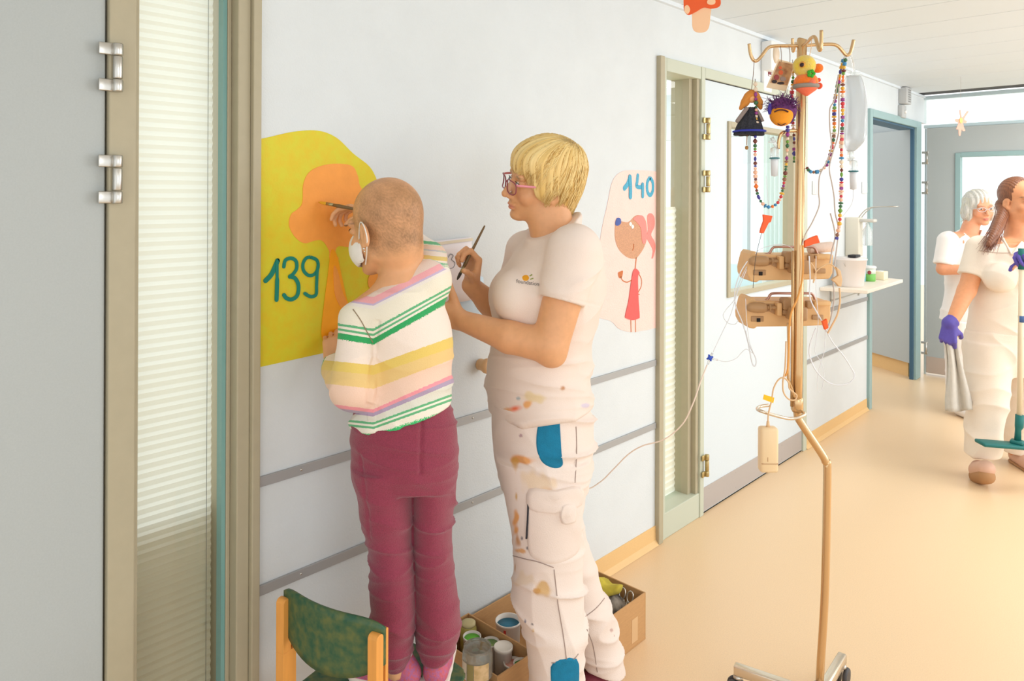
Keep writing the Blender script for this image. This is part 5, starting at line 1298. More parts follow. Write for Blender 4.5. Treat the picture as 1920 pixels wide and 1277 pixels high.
# ================================================================== the child's chair
def chair():
    PL, PR = V(537, 1115, 1.664), V(709, 1180, 1.531); ZT = (PL[2]+PR[2])/2
    ex = (PR-PL)*np.array([1, 1, 0]); wd_ = np.linalg.norm(ex); ex /= wd_; ey = np.array([-ex[1], ex[0], 0]); O = (PL+PR)/2*np.array([1, 1, 0])
    Q = lambda x, y, z: w(O+ex*x+ey*y+np.array([0, 0, z]))
    B = np.stack([w(ex), w(ey), UP], 1)
    t = thing('chair', 'small child\'s chair with green plywood seat and back on orange beech posts', 'chair', Q(0, .15, 0))
    Mw_ = mat('beech', (232, 160, 78), .42, var=.08, scale=14, stretch=(6, 6, .6)); Mg = mat('green_ply', (44, 92, 66), .5, c2=(92, 100, 56), scale=45, var=.25)
    hw = wd_/2
    for sgn in (-1, 1):
        # rear post with a rounded top and a slot for the back panel
        mb = MB(); prof = []
        w2 = .0195
        for a in np.linspace(0, math.pi, 13): prof.append((w2*math.cos(a), ZT-w2+w2*math.sin(a)))
        sl = .0035; zs_ = ZT-.125
        outer = [(w2, 0.0)]+prof+[(-w2, 0.0)]
        out2 = [(a, b) for a, b in outer]
        # two cheeks either side of the slot + solid lower post
        def cheek(a, b, top):
            r_ = (b-a)/2; rr = min(r_, .010); q = [(b-rr+rr*math.cos(x), top-rr+rr*math.sin(x)) for x in np.linspace(0, math.pi/2, 7)]+[(a+rr+rr*math.cos(x), top-rr+rr*math.sin(x)) for x in np.linspace(math.pi/2, math.pi, 7)]
            return [(b, zs_)]+q+[(a, zs_)]
        ch1 = cheek(-w2, .0035, ZT-.004); ch2 = cheek(.0105, w2, ZT)
        low = [(w2, 0), (w2, zs_), (-w2, zs_), (-w2, 0)]
        for pl in (ch1, ch2, low): mb.prism([Q(sgn*hw-.012, a, b) for a, b in pl], w(ex)*.024)
        mb.build('rear_leg', Mw_, t, bevel=.002)
        mb = MB(); mb.prism([Q(sgn*hw-.012, .298+a, b) for a, b in [(.018, 0), (.018, SEATZ-.02)]+[(.018*math.cos(q), SEATZ-.02+.012*math.sin(q)) for q in np.linspace(0, math.pi, 9)]+[(-.018, 0)]], w(ex)*.024); mb.build('front_leg', Mw_, t, bevel=.002)
        mb = MB(); mb.rbox(Q(sgn*(hw-.002), .15, SEATZ-.045), (.018, .28, .035), .004, B); mb.build('side_rail', Mw_, t)
    mb = MB(); mb.rbox(Q(0, .29, SEATZ-.05), (wd_-.02, .018, .03), .004, B); mb.build('front_rail', Mw_, t)
    # seat: thin shaped ply
    mb = MB(); ol = spl([(-hw-.004, .02), (-hw+.005, .30), (-hw+.05, .335), (0, .345), (hw-.05, .335), (hw-.005, .30), (hw+.004, .02), (hw*.6, -.012), (-hw*.6, -.012)] and [np.array(p) for p in [(-hw-.034, .034), (-hw-.030, .28), (-hw+.03, .335), (0, .345), (hw-.03, .335), (hw+.030, .28), (hw+.034, .034), (hw*.6, .026), (-hw*.6, .026)]], 4, True)
    mb.prism([Q(p[0], p[1], SEATZ-.012) for p in ol], UP*.011); mb.build('seat', Mg, t, bevel=.003)
    # back: curved ply, lower in the middle
    n = 18; mb = MB(); vs = []; fs = []; th = .0065; m = 8
    for k, yo in ((0, -th/2), (1, th/2)):
        for i in range(n+1):
            u = -1+2*i/n; x = u*(hw+.013); yy = .007-.030*(1-u*u)+yo
            zt = ZT+.018*(1-abs(u)**6)+.004; zb = ZT-.075-.048*(1-u*u)**.8-(.0 if abs(u) < .99 else 0)
            for j in range(m+1): vs.append(Q(x, yy, zb+(zt-zb)*j/m))
    W_ = (n+1)*(m+1)
    for i in range(n):
        for j in range(m):
            a = i*(m+1)+j; fs.append((a, a+m+1, a+m+2, a+1)); fs.append((W_+a, W_+a+1, W_+a+m+2, W_+a+m+1))
    for i in range(n):
        a, b = i*(m+1), (i+1)*(m+1); fs.append((a, W_+a, W_+b, b)); a += m; b += m; fs.append((a, b, W_+b, W_+a))
    for j in range(m):
        a = j; fs.append((a, a+1, W_+a+1, W_+a)); a = n*(m+1)+j; fs.append((a, W_+a, W_+a+1, a+1))
    mb.add(vs, fs, 0, True); mb.build('backrest', Mg, t)
chair()
# ================================================================== the drip stand and all that hangs on it
M_pole = mat('warm_chrome', (214, 178, 132), .24, metal=.85)
M_polel = mat('pale_chrome', (220, 206, 186), .25, metal=.85)
M_pump = mat('pump_tan', (226, 180, 124), .5, var=.04, scale=30)
M_pumpd = mat('pump_brown', (178, 138, 96), .5, var=.05, scale=40)
M_tubew = mat('clear_tube', (246, 246, 250), .25, trans=.25, spec=.6)
M_cord = mat('flesh_cord', (226, 186, 140), .5)
M_tubeg = mat('grey_tube', (200, 186, 176), .4)
M_clip = mat('orange_clip', (248, 92, 22), .4)
M_clear = mat('clear_plastic', (244, 248, 248), .12, trans=.75, alpha=.55, spec=.6)
DP = 2.07
def vw(pts, d=None): return [W(p[0], p[1], p[2] if len(p) > 2 else d) for p in pts]
def iv_stand():
    base = V(1536, 1290, DP); base[2] = 0
    t = thing('drip_stand', 'tall golden steel drip stand with a kinked pole on a castored base', 'drip stand', w(base))
    mb = MB(); mb.tube(vw([(1504, 74, DP), (1503.6, 75, DP), (1498, 480, DP), (1495.5, 700, DP), (1494.5, 772, DP)]), [.0128, .0138, .0138, .0138, .0138], 18)
    mb.build('upper_pole', M_pole, t)
    mb = MB(); mb.tube(vw([(1494.5, 690, DP)])+spl(vw([(1494.3, 760, DP), (1496, 781, DP), (1504, 796, DP), (1538, 847, DP), (1548, 866, DP), (1551, 890, DP), (1547, 1100, DP), (1539, 1240, DP)]), 6)+vw([(1536, 1300, DP)]), .0112, 16); mb.build('lower_pole', M_pole, t)
    mb = MB(); mb.tube(vw([(1487, 470, DP-.006), (1484.5, 762, DP-.006)]), .0046, 8); mb.build('guide_strip', M_pole, t)
    mb = MB(); mb.lathe([(.015, 0), (.017, .003), (.017, .034), (.015, .038)], W(1494.4, 770, DP), n=18); mb.build('collar', M_pole, t)
    r = .0048
    mb = MB(); mb.tube(spl(vw([(1404.5, 82), (1407, 100), (1412, 112), (1419, 114), (1428, 105), (1440, 90), (1452, 86.5), (1480, 86), (1503, 85.5), (1530, 84), (1557, 83), (1570, 86), (1579, 95), (1586, 103), (1593, 101), (1597, 90), (1600.5, 75)], DP), 6), r, 10)
    mb.build('hook_rail', M_pole, t)
    mb = MB(); mb.tube(spl(vw([(1503, 88, DP), (1515, 78, DP-.06), (1521, 71, DP-.09), (1528, 70, DP-.11), (1533, 84, DP-.13), (1536.5, 94, DP-.14), (1539.5, 88, DP-.15), (1540, 57, DP-.15)]), 6), r, 10); mb.build('hook_rail', M_pole, t)
    mb = MB(); mb.tube(spl(vw([(1503, 88, DP), (1496, 84, DP+.08), (1492, 82, DP+.11), (1489, 92, DP+.14), (1487, 96, DP+.15), (1486, 86, DP+.16), (1486, 72, DP+.16)]), 6), r, 10); mb.build('hook_rail', M_pole, t)
    mb = MB(); mb.tube(spl(vw([(1496, 245, DP), (1478, 246, DP-.01), (1466, 250, DP-.02), (1461, 260, DP-.02), (1459, 279, DP-.02)]), 6), r, 10); mb.build('side_hook', M_pole, t)
    mb = MB(); mb.tube(spl(vw([(1478, 606, DP-.02), (1479, 660, DP-.02), (1478, 708, DP-.02), (1484, 728, DP-.015), (1490, 745, DP-.01)]), 6), .0042, 10); mb.build('side_rod', M_pole, t)
    mb = MB(); mb.tube(spl(vw([(1441, 760, DP-.01), (1426, 762, DP-.02), (1420, 767, DP-.04), (1430, 772, DP-.06), (1460, 781, DP-.05), (1482, 785, DP-.035), (1500, 782, DP-.03), (1509, 776, DP-.02), (1500, 769, DP+.0)]), 6), .0046, 10); mb.build('lower_hook', M_polel, t)
    hub = V(1535.5, 1302, DP); hz = .085
    mb = MB(); mb.lathe([(.030, 0), (.034, .006), (.034, .03), (.024, .04), (.014, .06)], w(np.array([hub[0], DP, hz-.02])), n=20); mb.build('hub', M_polel, t)
    A = V(1377, 1246, 2.195); B = V(1580, 1222, 2.25)
    va = np.array([A[0]-hub[0], A[1]-DP, 0]); vb = np.array([B[0]-hub[0], B[1]-DP, 0])
    for v in (va, vb, -va, -vb):
        L = np.linalg.norm(v); dr = v/L; mid = np.array([hub[0], DP, hz])+v/2
        X = w(np.array([dr[0], dr[1], 0])); Y = np.cross(UP, X)
        mb = MB(); mb.rbox(w(mid), (L, .026, .030), .004, np.stack([X, Y, UP], 1)); lg = mb.build('base_leg', M_polel, t)
        c = w(np.array([hub[0], DP, 0])+v*.955)
        mb = MB(); mb.lathe([(.011, .058), (.014, .060), (.014, .067), (.008, .071)], c, n=14); Mx = np.stack([Y, UP, X], 1)
        for s in (-1, 1): mb.lathe([(.014, -.006), (.026, -.006), (.028, 0), (.026, .006), (.014, .006)], c+Y*s*.012+UP*.029+X*.008, np.stack([UP, X, Y], 1), n=18, mi=1)
        mb.build('caster', [M_steel, mat('caster_black', (70, 66, 66), .5)], lg)
iv_stand()
# ---- syringe pumps clamped to the pole
def pump(dx, dy, label):
    d = 2.135; Q = lambda x, y, dd=0: W(x+dx, y+dy, d+dd)
    t = thing('syringe_pump', label, 'pump', Q(1482, 527), 'tan syringe pumps on the drip stand')
    dv = FW*.10
    mb = MB(); ol = [(1402, 516), (1401, 506), (1404, 492), (1408, 477), (1413, 471), (1419, 472), (1422, 478), (1500, 478), (1560, 478), (1562, 484), (1562, 512), (1556, 523), (1500, 525), (1424, 526), (1419, 530), (1408, 528)]
    mb.prism([Q(*p) for p in ol], dv); mb.build('housing', M_pump, t, bevel=.004)
    mb = MB(); mb.prism([Q(x, y, -.003) for x, y in [(1424, 483), (1482, 483), (1482, 506), (1462, 505), (1446, 497), (1424, 500)]], FW*.004); mb.build('recess', M_pumpd, t, bevel=.001)
    ax = RT; Mx = frame(ax); c = Q(1403.5, 489.5, -.016)
    k = d/FPX
    mb = MB(); mb.lathe([(.002, 0), (.008, .002), (.0125, .010), (.0150, .024), (.0155, .040), (.0150, .050), (.0125, .056), (.006, .060)], c, Mx, n=20); sy = mb.build('syringe', M_pumpd, t)
    mb = MB(); mb.tube([c+ax*.058, c+ax*.098], .0050, 10); mb.lathe([(.008, .066), (.010, .067), (.010, .070), (.008, .071)], c, Mx, n=14); mb.build('plunger', M_pumpd, sy)
    mb = MB(); mb.rbox(Q(1463, 492, -.012), (.014, .03, .038), .003, np.stack([RT, FW, UP], 1)); mb.build('driver_head', M_pump, t)
    mb = MB(); mb.rbox(Q(1478, 482, -.012), (.030, .04, .034), .006, np.stack([RT, FW, UP], 1)); mb.rbox(Q(1478, 497, -.009), (.030, .03, .016), .004, np.stack([RT, FW, UP], 1)); mb.build('syringe_clamp', M_pumpd, t)
    mb = MB(); mb.rbox(Q(1426, 513, -.002), (.011, .006, .011), .001, np.stack([RT, FW, UP], 1)); mb.build('lamp_window', M_black, t)
    mb = MB(); mb.rbox(Q(1424, 511, -.0008), (.038, .004, .016), .002, np.stack([RT, FW, UP], 1)); mb.build('label_recess', M_pumpd, t)
    mb = MB(); mb.rbox(Q(1543, 481, -.01), (.048, .03, .014), .003, np.stack([RT, FW, UP], 1)); mb.build('end_block', M_pump, t)
    mb = MB(); mb.rbox(Q(1520, 484, -.004), (.016, .02, .022), .003, np.stack([RT, FW, UP], 1)); mb.build('socket', M_pumpd, t); mb = MB(); mb.rbox(Q(1537, 508, -.002), (.034, .006, .014), .002, np.stack([RT, FW, UP], 1)); mb.build('connector', M_pumpd, t)
    mb = MB(); mb.tube(spl([Q(*p) for p in ((1433, 478, .04), (1443, 474, .04), (1448, 466, .04), (1456, 463, .04), (1490, 463, .04), (1520, 463, .04), (1528, 466, .04), (1533, 478, .04))], 6), .0038, 10); mb.build('carry_handle', mat('mauve_chrome', (190, 150, 136), .3, metal=.8), t)
    mb = MB(); mb.rbox(Q(1497, 500, -.03), (.05, .05, .04), .006, np.stack([RT, FW, UP], 1)); mb.build('pole_clamp', M_pumpd, t)
pump(0, 0, 'upper of the two tan syringe pumps clamped on the drip stand')
pump(-4, 87, 'lower of the two tan syringe pumps clamped on the drip stand')
# pale roll lying on the upper pump
mb = MB(); a, b = W(1516, 469, 2.19), W(1561, 465, 2.19); Mx = frame(b-a); L = np.linalg.norm(b-a)
mb.lathe([(.006, 0), (.0145, 0), (.0155, .003), (.0155, L-.003), (.0145, L), (.006, L)], a+UP*.004, Mx, n=20); o = mb.build('bandage_roll', mat('pale_bandage', (232, 208, 192), .9, bump=.3, bscale=200), origin=a); tag(o, 'pale bandage roll lying on top of the upper pump', 'bandage')
# ---- tubing, cords, clamps
def line(pts, r, name, label, cat, mt, d=None, n=8, group=None):
    P = spl(vw(pts, d), n); mb = MB(); mb.tube(P, r, 8); o = mb.build(name, mt, origin=P[-1]); return tag(o, label, cat, group)
line([(1401, 490), (1388, 512), (1378, 545), (1380, 575), (1392, 605), (1402, 640), (1410, 680), (1416, 686), (1417, 672), (1404, 645), (1398, 620)], .0017, 'infusion_line', 'thick white infusion line hanging in a narrow loop left of the pumps', 'tube', M_tubew, 2.11)
line([(1400, 500), (1386, 530), (1378, 560), (1362, 580), (1356, 592), (1364, 605), (1378, 608), (1384, 600)], .0010, 'infusion_line', 'thin clear tube curling out leftmost beside the lower pump', 'tube', M_tubew, 2.12)
line([(1416, 476), (1424, 468), (1440, 462), (1462, 458), (1480, 462), (1488, 470)], .0009, 'infusion_line', 'thin clear tube looped over the top of the upper pump', 'tube', M_tubew, 2.10)
line([(1398, 560), (1400, 600), (1405, 640), (1412, 662), (1398, 655), (1380, 672), (1362, 678), (1345, 675)], .0009, 'infusion_line', 'thin clear tube from the pumps into the right side of the blue stopcock', 'tube', M_tubew, 2.10)
line([(1400, 505, 2.11), (1384, 545, 2.11), (1370, 590, 2.11), (1356, 620, 2.10), (1344, 645, 2.09), (1337, 660, 2.08)], .0011, 'infusion_line', 'thin tube running from the pumps down to the top of the blue stopcock', 'tube', M_tubew)
line([(1326, 684, 2.07), (1314, 715, 2.06), (1300, 755, 2.06), (1280, 795, 2.08), (1245, 824, 2.12), (1205, 836, 2.18), (1178, 852, 2.24), (1150, 880, 2.30), (1125, 904, 2.35), (1095, 917, 2.36), (1040, 900, 2.36), (1010, 820, 2.32), (985, 720, 2.28), (955, 660, 2.22), (910, 625, 2.14), (868, 606, 2.05), (846, 602, 2.0)], .0019, 'infusion_line', 'long pale infusion line from the blue stopcock passing behind the woman to the child', 'tube', mat('pale_line', (248, 228, 212), .35, trans=.1))
sc = W(1331, 671, 2.075)
t = thing('stopcock', 'blue three-way stopcock in the infusion lines left of the stand', 'stopcock', sc)
mb = MB(); Bv = np.stack([RT, UP, -FW], 1)
for a in (20, 110, 200, 290): q = math.radians(a); dr = RT*math.cos(q)+UP*math.sin(q); mb.tube([sc, sc+dr*.010], [.0045, .0022], 8)
mb.lathe([(.004, -.004), (.006, -.003), (.006, .005), (.004, .006)], sc, Bv, n=12); mb.build('tap', mat('stopcock_blue', (40, 80, 190), .35), t)
mb = MB(); mb.tube([W(1336, 662, 2.078), sc, W(1327, 683, 2.075)], .0032, 8); mb.build('connector', M_clear, t); mb = MB(); mb.tube([sc, W(1345, 675, 2.08)], .0030, 8); mb.build('side_port', M_clear, t)
line([(1557, 400), (1566, 440), (1560, 470), (1556, 495)], .0022, 'infusion_line', 'greyish tube running down just right of the beads to the upper pump', 'tube', M_tubeg, 2.09)
line([(1572, 140), (1565, 185), (1556, 205), (1556, 240), (1559, 275), (1549, 305), (1537, 330), (1535, 360), (1536, 385), (1524, 415), (1510, 440), (1504, 460)], .0019, 'infusion_line', 'grey tube winding from the right hook down to the pole', 'tube', M_tubeg, 2.055)
line([(1573, 160), (1573, 200), (1572, 250), (1562, 285), (1555, 315), (1560, 345), (1564, 370), (1566, 400), (1572, 430), (1567, 480), (1562, 520), (1564, 560), (1557, 600), (1548, 622)], .0020, 'infusion_line', 'long flesh-coloured tube falling from the right hook past both pumps', 'tube', M_tubeg, 2.05)
line([(1505, 460), (1506, 500), (1503, 530), (1495, 560), (1486, 580), (1481, 600), (1479, 640), (1477, 690), (1472, 706)], .0028, 'cable', 'orange-tan cord wound down the front of the pole', 'cord', mat('orange_cord', (230, 160, 78), .45), 2.04)
line([(1517, 480), (1519, 520), (1518, 550), (1522, 568), (1534, 590), (1545, 610), (1560, 640), (1580, 665), (1596, 690), (1602, 705), (1592, 718), (1570, 722), (1550, 715), (1530, 695), (1519, 670), (1518, 650), (1524, 630), (1530, 615)], .0019, 'infusion_line', 'white tube making a large loop right of the pole under the lower pump', 'tube', M_tubew, 2.03)
line([(1530, 480), (1530, 540), (1534, 600), (1530, 640), (1528, 660), (1540, 680), (1545, 705), (1540, 732), (1533, 730), (1534, 700), (1545, 660), (1548, 620)], .0009, 'infusion_line', 'very thin clear tube hanging inside the large white loop', 'tube', M_tubew, 2.04)
line([(1520, 492), (1530, 510), (1525, 530), (1530, 510), (1545, 498), (1557, 495), (1567, 505), (1572, 520)], .0017, 'cable', 'tan cable arching from the upper pump to a tan clamp', 'cord', M_cord, 2.02)
line([(1574, 540), (1575, 565), (1570, 590), (1560, 610), (1552, 625)], .0026, 'cable', 'tan cable curving from the tan clamp down to the lower orange clip', 'cord', M_cord, 2.02)
mb = MB(); mb.prism([W(x, y, 2.015) for x, y in [(1568, 500), (1577, 508), (1580, 525), (1578, 538), (1573, 537), (1567, 530), (1560, 525), (1572, 517)]], FW*.012); o = mb.build('tube_clamp', M_cord, origin=W(1573, 538, 2.02), bevel=.002); tag(o, 'tan plastic tube clamp right of the upper pump', 'clamp')
for pts, d, l in (([(1431, 402), (1449, 405), (1446, 416), (1442, 418), (1432, 438), (1425, 437), (1427, 428), (1432, 414)], 2.07, 'orange clip hanging above the left end of the upper pump'), ([(1509, 452), (1520, 446), (1533, 441), (1538, 455), (1526, 458), (1508, 464)], 2.06, 'orange clip beside the pole above the pale bandage roll'), ([(1542, 603), (1551, 598), (1554, 615), (1547, 619)], 2.00, 'orange clip on the tube under the lower pump')):
    mb = MB(); mb.prism([W(x, y, d) for x, y in pts], FW*.010); o = mb.build('line_clip', M_clip, origin=W(*pts[-1], d), bevel=.0015); tag(o, l, 'clip', 'orange line clips')
line([(1437, 330), (1440, 372), (1442, 402)], .0008, 'infusion_line', 'thin clear tube between the left drip chamber and the orange clip', 'tube', M_tubew, 2.07)
line([(1428, 437), (1418, 478), (1414, 510), (1412, 540)], .0008, 'hanging_thread', 'dark thread hanging from the left orange clip across the upper pump', 'thread', mat('thread_dark', (70, 66, 66), .7), 2.07)
# power adapter on its cord
t = thing('power_adapter', 'pale power adapter hanging by its cord from the low hook of the stand', 'adapter', W(1440, 885, 2.0))
mb = MB(); mb.rbox(W(1440, 842, 2.0), (.050, .034, .124), .008, np.stack([RT, FW, UP], 1)); mb.build('housing', mat('adapter_cream', (238, 208, 164), .45), t)
mb = MB(); mb.rbox(W(1440, 866, 2.0), (.046, .0352, .003), .001, np.stack([RT, FW, UP], 1)); mb.rbox(W(1438, 860, 1.99), (.002, .016, .012), .0005, np.stack([RT, FW, UP], 1)); mb.build('seam', mat('adapter_seam', (190, 150, 110), .5), t)
mb = MB(); mb.tube(vw([(1440, 803, 2.0), (1440, 790, 2.0)]), [.006, .0035], 10); mb.build('strain_relief', M_cord, t)
mb = MB(); mb.tube(spl(vw([(1440, 792), (1441, 775), (1447, 750), (1450, 730), (1458, 714), (1468, 708), (1478, 716), (1480, 728), (1488, 736), (1494, 742), (1490, 750), (1478, 748), (1469, 735), (1468, 715), (1472, 690), (1474, 640)], 2.0), 6), .0022, 8); mb.build('cord', M_cord, t)
mb = MB(); mb.prism([W(x, y, 1.998) for x, y in [(1433, 740), (1452, 746), (1450, 756), (1431, 749)]], FW*.003); mb.build('tag', mat('tag_yellow', (250, 196, 30), .5), t)
# ---- infusion bag with chamber, and the second chamber
def chamber(parent, px, py0, py1, d):
    mb = MB(); c = W(px, py1, d); h = (W(px, py0, d)-c)[2]
    mb.lathe([(.002, 0), (.009, .002), (.0105, h*.5), (.0105, h*.60)], c, n=18, mi=1); mb.lathe([(.0105, h*.60), (.0115, h*.62), (.0115, h*.97), (.004, h)], c, n=18, mi=0)
    mb.lathe([(.011, 0), (.0145, .001), (.0145, .003), (.011, .004)], c+UP*h*.60, n=18, mi=2); return mb.build('drip_chamber', [M_clear, mat('milky', (236, 240, 244), .3, trans=.2), mat('teal_ring', (30, 110, 120), .4)], parent)
db = 2.12
t = thing('infusion_bag', 'half-collapsed clear infusion bag hanging from the right end of the hook rail', 'bag', W(1603, 295, db))
S = SD(); S.col([(V(1600, py, db)[2], V(px, py, db)[0], db, hw, hd) for py, px, hw, hd in ((285, 1594, .012, .010), (270, 1599, .025, .020), (230, 1603, .030, .026), (190, 1604, .030, .024), (160, 1602, .026, .016), (142, 1600, .022, .007))], .01, e=2.6)
v, f = solid(S, .004, 2, lambda p: .002*vnoise(p[:, 0]*60, p[:, 1]*60, p[:, 2]*40, 8)); fmesh('bag', view2world(v), f, mat('bag_film', (206, 210, 212), .2, trans=.5, alpha=.7, spec=.7), t)
mb = MB(); mb.tube(spl(vw([(1594, 102, 2.07), (1599, 115, 2.1), (1601, 132, db), (1600, 143, db)]), 5), .0040, 8); mb.rbox(W(1600, 140, db), (.04, .004, .016), .002, np.stack([RT, FW, UP], 1)); mb.build('hanger', M_clear, t)
mb = MB(); mb.tube(vw([(1595, 284, db), (1594, 302, db)]), [.009, .008], 12); mb.lathe([(.010, 0), (.013, .001), (.013, .005), (.010, .006)], W(1594, 298, db), n=16); mb.build('outlet_port', M_clear, t)
chamber(t, 1600, 300, 356, db)
mb = MB(); mb.tube(spl(vw([(1600, 356, db), (1598, 380, db), (1585, 400, db), (1572, 415, 2.09)]), 6), .0010, 6); mb.build('drip_tube', M_tubew, t)
t = thing('drip_set', 'clear drip chamber hanging from the small side hook left of the pole', 'drip set', W(1452, 330, DP-.02)); chamber(t, 1452, 276, 331, DP-.02)
mb = MB(); mb.tube(vw([(1458, 279, DP-.02), (1447, 258, DP-.02)]), [.005, .006], 10); mb.lathe([(.007, 0), (.010, .001), (.010, .005), (.007, .006)], W(1447, 268, DP-.02), n=14); mb.build('spike', M_clear, t)
# ---- strings of beads: every bead a piece of its own
BC = [(244, 190, 160), (214, 60, 70), (244, 120, 36), (66, 60, 150), (60, 140, 190), (110, 160, 60), (120, 60, 50), (150, 60, 140), (240, 220, 196), (60, 110, 70), (236, 180, 60), (150, 104, 80)]
BM = [mat('bead_colour_%d' % i, c, .3, spec=.6) for i, c in enumerate(BC)]
def bead_mesh(k, mi):
    mb = MB(); r = .0056
    if k == 0: mb.ell((0, 0, 0), (r, r, r*.95), n=12)
    elif k == 1: mb.lathe([(r*.4, -r*.8), (r*.95, -r*.7), (r*.95, r*.7), (r*.4, r*.8)], (0, 0, 0), n=12)
    elif k == 2: mb.rbox((0, 0, 0), (r*1.7, r*1.7, r*1.6), .0015)
    elif k == 3: mb.ell((0, 0, 0), (r*1.25, r*1.25, r*.62), n=12)
    elif k == 4: mb.lathe([(r*.3, -r*1.1), (r*.8, -r*.5), (r*1.1, 0), (r*.8, r*.5), (r*.3, r*1.1)], (0, 0, 0), n=8)
    else: mb.ell((0, 0, 0), (r*.8, r*.8, r*1.3), n=12)
    o = mb.build('bead', BM[mi]); me = o.data; bpy.data.objects.remove(o); return me
BEADS = {}
def beadstring(pts, d, label, seed, th):
    rng = random.Random(seed); P = np.array(spl(vw(pts, d), 30)); seg = np.linalg.norm(np.diff(P, axis=0), axis=1); s = np.concatenate([[0], np.cumsum(seg)])
    t = thing('bead_string', label, 'beads', P[len(P)//2], 'bead strings on the drip stand')
    mb = MB(); mb.tube(P[::4].tolist(), .0009, 5); mb.build('thread', M_thread, t)
    x = .008; tl = wloc(t)
    while x < s[-1]-.004:
        k = rng.choice((0, 0, 0, 1, 2, 3, 3, 4, 5)); mi = rng.choice(range(len(BC))); sz = rng.uniform(.72, 1.18); key = (k, mi)
        if key not in BEADS: BEADS[key] = bead_mesh(k, mi)
        hl = .0056*{0: .95, 1: .8, 2: .8, 3: .62, 4: 1.1, 5: 1.3}[k]*sz; x += hl
        p = np.array([np.interp(x, s, P[:, q]) for q in range(3)]); p2 = np.array([np.interp(x+.004, s, P[:, q]) for q in range(3)])
        o = bpy.data.objects.new('bead', BEADS[key]); COL.objects.link(o); o.parent = t; o.location = Vector(p)-tl; dv = Vector(p2-p); o.rotation_euler = dv.to_track_quat('Z', 'Y').to_euler() if dv.length > 1e-6 else (0, 0, 0); o.scale = (sz, sz, sz)
        x += hl+rng.uniform(0, .0012)
M_thread = mat('thread_brown', (120, 90, 70), .8)
beadstring([(1416, 148), (1417, 180), (1418, 215), (1416, 260), (1416, 300), (1417, 340), (1421, 366), (1432, 384), (1446, 388), (1460, 378), (1467, 358), (1473, 320), (1476, 280), (1477, 235)], 2.045, 'string of mixed beads looping from the left hook under the black-dressed doll', 11, 0)
beadstring([(1486, 112), (1487, 150), (1484, 190), (1487, 235), (1489, 262), (1489, 305)], 2.10, 'short dark string of beads hanging behind the pole on its left side', 12, 0)
beadstring([(1583, 106), (1577, 130), (1571, 160), (1566, 185), (1564, 215), (1564, 250), (1558, 285), (1551, 308), (1536, 321), (1520, 322), (1512, 313)], 2.06, 'string of beads swagged from the right hook to the pole', 13, 0)
beadstring([(1587, 104), (1582, 130), (1580, 165), (1580, 215), (1578, 270), (1578, 320), (1577, 370), (1575, 402), (1574, 420), (1568, 450)], 2.04, 'longest bead string hanging straight down from the right hook', 14, 0)
# ---- little things tied to the hooks
def hang(parent, a, b, d, mt=None):
    mb = MB(); mb.tube(spl(vw([a, ((a[0]+b[0])/2+1, (a[1]+b[1])/2), b], d), 4), .0009, 5); mb.build('thread', mt or M_thread, parent)
d = 2.06
t = thing('rag_doll', 'small doll with long orange hair and black cone dress hanging from the left hook', 'doll', W(1405, 282, d)); hang(t, (1414, 113), (1408, 175), d)
S = SD(); S.col([(V(0, py, d)[2], V(px, py, d)[0], d, hw, hd) for py, px, hw, hd in ((248, 1405, .045, .030), (230, 1406, .036, .025), (210, 1408, .022, .017), (196, 1409, .012, .011))], .005); v, f = solid(S, .003, 2, lambda p: .0015*np.sin(np.arctan2(p[:, 1]-d, p[:, 0]-V(1406, 200, d)[0])*9)); fmesh('dress', view2world(v), f, mat('black_felt', (38, 38, 44), .9, c2=(60, 60, 66), scale=200), t)
mb = MB(); mb.lathe([(.044, 0), (.0465, .001), (.0465, .004), (.044, .005)], W(1405, 248, d), n=24); mb.build('hem', mat('blue_hem', (50, 60, 170), .8), t)
mb = MB(); mb.ell(W(1410, 184, d), (.013, .013, .014)); mb.build('face', mat('doll_face', (240, 176, 120), .7), t)
S = SD(); S.ell(V(1410, 180, d+.004), (.019, .017, .018)); S.chain([V(1402, 182, d), V(1397, 192, d), V(1389, 203, d)], [.012, .011, .006], .01); S.chain([V(1418, 182, d), V(1423, 192, d), V(1426, 202, d)], [.011, .010, .006], .01); S.ell(V(1410, 188, d-.018), (.009, .012, .012), None, .004, True)
v, f = solid(S, .0028, 1); fmesh('hair', view2world(v), f, mat('orange_wool', (216, 140, 60), .9, bump=.5, bscale=300), t)
mb = MB(); mb.tube(spl(vw([(1401, 202), (1392, 214), (1381, 229)], d-.01), 4), [.006]*8+[.005], 8); mb.build('arm', mat('doll_sleeve', (150, 136, 130), .9, bump=.5, bscale=250), t); mb = MB(); mb.tube(spl(vw([(1417, 204), (1424, 215), (1430, 228)], d-.01), 4), .005, 8); mb.build('arm', MATS['doll_sleeve'], t)
mb = MB(); mb.tube(vw([(1401, 248), (1400, 272)], d), .0012, 6); mb.ell(W(1400, 277, d), (.005, .005, .006)); mb.build('leg', mat('doll_leg', (176, 128, 70), .7), t)
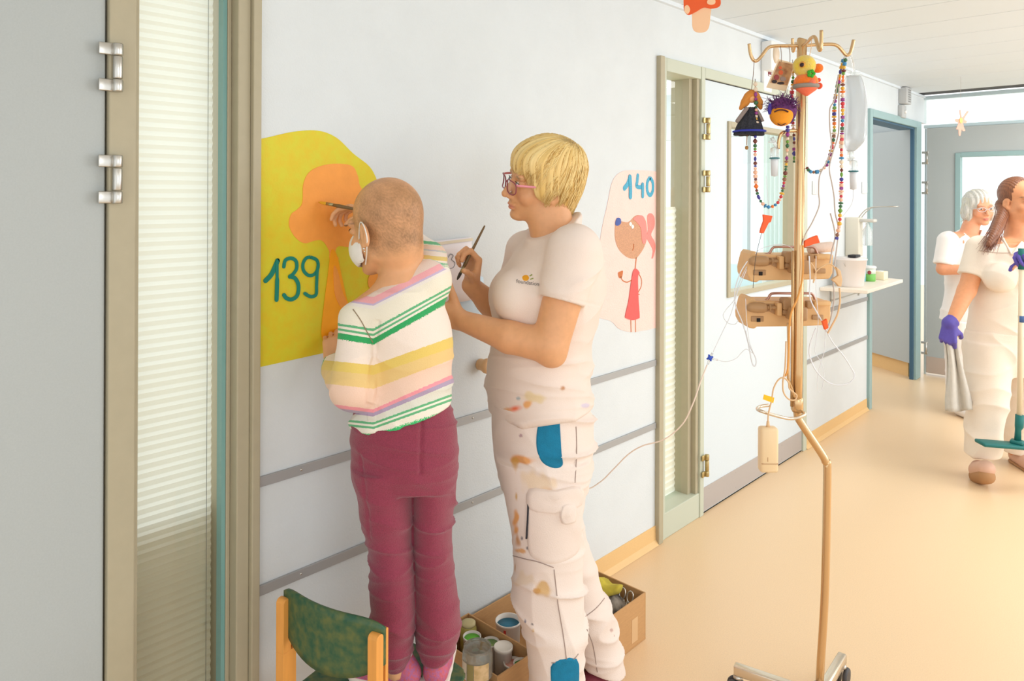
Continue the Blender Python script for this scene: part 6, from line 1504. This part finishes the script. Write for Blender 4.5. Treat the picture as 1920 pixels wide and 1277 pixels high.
# instant photo card
d = 2.05; t = thing('photo_card', 'tilted instant photo card hanging from the rail left of the pole', 'photo', W(1460, 170, d))
for a in ((1463, 86), (1479, 86)): hang(t, a, (a[0]+2, 116), d)
mb = MB(); mb.prism([W(x, y, d) for x, y in [(1460, 111), (1491, 119), (1474, 171), (1437, 164)]], FW*.002); mb.build('card', mat('card_cream', (232, 206, 170), .6), t)
mb = MB(); mb.prism([W(x, y, d-.0008) for x, y in [(1461, 115), (1489, 121), (1476, 160), (1444, 155)]], FW*.001); mb.build('picture', mat('picture_tan', (196, 150, 104), .4, c2=(150, 100, 70), scale=60), t)
mb = MB()
for x, y, rx, ry, m in ((1463, 127, .005, .005, 0), (1464, 136, .007, .007, 0), (1456, 145, .008, .008, 1), (1468, 148, .009, .007, 2), (1452, 153, .008, .005, 3), (1464, 156, .011, .004, 3)): mb.ell(W(x, y, d-.0009), (rx, .0006, ry), np.stack([RT, FW, UP], 1), 10, m)
mb.build('picture_figures', [mat('pic_orange', (214, 96, 50), .5), mat('pic_red', (150, 60, 60), .5), mat('pic_grey', (150, 130, 120), .5), mat('pic_dark', (50, 34, 34), .5)], t)
# yellow and orange plush bird
d = 1.99; t = thing('plush_toy', 'round yellow and orange plush bird hanging in front of the pole top', 'soft toy', W(1512, 180, d)); hang(t, (1522, 74), (1518, 104), d, M_cord)
My = mat('plush_yellow', (240, 206, 62), .95, bump=.7, bscale=260, sheen=.4, c2=(226, 196, 110), scale=50); Mo = mat('plush_orange', (250, 126, 38), .95, bump=.7, bscale=260, sheen=.4); Mpk = mat('plush_coral', (246, 122, 90), .95, bump=.6, bscale=260)
mb = MB(); mb.ell(W(1508, 124, d), (.032, .028, .031), n=20); mb.build('head', My, t, subsurf=1)
mb = MB(); mb.ell(W(1511, 154, d), (.034, .028, .026), n=20); mb.build('body', Mo, t, subsurf=1)
mb = MB(); mb.lathe([(.030, 0), (.035, .003), (.0352, .008), (.033, .011)], W(1511, 166, d), n=24); mb.build('band', mat('band_grey', (150, 140, 130), .8), t)
mb = MB(); mb.lathe([(.004, -.016), (.012, -.010), (.026, 0), (.030, .006)], W(1512, 169, d), n=20); mb.build('tail', Mpk, t)
mb = MB(); mb.ell(W(1504, 121, d-.026), (.009, .005, .009), mi=0); mb.ell(W(1503.5, 121.5, d-.030), (.006, .003, .006), mi=1); mb.build('eye', [mat('eye_ring', (214, 150, 60), .5), mat('eye_dark', (50, 24, 30), .15)], t)
mb = MB()
for k in range(5): a = k*1.2566; mb.ell(W(1521+4.5*math.cos(a), 138+4.5*math.sin(a), d-.028), (.0055, .004, .0055))
mb.build('flower', mat('felt_green', (72, 170, 50), .9), t)
mb = MB(); mb.ell(W(1534, 128, d-.01), (.014, .010, .013), n=16); mb.build('beak', Mo, t)
mb = MB(); mb.ell(W(1536, 161, d-.005), (.009, .008, .009), n=14); mb.ell(W(1535, 150, d-.005), (.006, .006, .006), n=12); mb.build('pompon', mat('pompon_red', (226, 84, 50), .9), t)
mb = MB(); mb.ell(W(1520, 155, d-.022), (.014, .010, .013), n=14); mb.build('wing', Mpk, t)
# purple haired plush head
d = 2.03; t = thing('plush_toy', 'plush head with shaggy purple hair and orange face left of the pole', 'soft toy', W(1465, 236, d)); hang(t, (1474, 170), (1466, 182), d)
Mpf = mat('plush_face', (246, 156, 44), .95, bump=.5, bscale=250); Mpp = mat('purple_wool', (84, 44, 96), .9, c2=(120, 60, 120), scale=70, bump=.8, bscale=200)
S = SD(); S.ell(V(1465, 216, d), (.032, .028, .030)); S.ell(V(1466, 226, d-.012), (.024, .020, .015), None, .01); v, f = solid(S, .003, 1); fmesh('face', view2world(v), f, Mpf, t)
S = SD(); S.ell(V(1467, 201, d+.006), (.036, .030, .028)); S.ell(V(1480, 212, d+.01), (.016, .022, .030), None, .01); S.ell(V(1462, 222, d-.03), (.024, .02, .022), None, .006, True); v, f = solid(S, .003, 1, lambda p: .003*vnoise(p[:, 0]*140, p[:, 1]*140, p[:, 2]*140, 5)); ho = fmesh('hair', view2world(v), f, Mpp, t)
rng = random.Random(5); paths = []
for i in range(160):
    a, b = rng.uniform(-.3, 3.4), rng.uniform(-1.3, 1.3); c = V(1467, 202, d+.004); dr = np.array([math.cos(a)*math.cos(b), math.sin(b), math.sin(a)*math.cos(b)])
    p0 = c+dr*np.array([.034, .028, .026]); paths.append(view2world([p0, p0+dr*.010+np.array([rng.gauss(0, .004), 0, rng.gauss(0, .004)]), p0+dr*.016+np.array([rng.gauss(0, .009), 0, rng.gauss(0, .008)])]))
strands(ho, paths, .0011, Mpp)
mb = MB(); mb.tube(spl(vw([(1452, 210), (1460, 206.5), (1470, 206.5), (1478, 210)], d-.030), 5), .0022, 6); mb.tube(spl(vw([(1458, 232), (1465, 235), (1474, 231)], d-.026), 5), .0016, 6); mb.build('features', mat('wool_dark', (70, 40, 40), .9), t)
mb = MB(); mb.tube(spl(vw([(1446, 195), (1443, 205), (1445, 214)], d), 4), [.006]*9, 8); mb.build('ribbon', mat('ribbon_blue', (70, 60, 170), .6), t)
# ================================================================== boxes of paint by the wall
M_card = mat('cardboard', (196, 150, 100), .8, var=.06, scale=30, bump=.2, bscale=120, stretch=(1, 1, 6))
def carton(name, label, x0, x1, y0, y1, h, tape=None):
    t = thing('cardboard_box', label, 'box', ((x0+x1)/2, (y0+y1)/2, 0)); k = .005
    mb = MB(); mb.box((x0, y0, 0.001), (x1, y1, k)); mb.build('bottom', M_card, t)
    for a, b in (((x0, y0), (x1, y0+k)), ((x0, y1-k), (x1, y1)), ((x0, y0+k), (x0+k, y1-k)), ((x1-k, y0+k), (x1, y1-k))):
        mb = MB(); mb.box((a[0], a[1], k), (b[0], b[1], h)); mb.build('side', M_card, t, bevel=.0012)
    return t
big = carton('long', 'long open cardboard box along the wall behind the woman, with rags and brushes', -1.705, -1.372, 1.585, 2.115, .160)
mb = MB(); c = planez(1196, 1170, .10); mb.box((-1.3735, 2.03, .02), (-1.371, 2.065, .10)); mb.build('tape', mat('parcel_tape', (214, 174, 128), .4), big)
small = carton('small', 'smaller cardboard box full of paint pots at the woman\'s feet', -1.690, -1.405, 1.425, 1.580, .185)
def pot(px, py, r, h, zb, label, body, inside, lid=None, group='paint pots in the small box', name='paint_pot', cat='pot', y0=None):
    c = planez(px, py, zb+h); c = np.array([min(max(c[0], -1.683+r), -1.412-r), c[1], zb]) if y0 is None else np.array([c[0], y0, zb])
    if y0 is None: c[1] = min(max(c[1], 1.431+r), 1.574-r)
    t = thing(name, label, cat, c, group)
    mb = MB(); mb.lathe([(r*.82, 0), (r*.86, .002), (r*.98, h-.006), (r*1.03, h-.005), (r*1.03, h), (r*.94, h), (r*.92, h-.012)], c, n=28); mb.build('cup', body, t)
    mb = MB(); mb.lathe([(.001, h-.010), (r*.90, h-.010), (r*.90, h-.007), (.001, h-.007)] if not lid else [(r*1.0, h-.004), (r*1.06, h-.003), (r*1.06, h+.004), (r*1.0, h+.006), (r*.96, h+.0045), (.001, h+.0045)], c, n=28); mb.build('lid' if lid else 'paint', inside, t)
    return t
Mcup = mat('pot_white', (238, 232, 224), .4); Mgreen = mat('paint_green', (100, 196, 40), .35); Mlime = mat('paint_olive', (160, 178, 110), .4, c2=(90, 150, 80), scale=60); Mochre = mat('paint_ochre', (224, 176, 84), .4); Mpnk = mat('paint_pink', (240, 150, 130), .4, c2=(236, 190, 170), scale=60); Mdg = mat('paint_dark_green', (70, 140, 50), .4); Mteal = mat('paint_teal', (20, 110, 140), .35)
pot(885, 1192, .027, .13, .045, 'pot of bright green paint, furthest left in the small box', Mcup, Mgreen)
pot(926, 1199, .026, .12, .045, 'pot of streaky olive paint beside the bright green one', Mcup, Mlime)
pot(908, 1212, .022, .12, .03, 'pot of ochre paint half hidden behind the glass jar', Mcup, Mochre)
pot(946, 1213, .027, .13, .04, 'pot with a closed white lid in the small box', Mcup, mat('lid_white', (246, 238, 226), .4), True)
pot(966, 1238, .027, .11, .035, 'pot of pink paint right of the glass jar', Mcup, Mpnk)
pot(990, 1240, .022, .11, .045, 'pot of dark green paint against the woman\'s trouser leg', Mcup, Mdg)
# items standing in the long box
def bucket(c, r, h, label, body, inside):
    t = thing('paint_bucket', label, 'bucket', c); mb = MB(); mb.lathe([(r*.8, 0), (r*.84, .002), (r, h-.006), (r*1.05, h-.005), (r*1.05, h), (r*.96, h), (r*.93, h-.02)], c, n=32); mb.build('cup', body, t)
    mb = MB(); mb.lathe([(.001, h-.018), (r*.92, h-.018), (r*.92, h-.014), (.001, h-.014)], c, n=32); mb.build('paint', inside, t)
    mb = MB(); mb.prism([c+np.array([r*math.cos(a)*.97, r*math.sin(a)*.97, z]) for a, z in ((-1.2, h-.012), (-1.0, h-.012), (-1.0, h-.06), (-1.12, h-.07), (-1.2, h-.05))], np.array([.003, -.003, 0])); mb.build('drip', mat('drip_red', (200, 60, 50), .5), t); return t
c = planez(953, 1163, .15); c = np.array([max(c[0], -1.695+.05), max(c[1], 1.64), .006]); bucket(c, .040, .145, 'white paint bucket with teal paint inside the long box', Mcup, Mteal)
c2 = c+np.array([.02, .0, 0])
p = planez(936, 1180, .12)
t = thing('paper_scrap', 'crumpled white paper sticking up in front of the teal paint bucket', 'paper', (-1.55, 1.605, .09)); mb = MB(); vs = []; fs = []
for i in range(9):
    for j in range(5): u, v = i/8, j/4; vs.append((-1.66+.20*u, 1.596+.012*v+.004*math.sin(u*9), .05+.085*v+.012*math.sin(u*7+v*2)-.02*u))
for i in range(8):
    for j in range(4): a = i*5+j; fs.append((a, a+1, a+6, a+5))
mb.add(vs, fs, 0, True); o = mb.build('sheet', mat('scrap_white', (242, 234, 230), .8, c2=(236, 190, 180), scale=18), t); o.modifiers.new('s', 'SOLIDIFY').thickness = .001
# olive jar and blue pot at the left back corner
c = np.array([-1.645, 1.46, .187]); 
c = planez(876, 1176, .20)
for px, py, r, h, zb, l, body in ((878, 1178, .026, .085, .10, 'olive coloured jar standing at the back of the small box', mat('jar_olive', (176, 168, 70), .35, c2=(206, 190, 120), scale=40)),):
    c = np.array([-1.652, 1.545, zb]); t = thing('jar', l, 'jar', c); mb = MB(); mb.lathe([(r*.9, 0), (r, .004), (r, h*.8), (r*.8, h*.9), (r*.8, h)], c, n=24); mb.build('glass', body, t)
    mb = MB(); mb.lathe([(r*.82, h*.9), (r*.86, h*.9), (r*.86, h), (r*.5, h+.003)], c, n=24); mb.build('lid', mat('jar_lid', (206, 190, 140), .5), t)
# glass jar on a bottle in front of the small box
jx = np.array([-1.437, 1.378, 0]); Mgl = mat('jar_glass', (236, 240, 232), .05, trans=.85, alpha=.75, spec=.7)
t = thing('glass_bottle', 'cloudy wide glass bottle on the floor under the glass jar', 'bottle', jx); mb = MB(); mb.lathe([(.036, .001), (.040, .006), (.040, .150), (.032, .175), (.030, .198), (.027, .198), (.029, .17), (.036, .148), (.036, .01)], jx, n=28); mb.build('glass', mat('cloudy_glass', (190, 184, 168), .3, trans=.3, c2=(150, 140, 120), scale=50), t)
zj = np.array([0, 0, .199]); t = thing('glass_jar', 'empty glass jar with a label turned beside the pots of paint', 'jar', jx+zj)
mb = MB(); mb.lathe([(.038, 0), (.042, .004), (.0425, .045), (.041, .066), (.038, .070), (.038, .080), (.036, .080), (.036, .070), (.039, .064), (.040, .045), (.040, .006)], jx+zj, n=32); mb.build('glass', Mgl, t)
def wrap(a0, a1, z0, z1, nm, mt):
    mb = MB(); n = 10; vs = []; fs = []
    for i in range(n+1):
        a = a0+(a1-a0)*i/n
        for z in (z0, z1): vs.append(jx+zj+np.array([.0432*math.cos(a), .0432*math.sin(a), z]))
    for i in range(n): fs.append((2*i, 2*i+2, 2*i+3, 2*i+1))
    mb.add(vs, fs, 0, True); mb.build(nm, mt, t)
ang = math.atan2(-jx[1], -jx[0])
wrap(ang-1.25, ang-.75, .006, .052, 'label', mat('label_white', (226, 216, 200), .6)); wrap(ang-.70, ang-.25, .006, .052, 'label', mat('label_olive', (150, 140, 90), .6)); wrap(ang-.22, ang+.8, .006, .052, 'label', mat('label_cream', (226, 196, 150), .6, c2=(200, 170, 120), scale=60))
mb = MB()
for i in range(7): a = ang-1.2+i*.055; mb.prism([jx+zj+np.array([.0434*math.cos(a+q), .0434*math.sin(a+q), z]) for q, z in ((0, .010), (.022+.01*(i % 2), .010), (.022+.01*(i % 2), .024), (0, .024))], np.array([math.cos(a), math.sin(a), 0])*.0004)
mb.build('barcode', mat('barcode_dark', (60, 56, 54), .7), t)
# rags, brushes and scissors at the right end of the long box
t = thing('rag', 'crumpled yellow rag in the right end of the long box', 'rag', (-1.60, 1.98, .10))
S = SD(); rng = random.Random(3); cc = w2v((-1.60, 1.97, .10))
S.ell(w2v((-1.60, 2.00, .10)), (.07, .06, .085), None, .03); S.ell(w2v((-1.52, 2.03, .135)), (.055, .045, .06), None, .03); S.cap(w2v((-1.53, 1.99, .15)), w2v((-1.45, 2.05, .165)), .035, .022, .02)
v, f = solid(S, .005, 1, lambda p: .018*ridge(vnoise(p[:, 0]*48, p[:, 1]*48, p[:, 2]*48, 4))**2-.010); fmesh('cloth', view2world(v), f, mat('yellow_rag', (206, 186, 62), .9, c2=(160, 140, 60), scale=20), t)
t = thing('rag', 'paint-smeared grey rag beside the yellow rag in the long box', 'rag', (-1.47, 2.02, .09))
S = SD(); S.ell(w2v((-1.45, 2.03, .085)), (.05, .05, .07), None, .03); S.ell(w2v((-1.43, 1.95, .08)), (.035, .05, .065), None, .03); v, f = solid(S, .005, 1, lambda p: .018*ridge(vnoise(p[:, 0]*52, p[:, 1]*52, p[:, 2]*52, 9))**2-.010); fmesh('cloth', view2world(v), f, mat('grey_rag', (150, 140, 128), .9, c2=(70, 64, 60), scale=30), t)
a = w2v((-1.56, 2.05, .19)); b = w2v((-1.45, 1.98, .13)); t = thing('wide_brush', 'wide paint brush with a pale handle lying on the grey rag', 'paintbrush', w(b)); ax = w(b-a)/np.linalg.norm(b-a); X = np.cross(UP, ax); X /= np.linalg.norm(X); B_ = np.stack([X, ax, np.cross(X, ax)], 1)
mb = MB(); mb.rbox(w(a*.75+b*.25), (.022, .07, .010), .004, B_); mb.build('handle', mat('pale_handle', (226, 206, 170), .5), t); mb = MB(); mb.rbox(w(a*.4+b*.6), (.045, .03, .014), .002, B_); mb.build('ferrule', M_steel, t); mb = MB(); mb.rbox(w(a*.08+b*.92), (.045, .05, .012), .003, B_); mb.build('bristles', mat('bristles_grey', (90, 84, 78), .9, bump=.5, bscale=200), t)
t = thing('scissors', 'steel scissors with looped grips in the right corner of the long box', 'scissors', (-1.46, 2.075, .13)); 
for s in (-1, 1):
    c = np.array([-1.425+s*.016, 2.075, .145]); mb = MB(); mb.tube([c+np.array([.012*math.cos(q), .006*math.sin(q), .017*math.sin(q)]) for q in np.linspace(0, 6.283, 18, endpoint=False)], .0025, 8, closed=True); mb.tube([c+np.array([-s*.008, -.004, -.016]), np.array([-1.425-s*.003, 2.055, .08])], [.003, .0012], 6); mb.build('grip', M_steel, t)
# ================================================================== wall shelf in the corridor
zs_ = .955
sh = thing('wall_shelf', 'pale laminated wall shelf with a bucket and tubs, beside the pumps', 'shelf', (WX, 5.06, zs_-.03))
mb = MB(); mb.prism([np.array(p) for p in ((WX+.001, 4.60, zs_-.022), (-1.455, 4.66, zs_-.022), (-1.475, 5.455, zs_-.022), (WX+.001, 5.50, zs_-.022))], UP*.022); mb.build('board', mat('shelf_cream', (244, 232, 216), .4), sh, bevel=.003)
for y in (4.78, 5.3): mb = MB(); mb.box((WX+.001, y, zs_-.12), (WX+.006, y+.02, zs_-.022)); mb.prism([np.array(p) for p in ((WX+.004, y, zs_-.11), (WX+.004, y, zs_-.098), (-1.53, y, zs_-.023), (-1.515, y, zs_-.023))], np.array([0, .02, 0])); mb.build('bracket', M_steel, sh)
def onshelf(px, py): p = planez(px, py, zs_); return np.array([max(p[0], -1.66), min(p[1], 5.42), zs_+.0005])
c = np.array([-1.60, 4.80, zs_+.0005]); t = thing('bucket', 'white plastic bucket at the near end of the wall shelf', 'bucket', c)
mb = MB(); mb.lathe([(.072, 0), (.074, .004), (.092, .165), (.096, .167), (.096, .176), (.089, .176), (.086, .16)], c, n=32); mb.build('pail', mat('pail_white', (242, 232, 226), .4), t)
mb = MB(); mb.lathe([(.001, .170), (.088, .170), (.093, .176), (.093, .180), (.001, .182)], c, n=32); mb.build('lid', mat('pail_lid', (236, 226, 220), .4), t)
mb = MB(); mb.tube(spl([c+np.array([.095*math.cos(a)*.2-.01, .095*math.sin(a), .15-.05*math.cos(a)]) for a in np.linspace(-1.57, 1.57, 9)], 3), .002, 6); mb.build('bail_handle', M_steel, t)
t = thing('tablet_case', 'small black case lying on the bucket lid', 'case', c+np.array([0, 0, .183])); mb = MB(); mb.rbox(c+np.array([.02, .0, .192]), (.05, .09, .016), .003); mb.build('case', mat('case_black', (34, 34, 40), .5), t)
for px, py, wx, hz, l, m, nm in ((1614, 528, .05, .075, 'teal and white carton standing next to the white bucket', mat('carton_teal', (110, 180, 190), .5, c2=(220, 232, 236), scale=14), 'carton'),):
    c = onshelf(px, py); t = thing(nm, l, 'carton', c); mb = MB(); mb.rbox(c+UP*hz/2, (.05, .05, hz), .002); mb.build('carton_body', m, t); mb = MB(); mb.rbox(c+UP*(hz+.004), (.047, .047, .007), .002); mb.build('flap', M_white, t)
c = onshelf(1630, 527); t = thing('wipes_tub', 'green and white tub with a white lid on the wall shelf', 'tub', c); mb = MB(); mb.lathe([(.036, 0), (.038, .004), (.038, .05)], c, n=24, mi=0); mb.lathe([(.038, .05), (.038, .085)], c, n=24, mi=1); mb.build('tub', [mat('tub_green', (120, 190, 90), .4), mat('tub_white', (226, 236, 222), .4)], t); mb = MB(); mb.lathe([(.040, .085), (.043, .087), (.043, .098), (.038, .102)], c, n=24); mb.build('lid', M_white, t)
mb = MB(); q = -c/np.linalg.norm(c*np.array([1, 1, 0]))*np.array([1, 1, 0]); mb.ell(c+q*.037+UP*.06, (.012, .004, .014), frame(UP, q)); mb.build('label_spot', mat('label_maroon', (150, 60, 60), .5), t)
c = onshelf(1651, 524); t = thing('tissue_box', 'small cream box at the far end of the wall shelf', 'box', c); mb = MB(); mb.rbox(c+UP*.028, (.07, .09, .056), .003); mb.build('carton_body', mat('cream_box', (242, 228, 196), .6), t); mb = MB(); mb.rbox(c+UP*.057, (.03, .05, .003), .001); mb.build('flap', M_white, t)
# hand gel dispenser on the wall
p = wallp(1588, 450); t = thing('gel_dispenser', 'pale wall dispenser with a long wire elbow lever above the shelf', 'dispenser', (WX, p[1], 1.14))
mb = MB(); mb.rbox((WX+.045, p[1], 1.255), (.09, .085, .26), .008); mb.build('housing', mat('dispenser_beige', (226, 220, 204), .5), t)
mb = MB(); mb.rbox((WX+.125, p[1]+.0, 1.365), (.11, .07, .022), .006); mb.build('spout', mat('spout_grey', (206, 202, 194), .45), t)
mb = MB(); mb.lathe([(.028, 0), (.03, .004), (.03, .10), (.012, .13), (.012, .15)], (WX+.13, p[1]+.0, 1.20), n=20); mb.build('bottle', M_clear, t)
mb = MB(); y = p[1]; mb.tube(spl([np.array(q) for q in ((WX+.08, y-.03, 1.38), (WX+.12, y-.03, 1.43), (WX+.17, y-.03, 1.455), (WX+.30, y-.03, 1.46), (WX+.30, y+.03, 1.46), (WX+.17, y+.03, 1.455), (WX+.12, y+.03, 1.43), (WX+.08, y+.03, 1.38))], 5), .0035, 8); mb.build('lever', M_steel, t)
# ================================================================== paper ornaments hanging from the ceiling
def flat_orn(parent, pts, d, name, mt, off=0, th=.003, n=5): mb = MB(); mb.prism(spl([W(x, y, d-off) for x, y in pts], n, True), FW*th); return mb.build(name, mt, parent)
d = 2.55; t = thing('paper_mushroom', 'orange toadstool cut-out with pale dots hanging from the ceiling', 'ornament', W(1314, 60, d))
flat_orn(t, [(1299, 12), (1331, 8), (1332, 30), (1329, 52), (1321, 60), (1306, 60), (1299, 52), (1298, 32)], d, 'stem', mat('orn_peach', (246, 200, 160), .8))
flat_orn(t, [(1282, 10), (1284, -10), (1300, -24), (1322, -28), (1342, -18), (1351, 0), (1349, 12), (1335, 16), (1320, 14), (1305, 22), (1292, 28), (1284, 22)], d, 'cap', mat('orn_red', (234, 96, 46), .8), .004)
for pts in ([(1284, 12), (1290, 10), (1294, 18), (1290, 26), (1284, 22)], [(1326, 2), (1332, -4), (1340, -2), (1341, 6), (1334, 9), (1327, 7)], [(1305, -14), (1312, -17), (1316, -10), (1310, -5)]): flat_orn(t, pts, d, 'dot', MATS['orn_peach'], .006)
q = W(1318, -26, d); mb = MB(); mb.tube([q, np.array([q[0], q[1], H])], .0008, 5); mb.build('thread', M_tubeg, t)
d = 5.2; t = thing('paper_flower', 'pink paper flower figure with a yellow centre hanging near the fire door', 'ornament', W(1803, 252, d)); Mpk2 = mat('orn_pink', (244, 180, 160), .8)
flat_orn(t, [(1800, 222), (1799, 208), (1801, 207), (1803, 218), (1806, 219), (1813, 209), (1816, 210), (1808, 223), (1813, 227), (1811, 231), (1806, 231), (1808, 240), (1810, 245), (1806, 246), (1803, 243), (1801, 254), (1798, 253), (1797, 243), (1793, 242), (1797, 231), (1792, 228), (1792, 223)], d, 'figure', Mpk2, n=3)
flat_orn(t, [(1800, 222), (1804, 222), (1805, 227), (1803, 231), (1800, 229)], d, 'centre', mat('orn_yellow', (248, 222, 130), .8), .004, n=3)
q = W(1801, 208, d); mb = MB(); mb.tube([q, np.array([q[0], q[1], H])], .0008, 5); mb.build('thread', M_tubeg, t)
# ================================================================== camera and light
cam = bpy.data.cameras.new('camera'); co = bpy.data.objects.new('camera', cam); COL.objects.link(co); SC.camera = co
cam.sensor_width = 36.0; cam.lens = FPX/1920*36.0; cam.shift_y = -(1277/2-PY0)/1920; cam.clip_start = 0.05
r = RT+ROLL*UP; r /= np.linalg.norm(r); u = UP-ROLL*RT; u /= np.linalg.norm(u)
Mw = Matrix(((r[0], u[0], -FW[0], 0), (r[1], u[1], -FW[1], 0), (r[2], u[2], -FW[2], CH), (0, 0, 0, 1)))
co.matrix_world = Mw
wd = bpy.data.worlds.new('daylight'); SC.world = wd; wd.use_nodes = True
bg = wd.node_tree.nodes['Background']; bg.inputs[0].default_value = (0.92, 0.97, 1.0, 1); bg.inputs[1].default_value = 1.35
def area(name, loc, tgt, sx, sy, power, c=(1, 1, 1)):
    l = bpy.data.lights.new(name, 'AREA'); l.shape = 'RECTANGLE'; l.size = sx; l.size_y = sy; l.energy = power; l.color = c
    o = bpy.data.objects.new(name, l); COL.objects.link(o); o.location = loc
    d = Vector(tgt)-Vector(loc); o.rotation_euler = d.to_track_quat('-Z', 'Y').to_euler(); return o
area('window_light', (1.9, 5.0, 1.6), (-1.7, 4.4, 1.1), 3.4, 1.8, 60, (.96, .985, 1))
area('window_light', (1.6, 0.2, 1.7), (-1.7, 1.3, 1.2), 1.2, 1.2, 9, (.96, .98, 1))
area('ceiling_light', (0.5, -1.3, 2.36), (0.5, -1.3, 0), 1.2, .6, 6, (.98, .995, 1))
area('ceiling_light', (0.55, 2.5, 2.36), (0.55, 2.5, 0), 1.2, .6, 8, (.98, .995, 1))
area('ceiling_light', (-0.2, 4.6, 2.36), (-0.2, 4.6, 0), 1.2, .6, 14, (.98, .995, 1))
area('ceiling_light', (-0.4, 6.1, 2.36), (-0.5, 6.1, 0), 1.0, .5, 9, (.98, .995, 1))  # extra lamp added to brighten the fire door and the nurses
area('ward_fill', (-3.2, 3.9, 2.38), (-3.2, 3.9, 0), 1.5, 1.0, 30, (1, 1, 1))  # unseen lamp added to brighten the ward and its sidelight blind
SC.view_settings.view_transform = 'Standard'; SC.view_settings.look = 'None'; SC.view_settings.gamma = 1.0; SC.view_settings.exposure = 0.17
SC.view_settings.use_curve_mapping = False
SC.cycles.max_bounces = 8; SC.cycles.transparent_max_bounces = 16
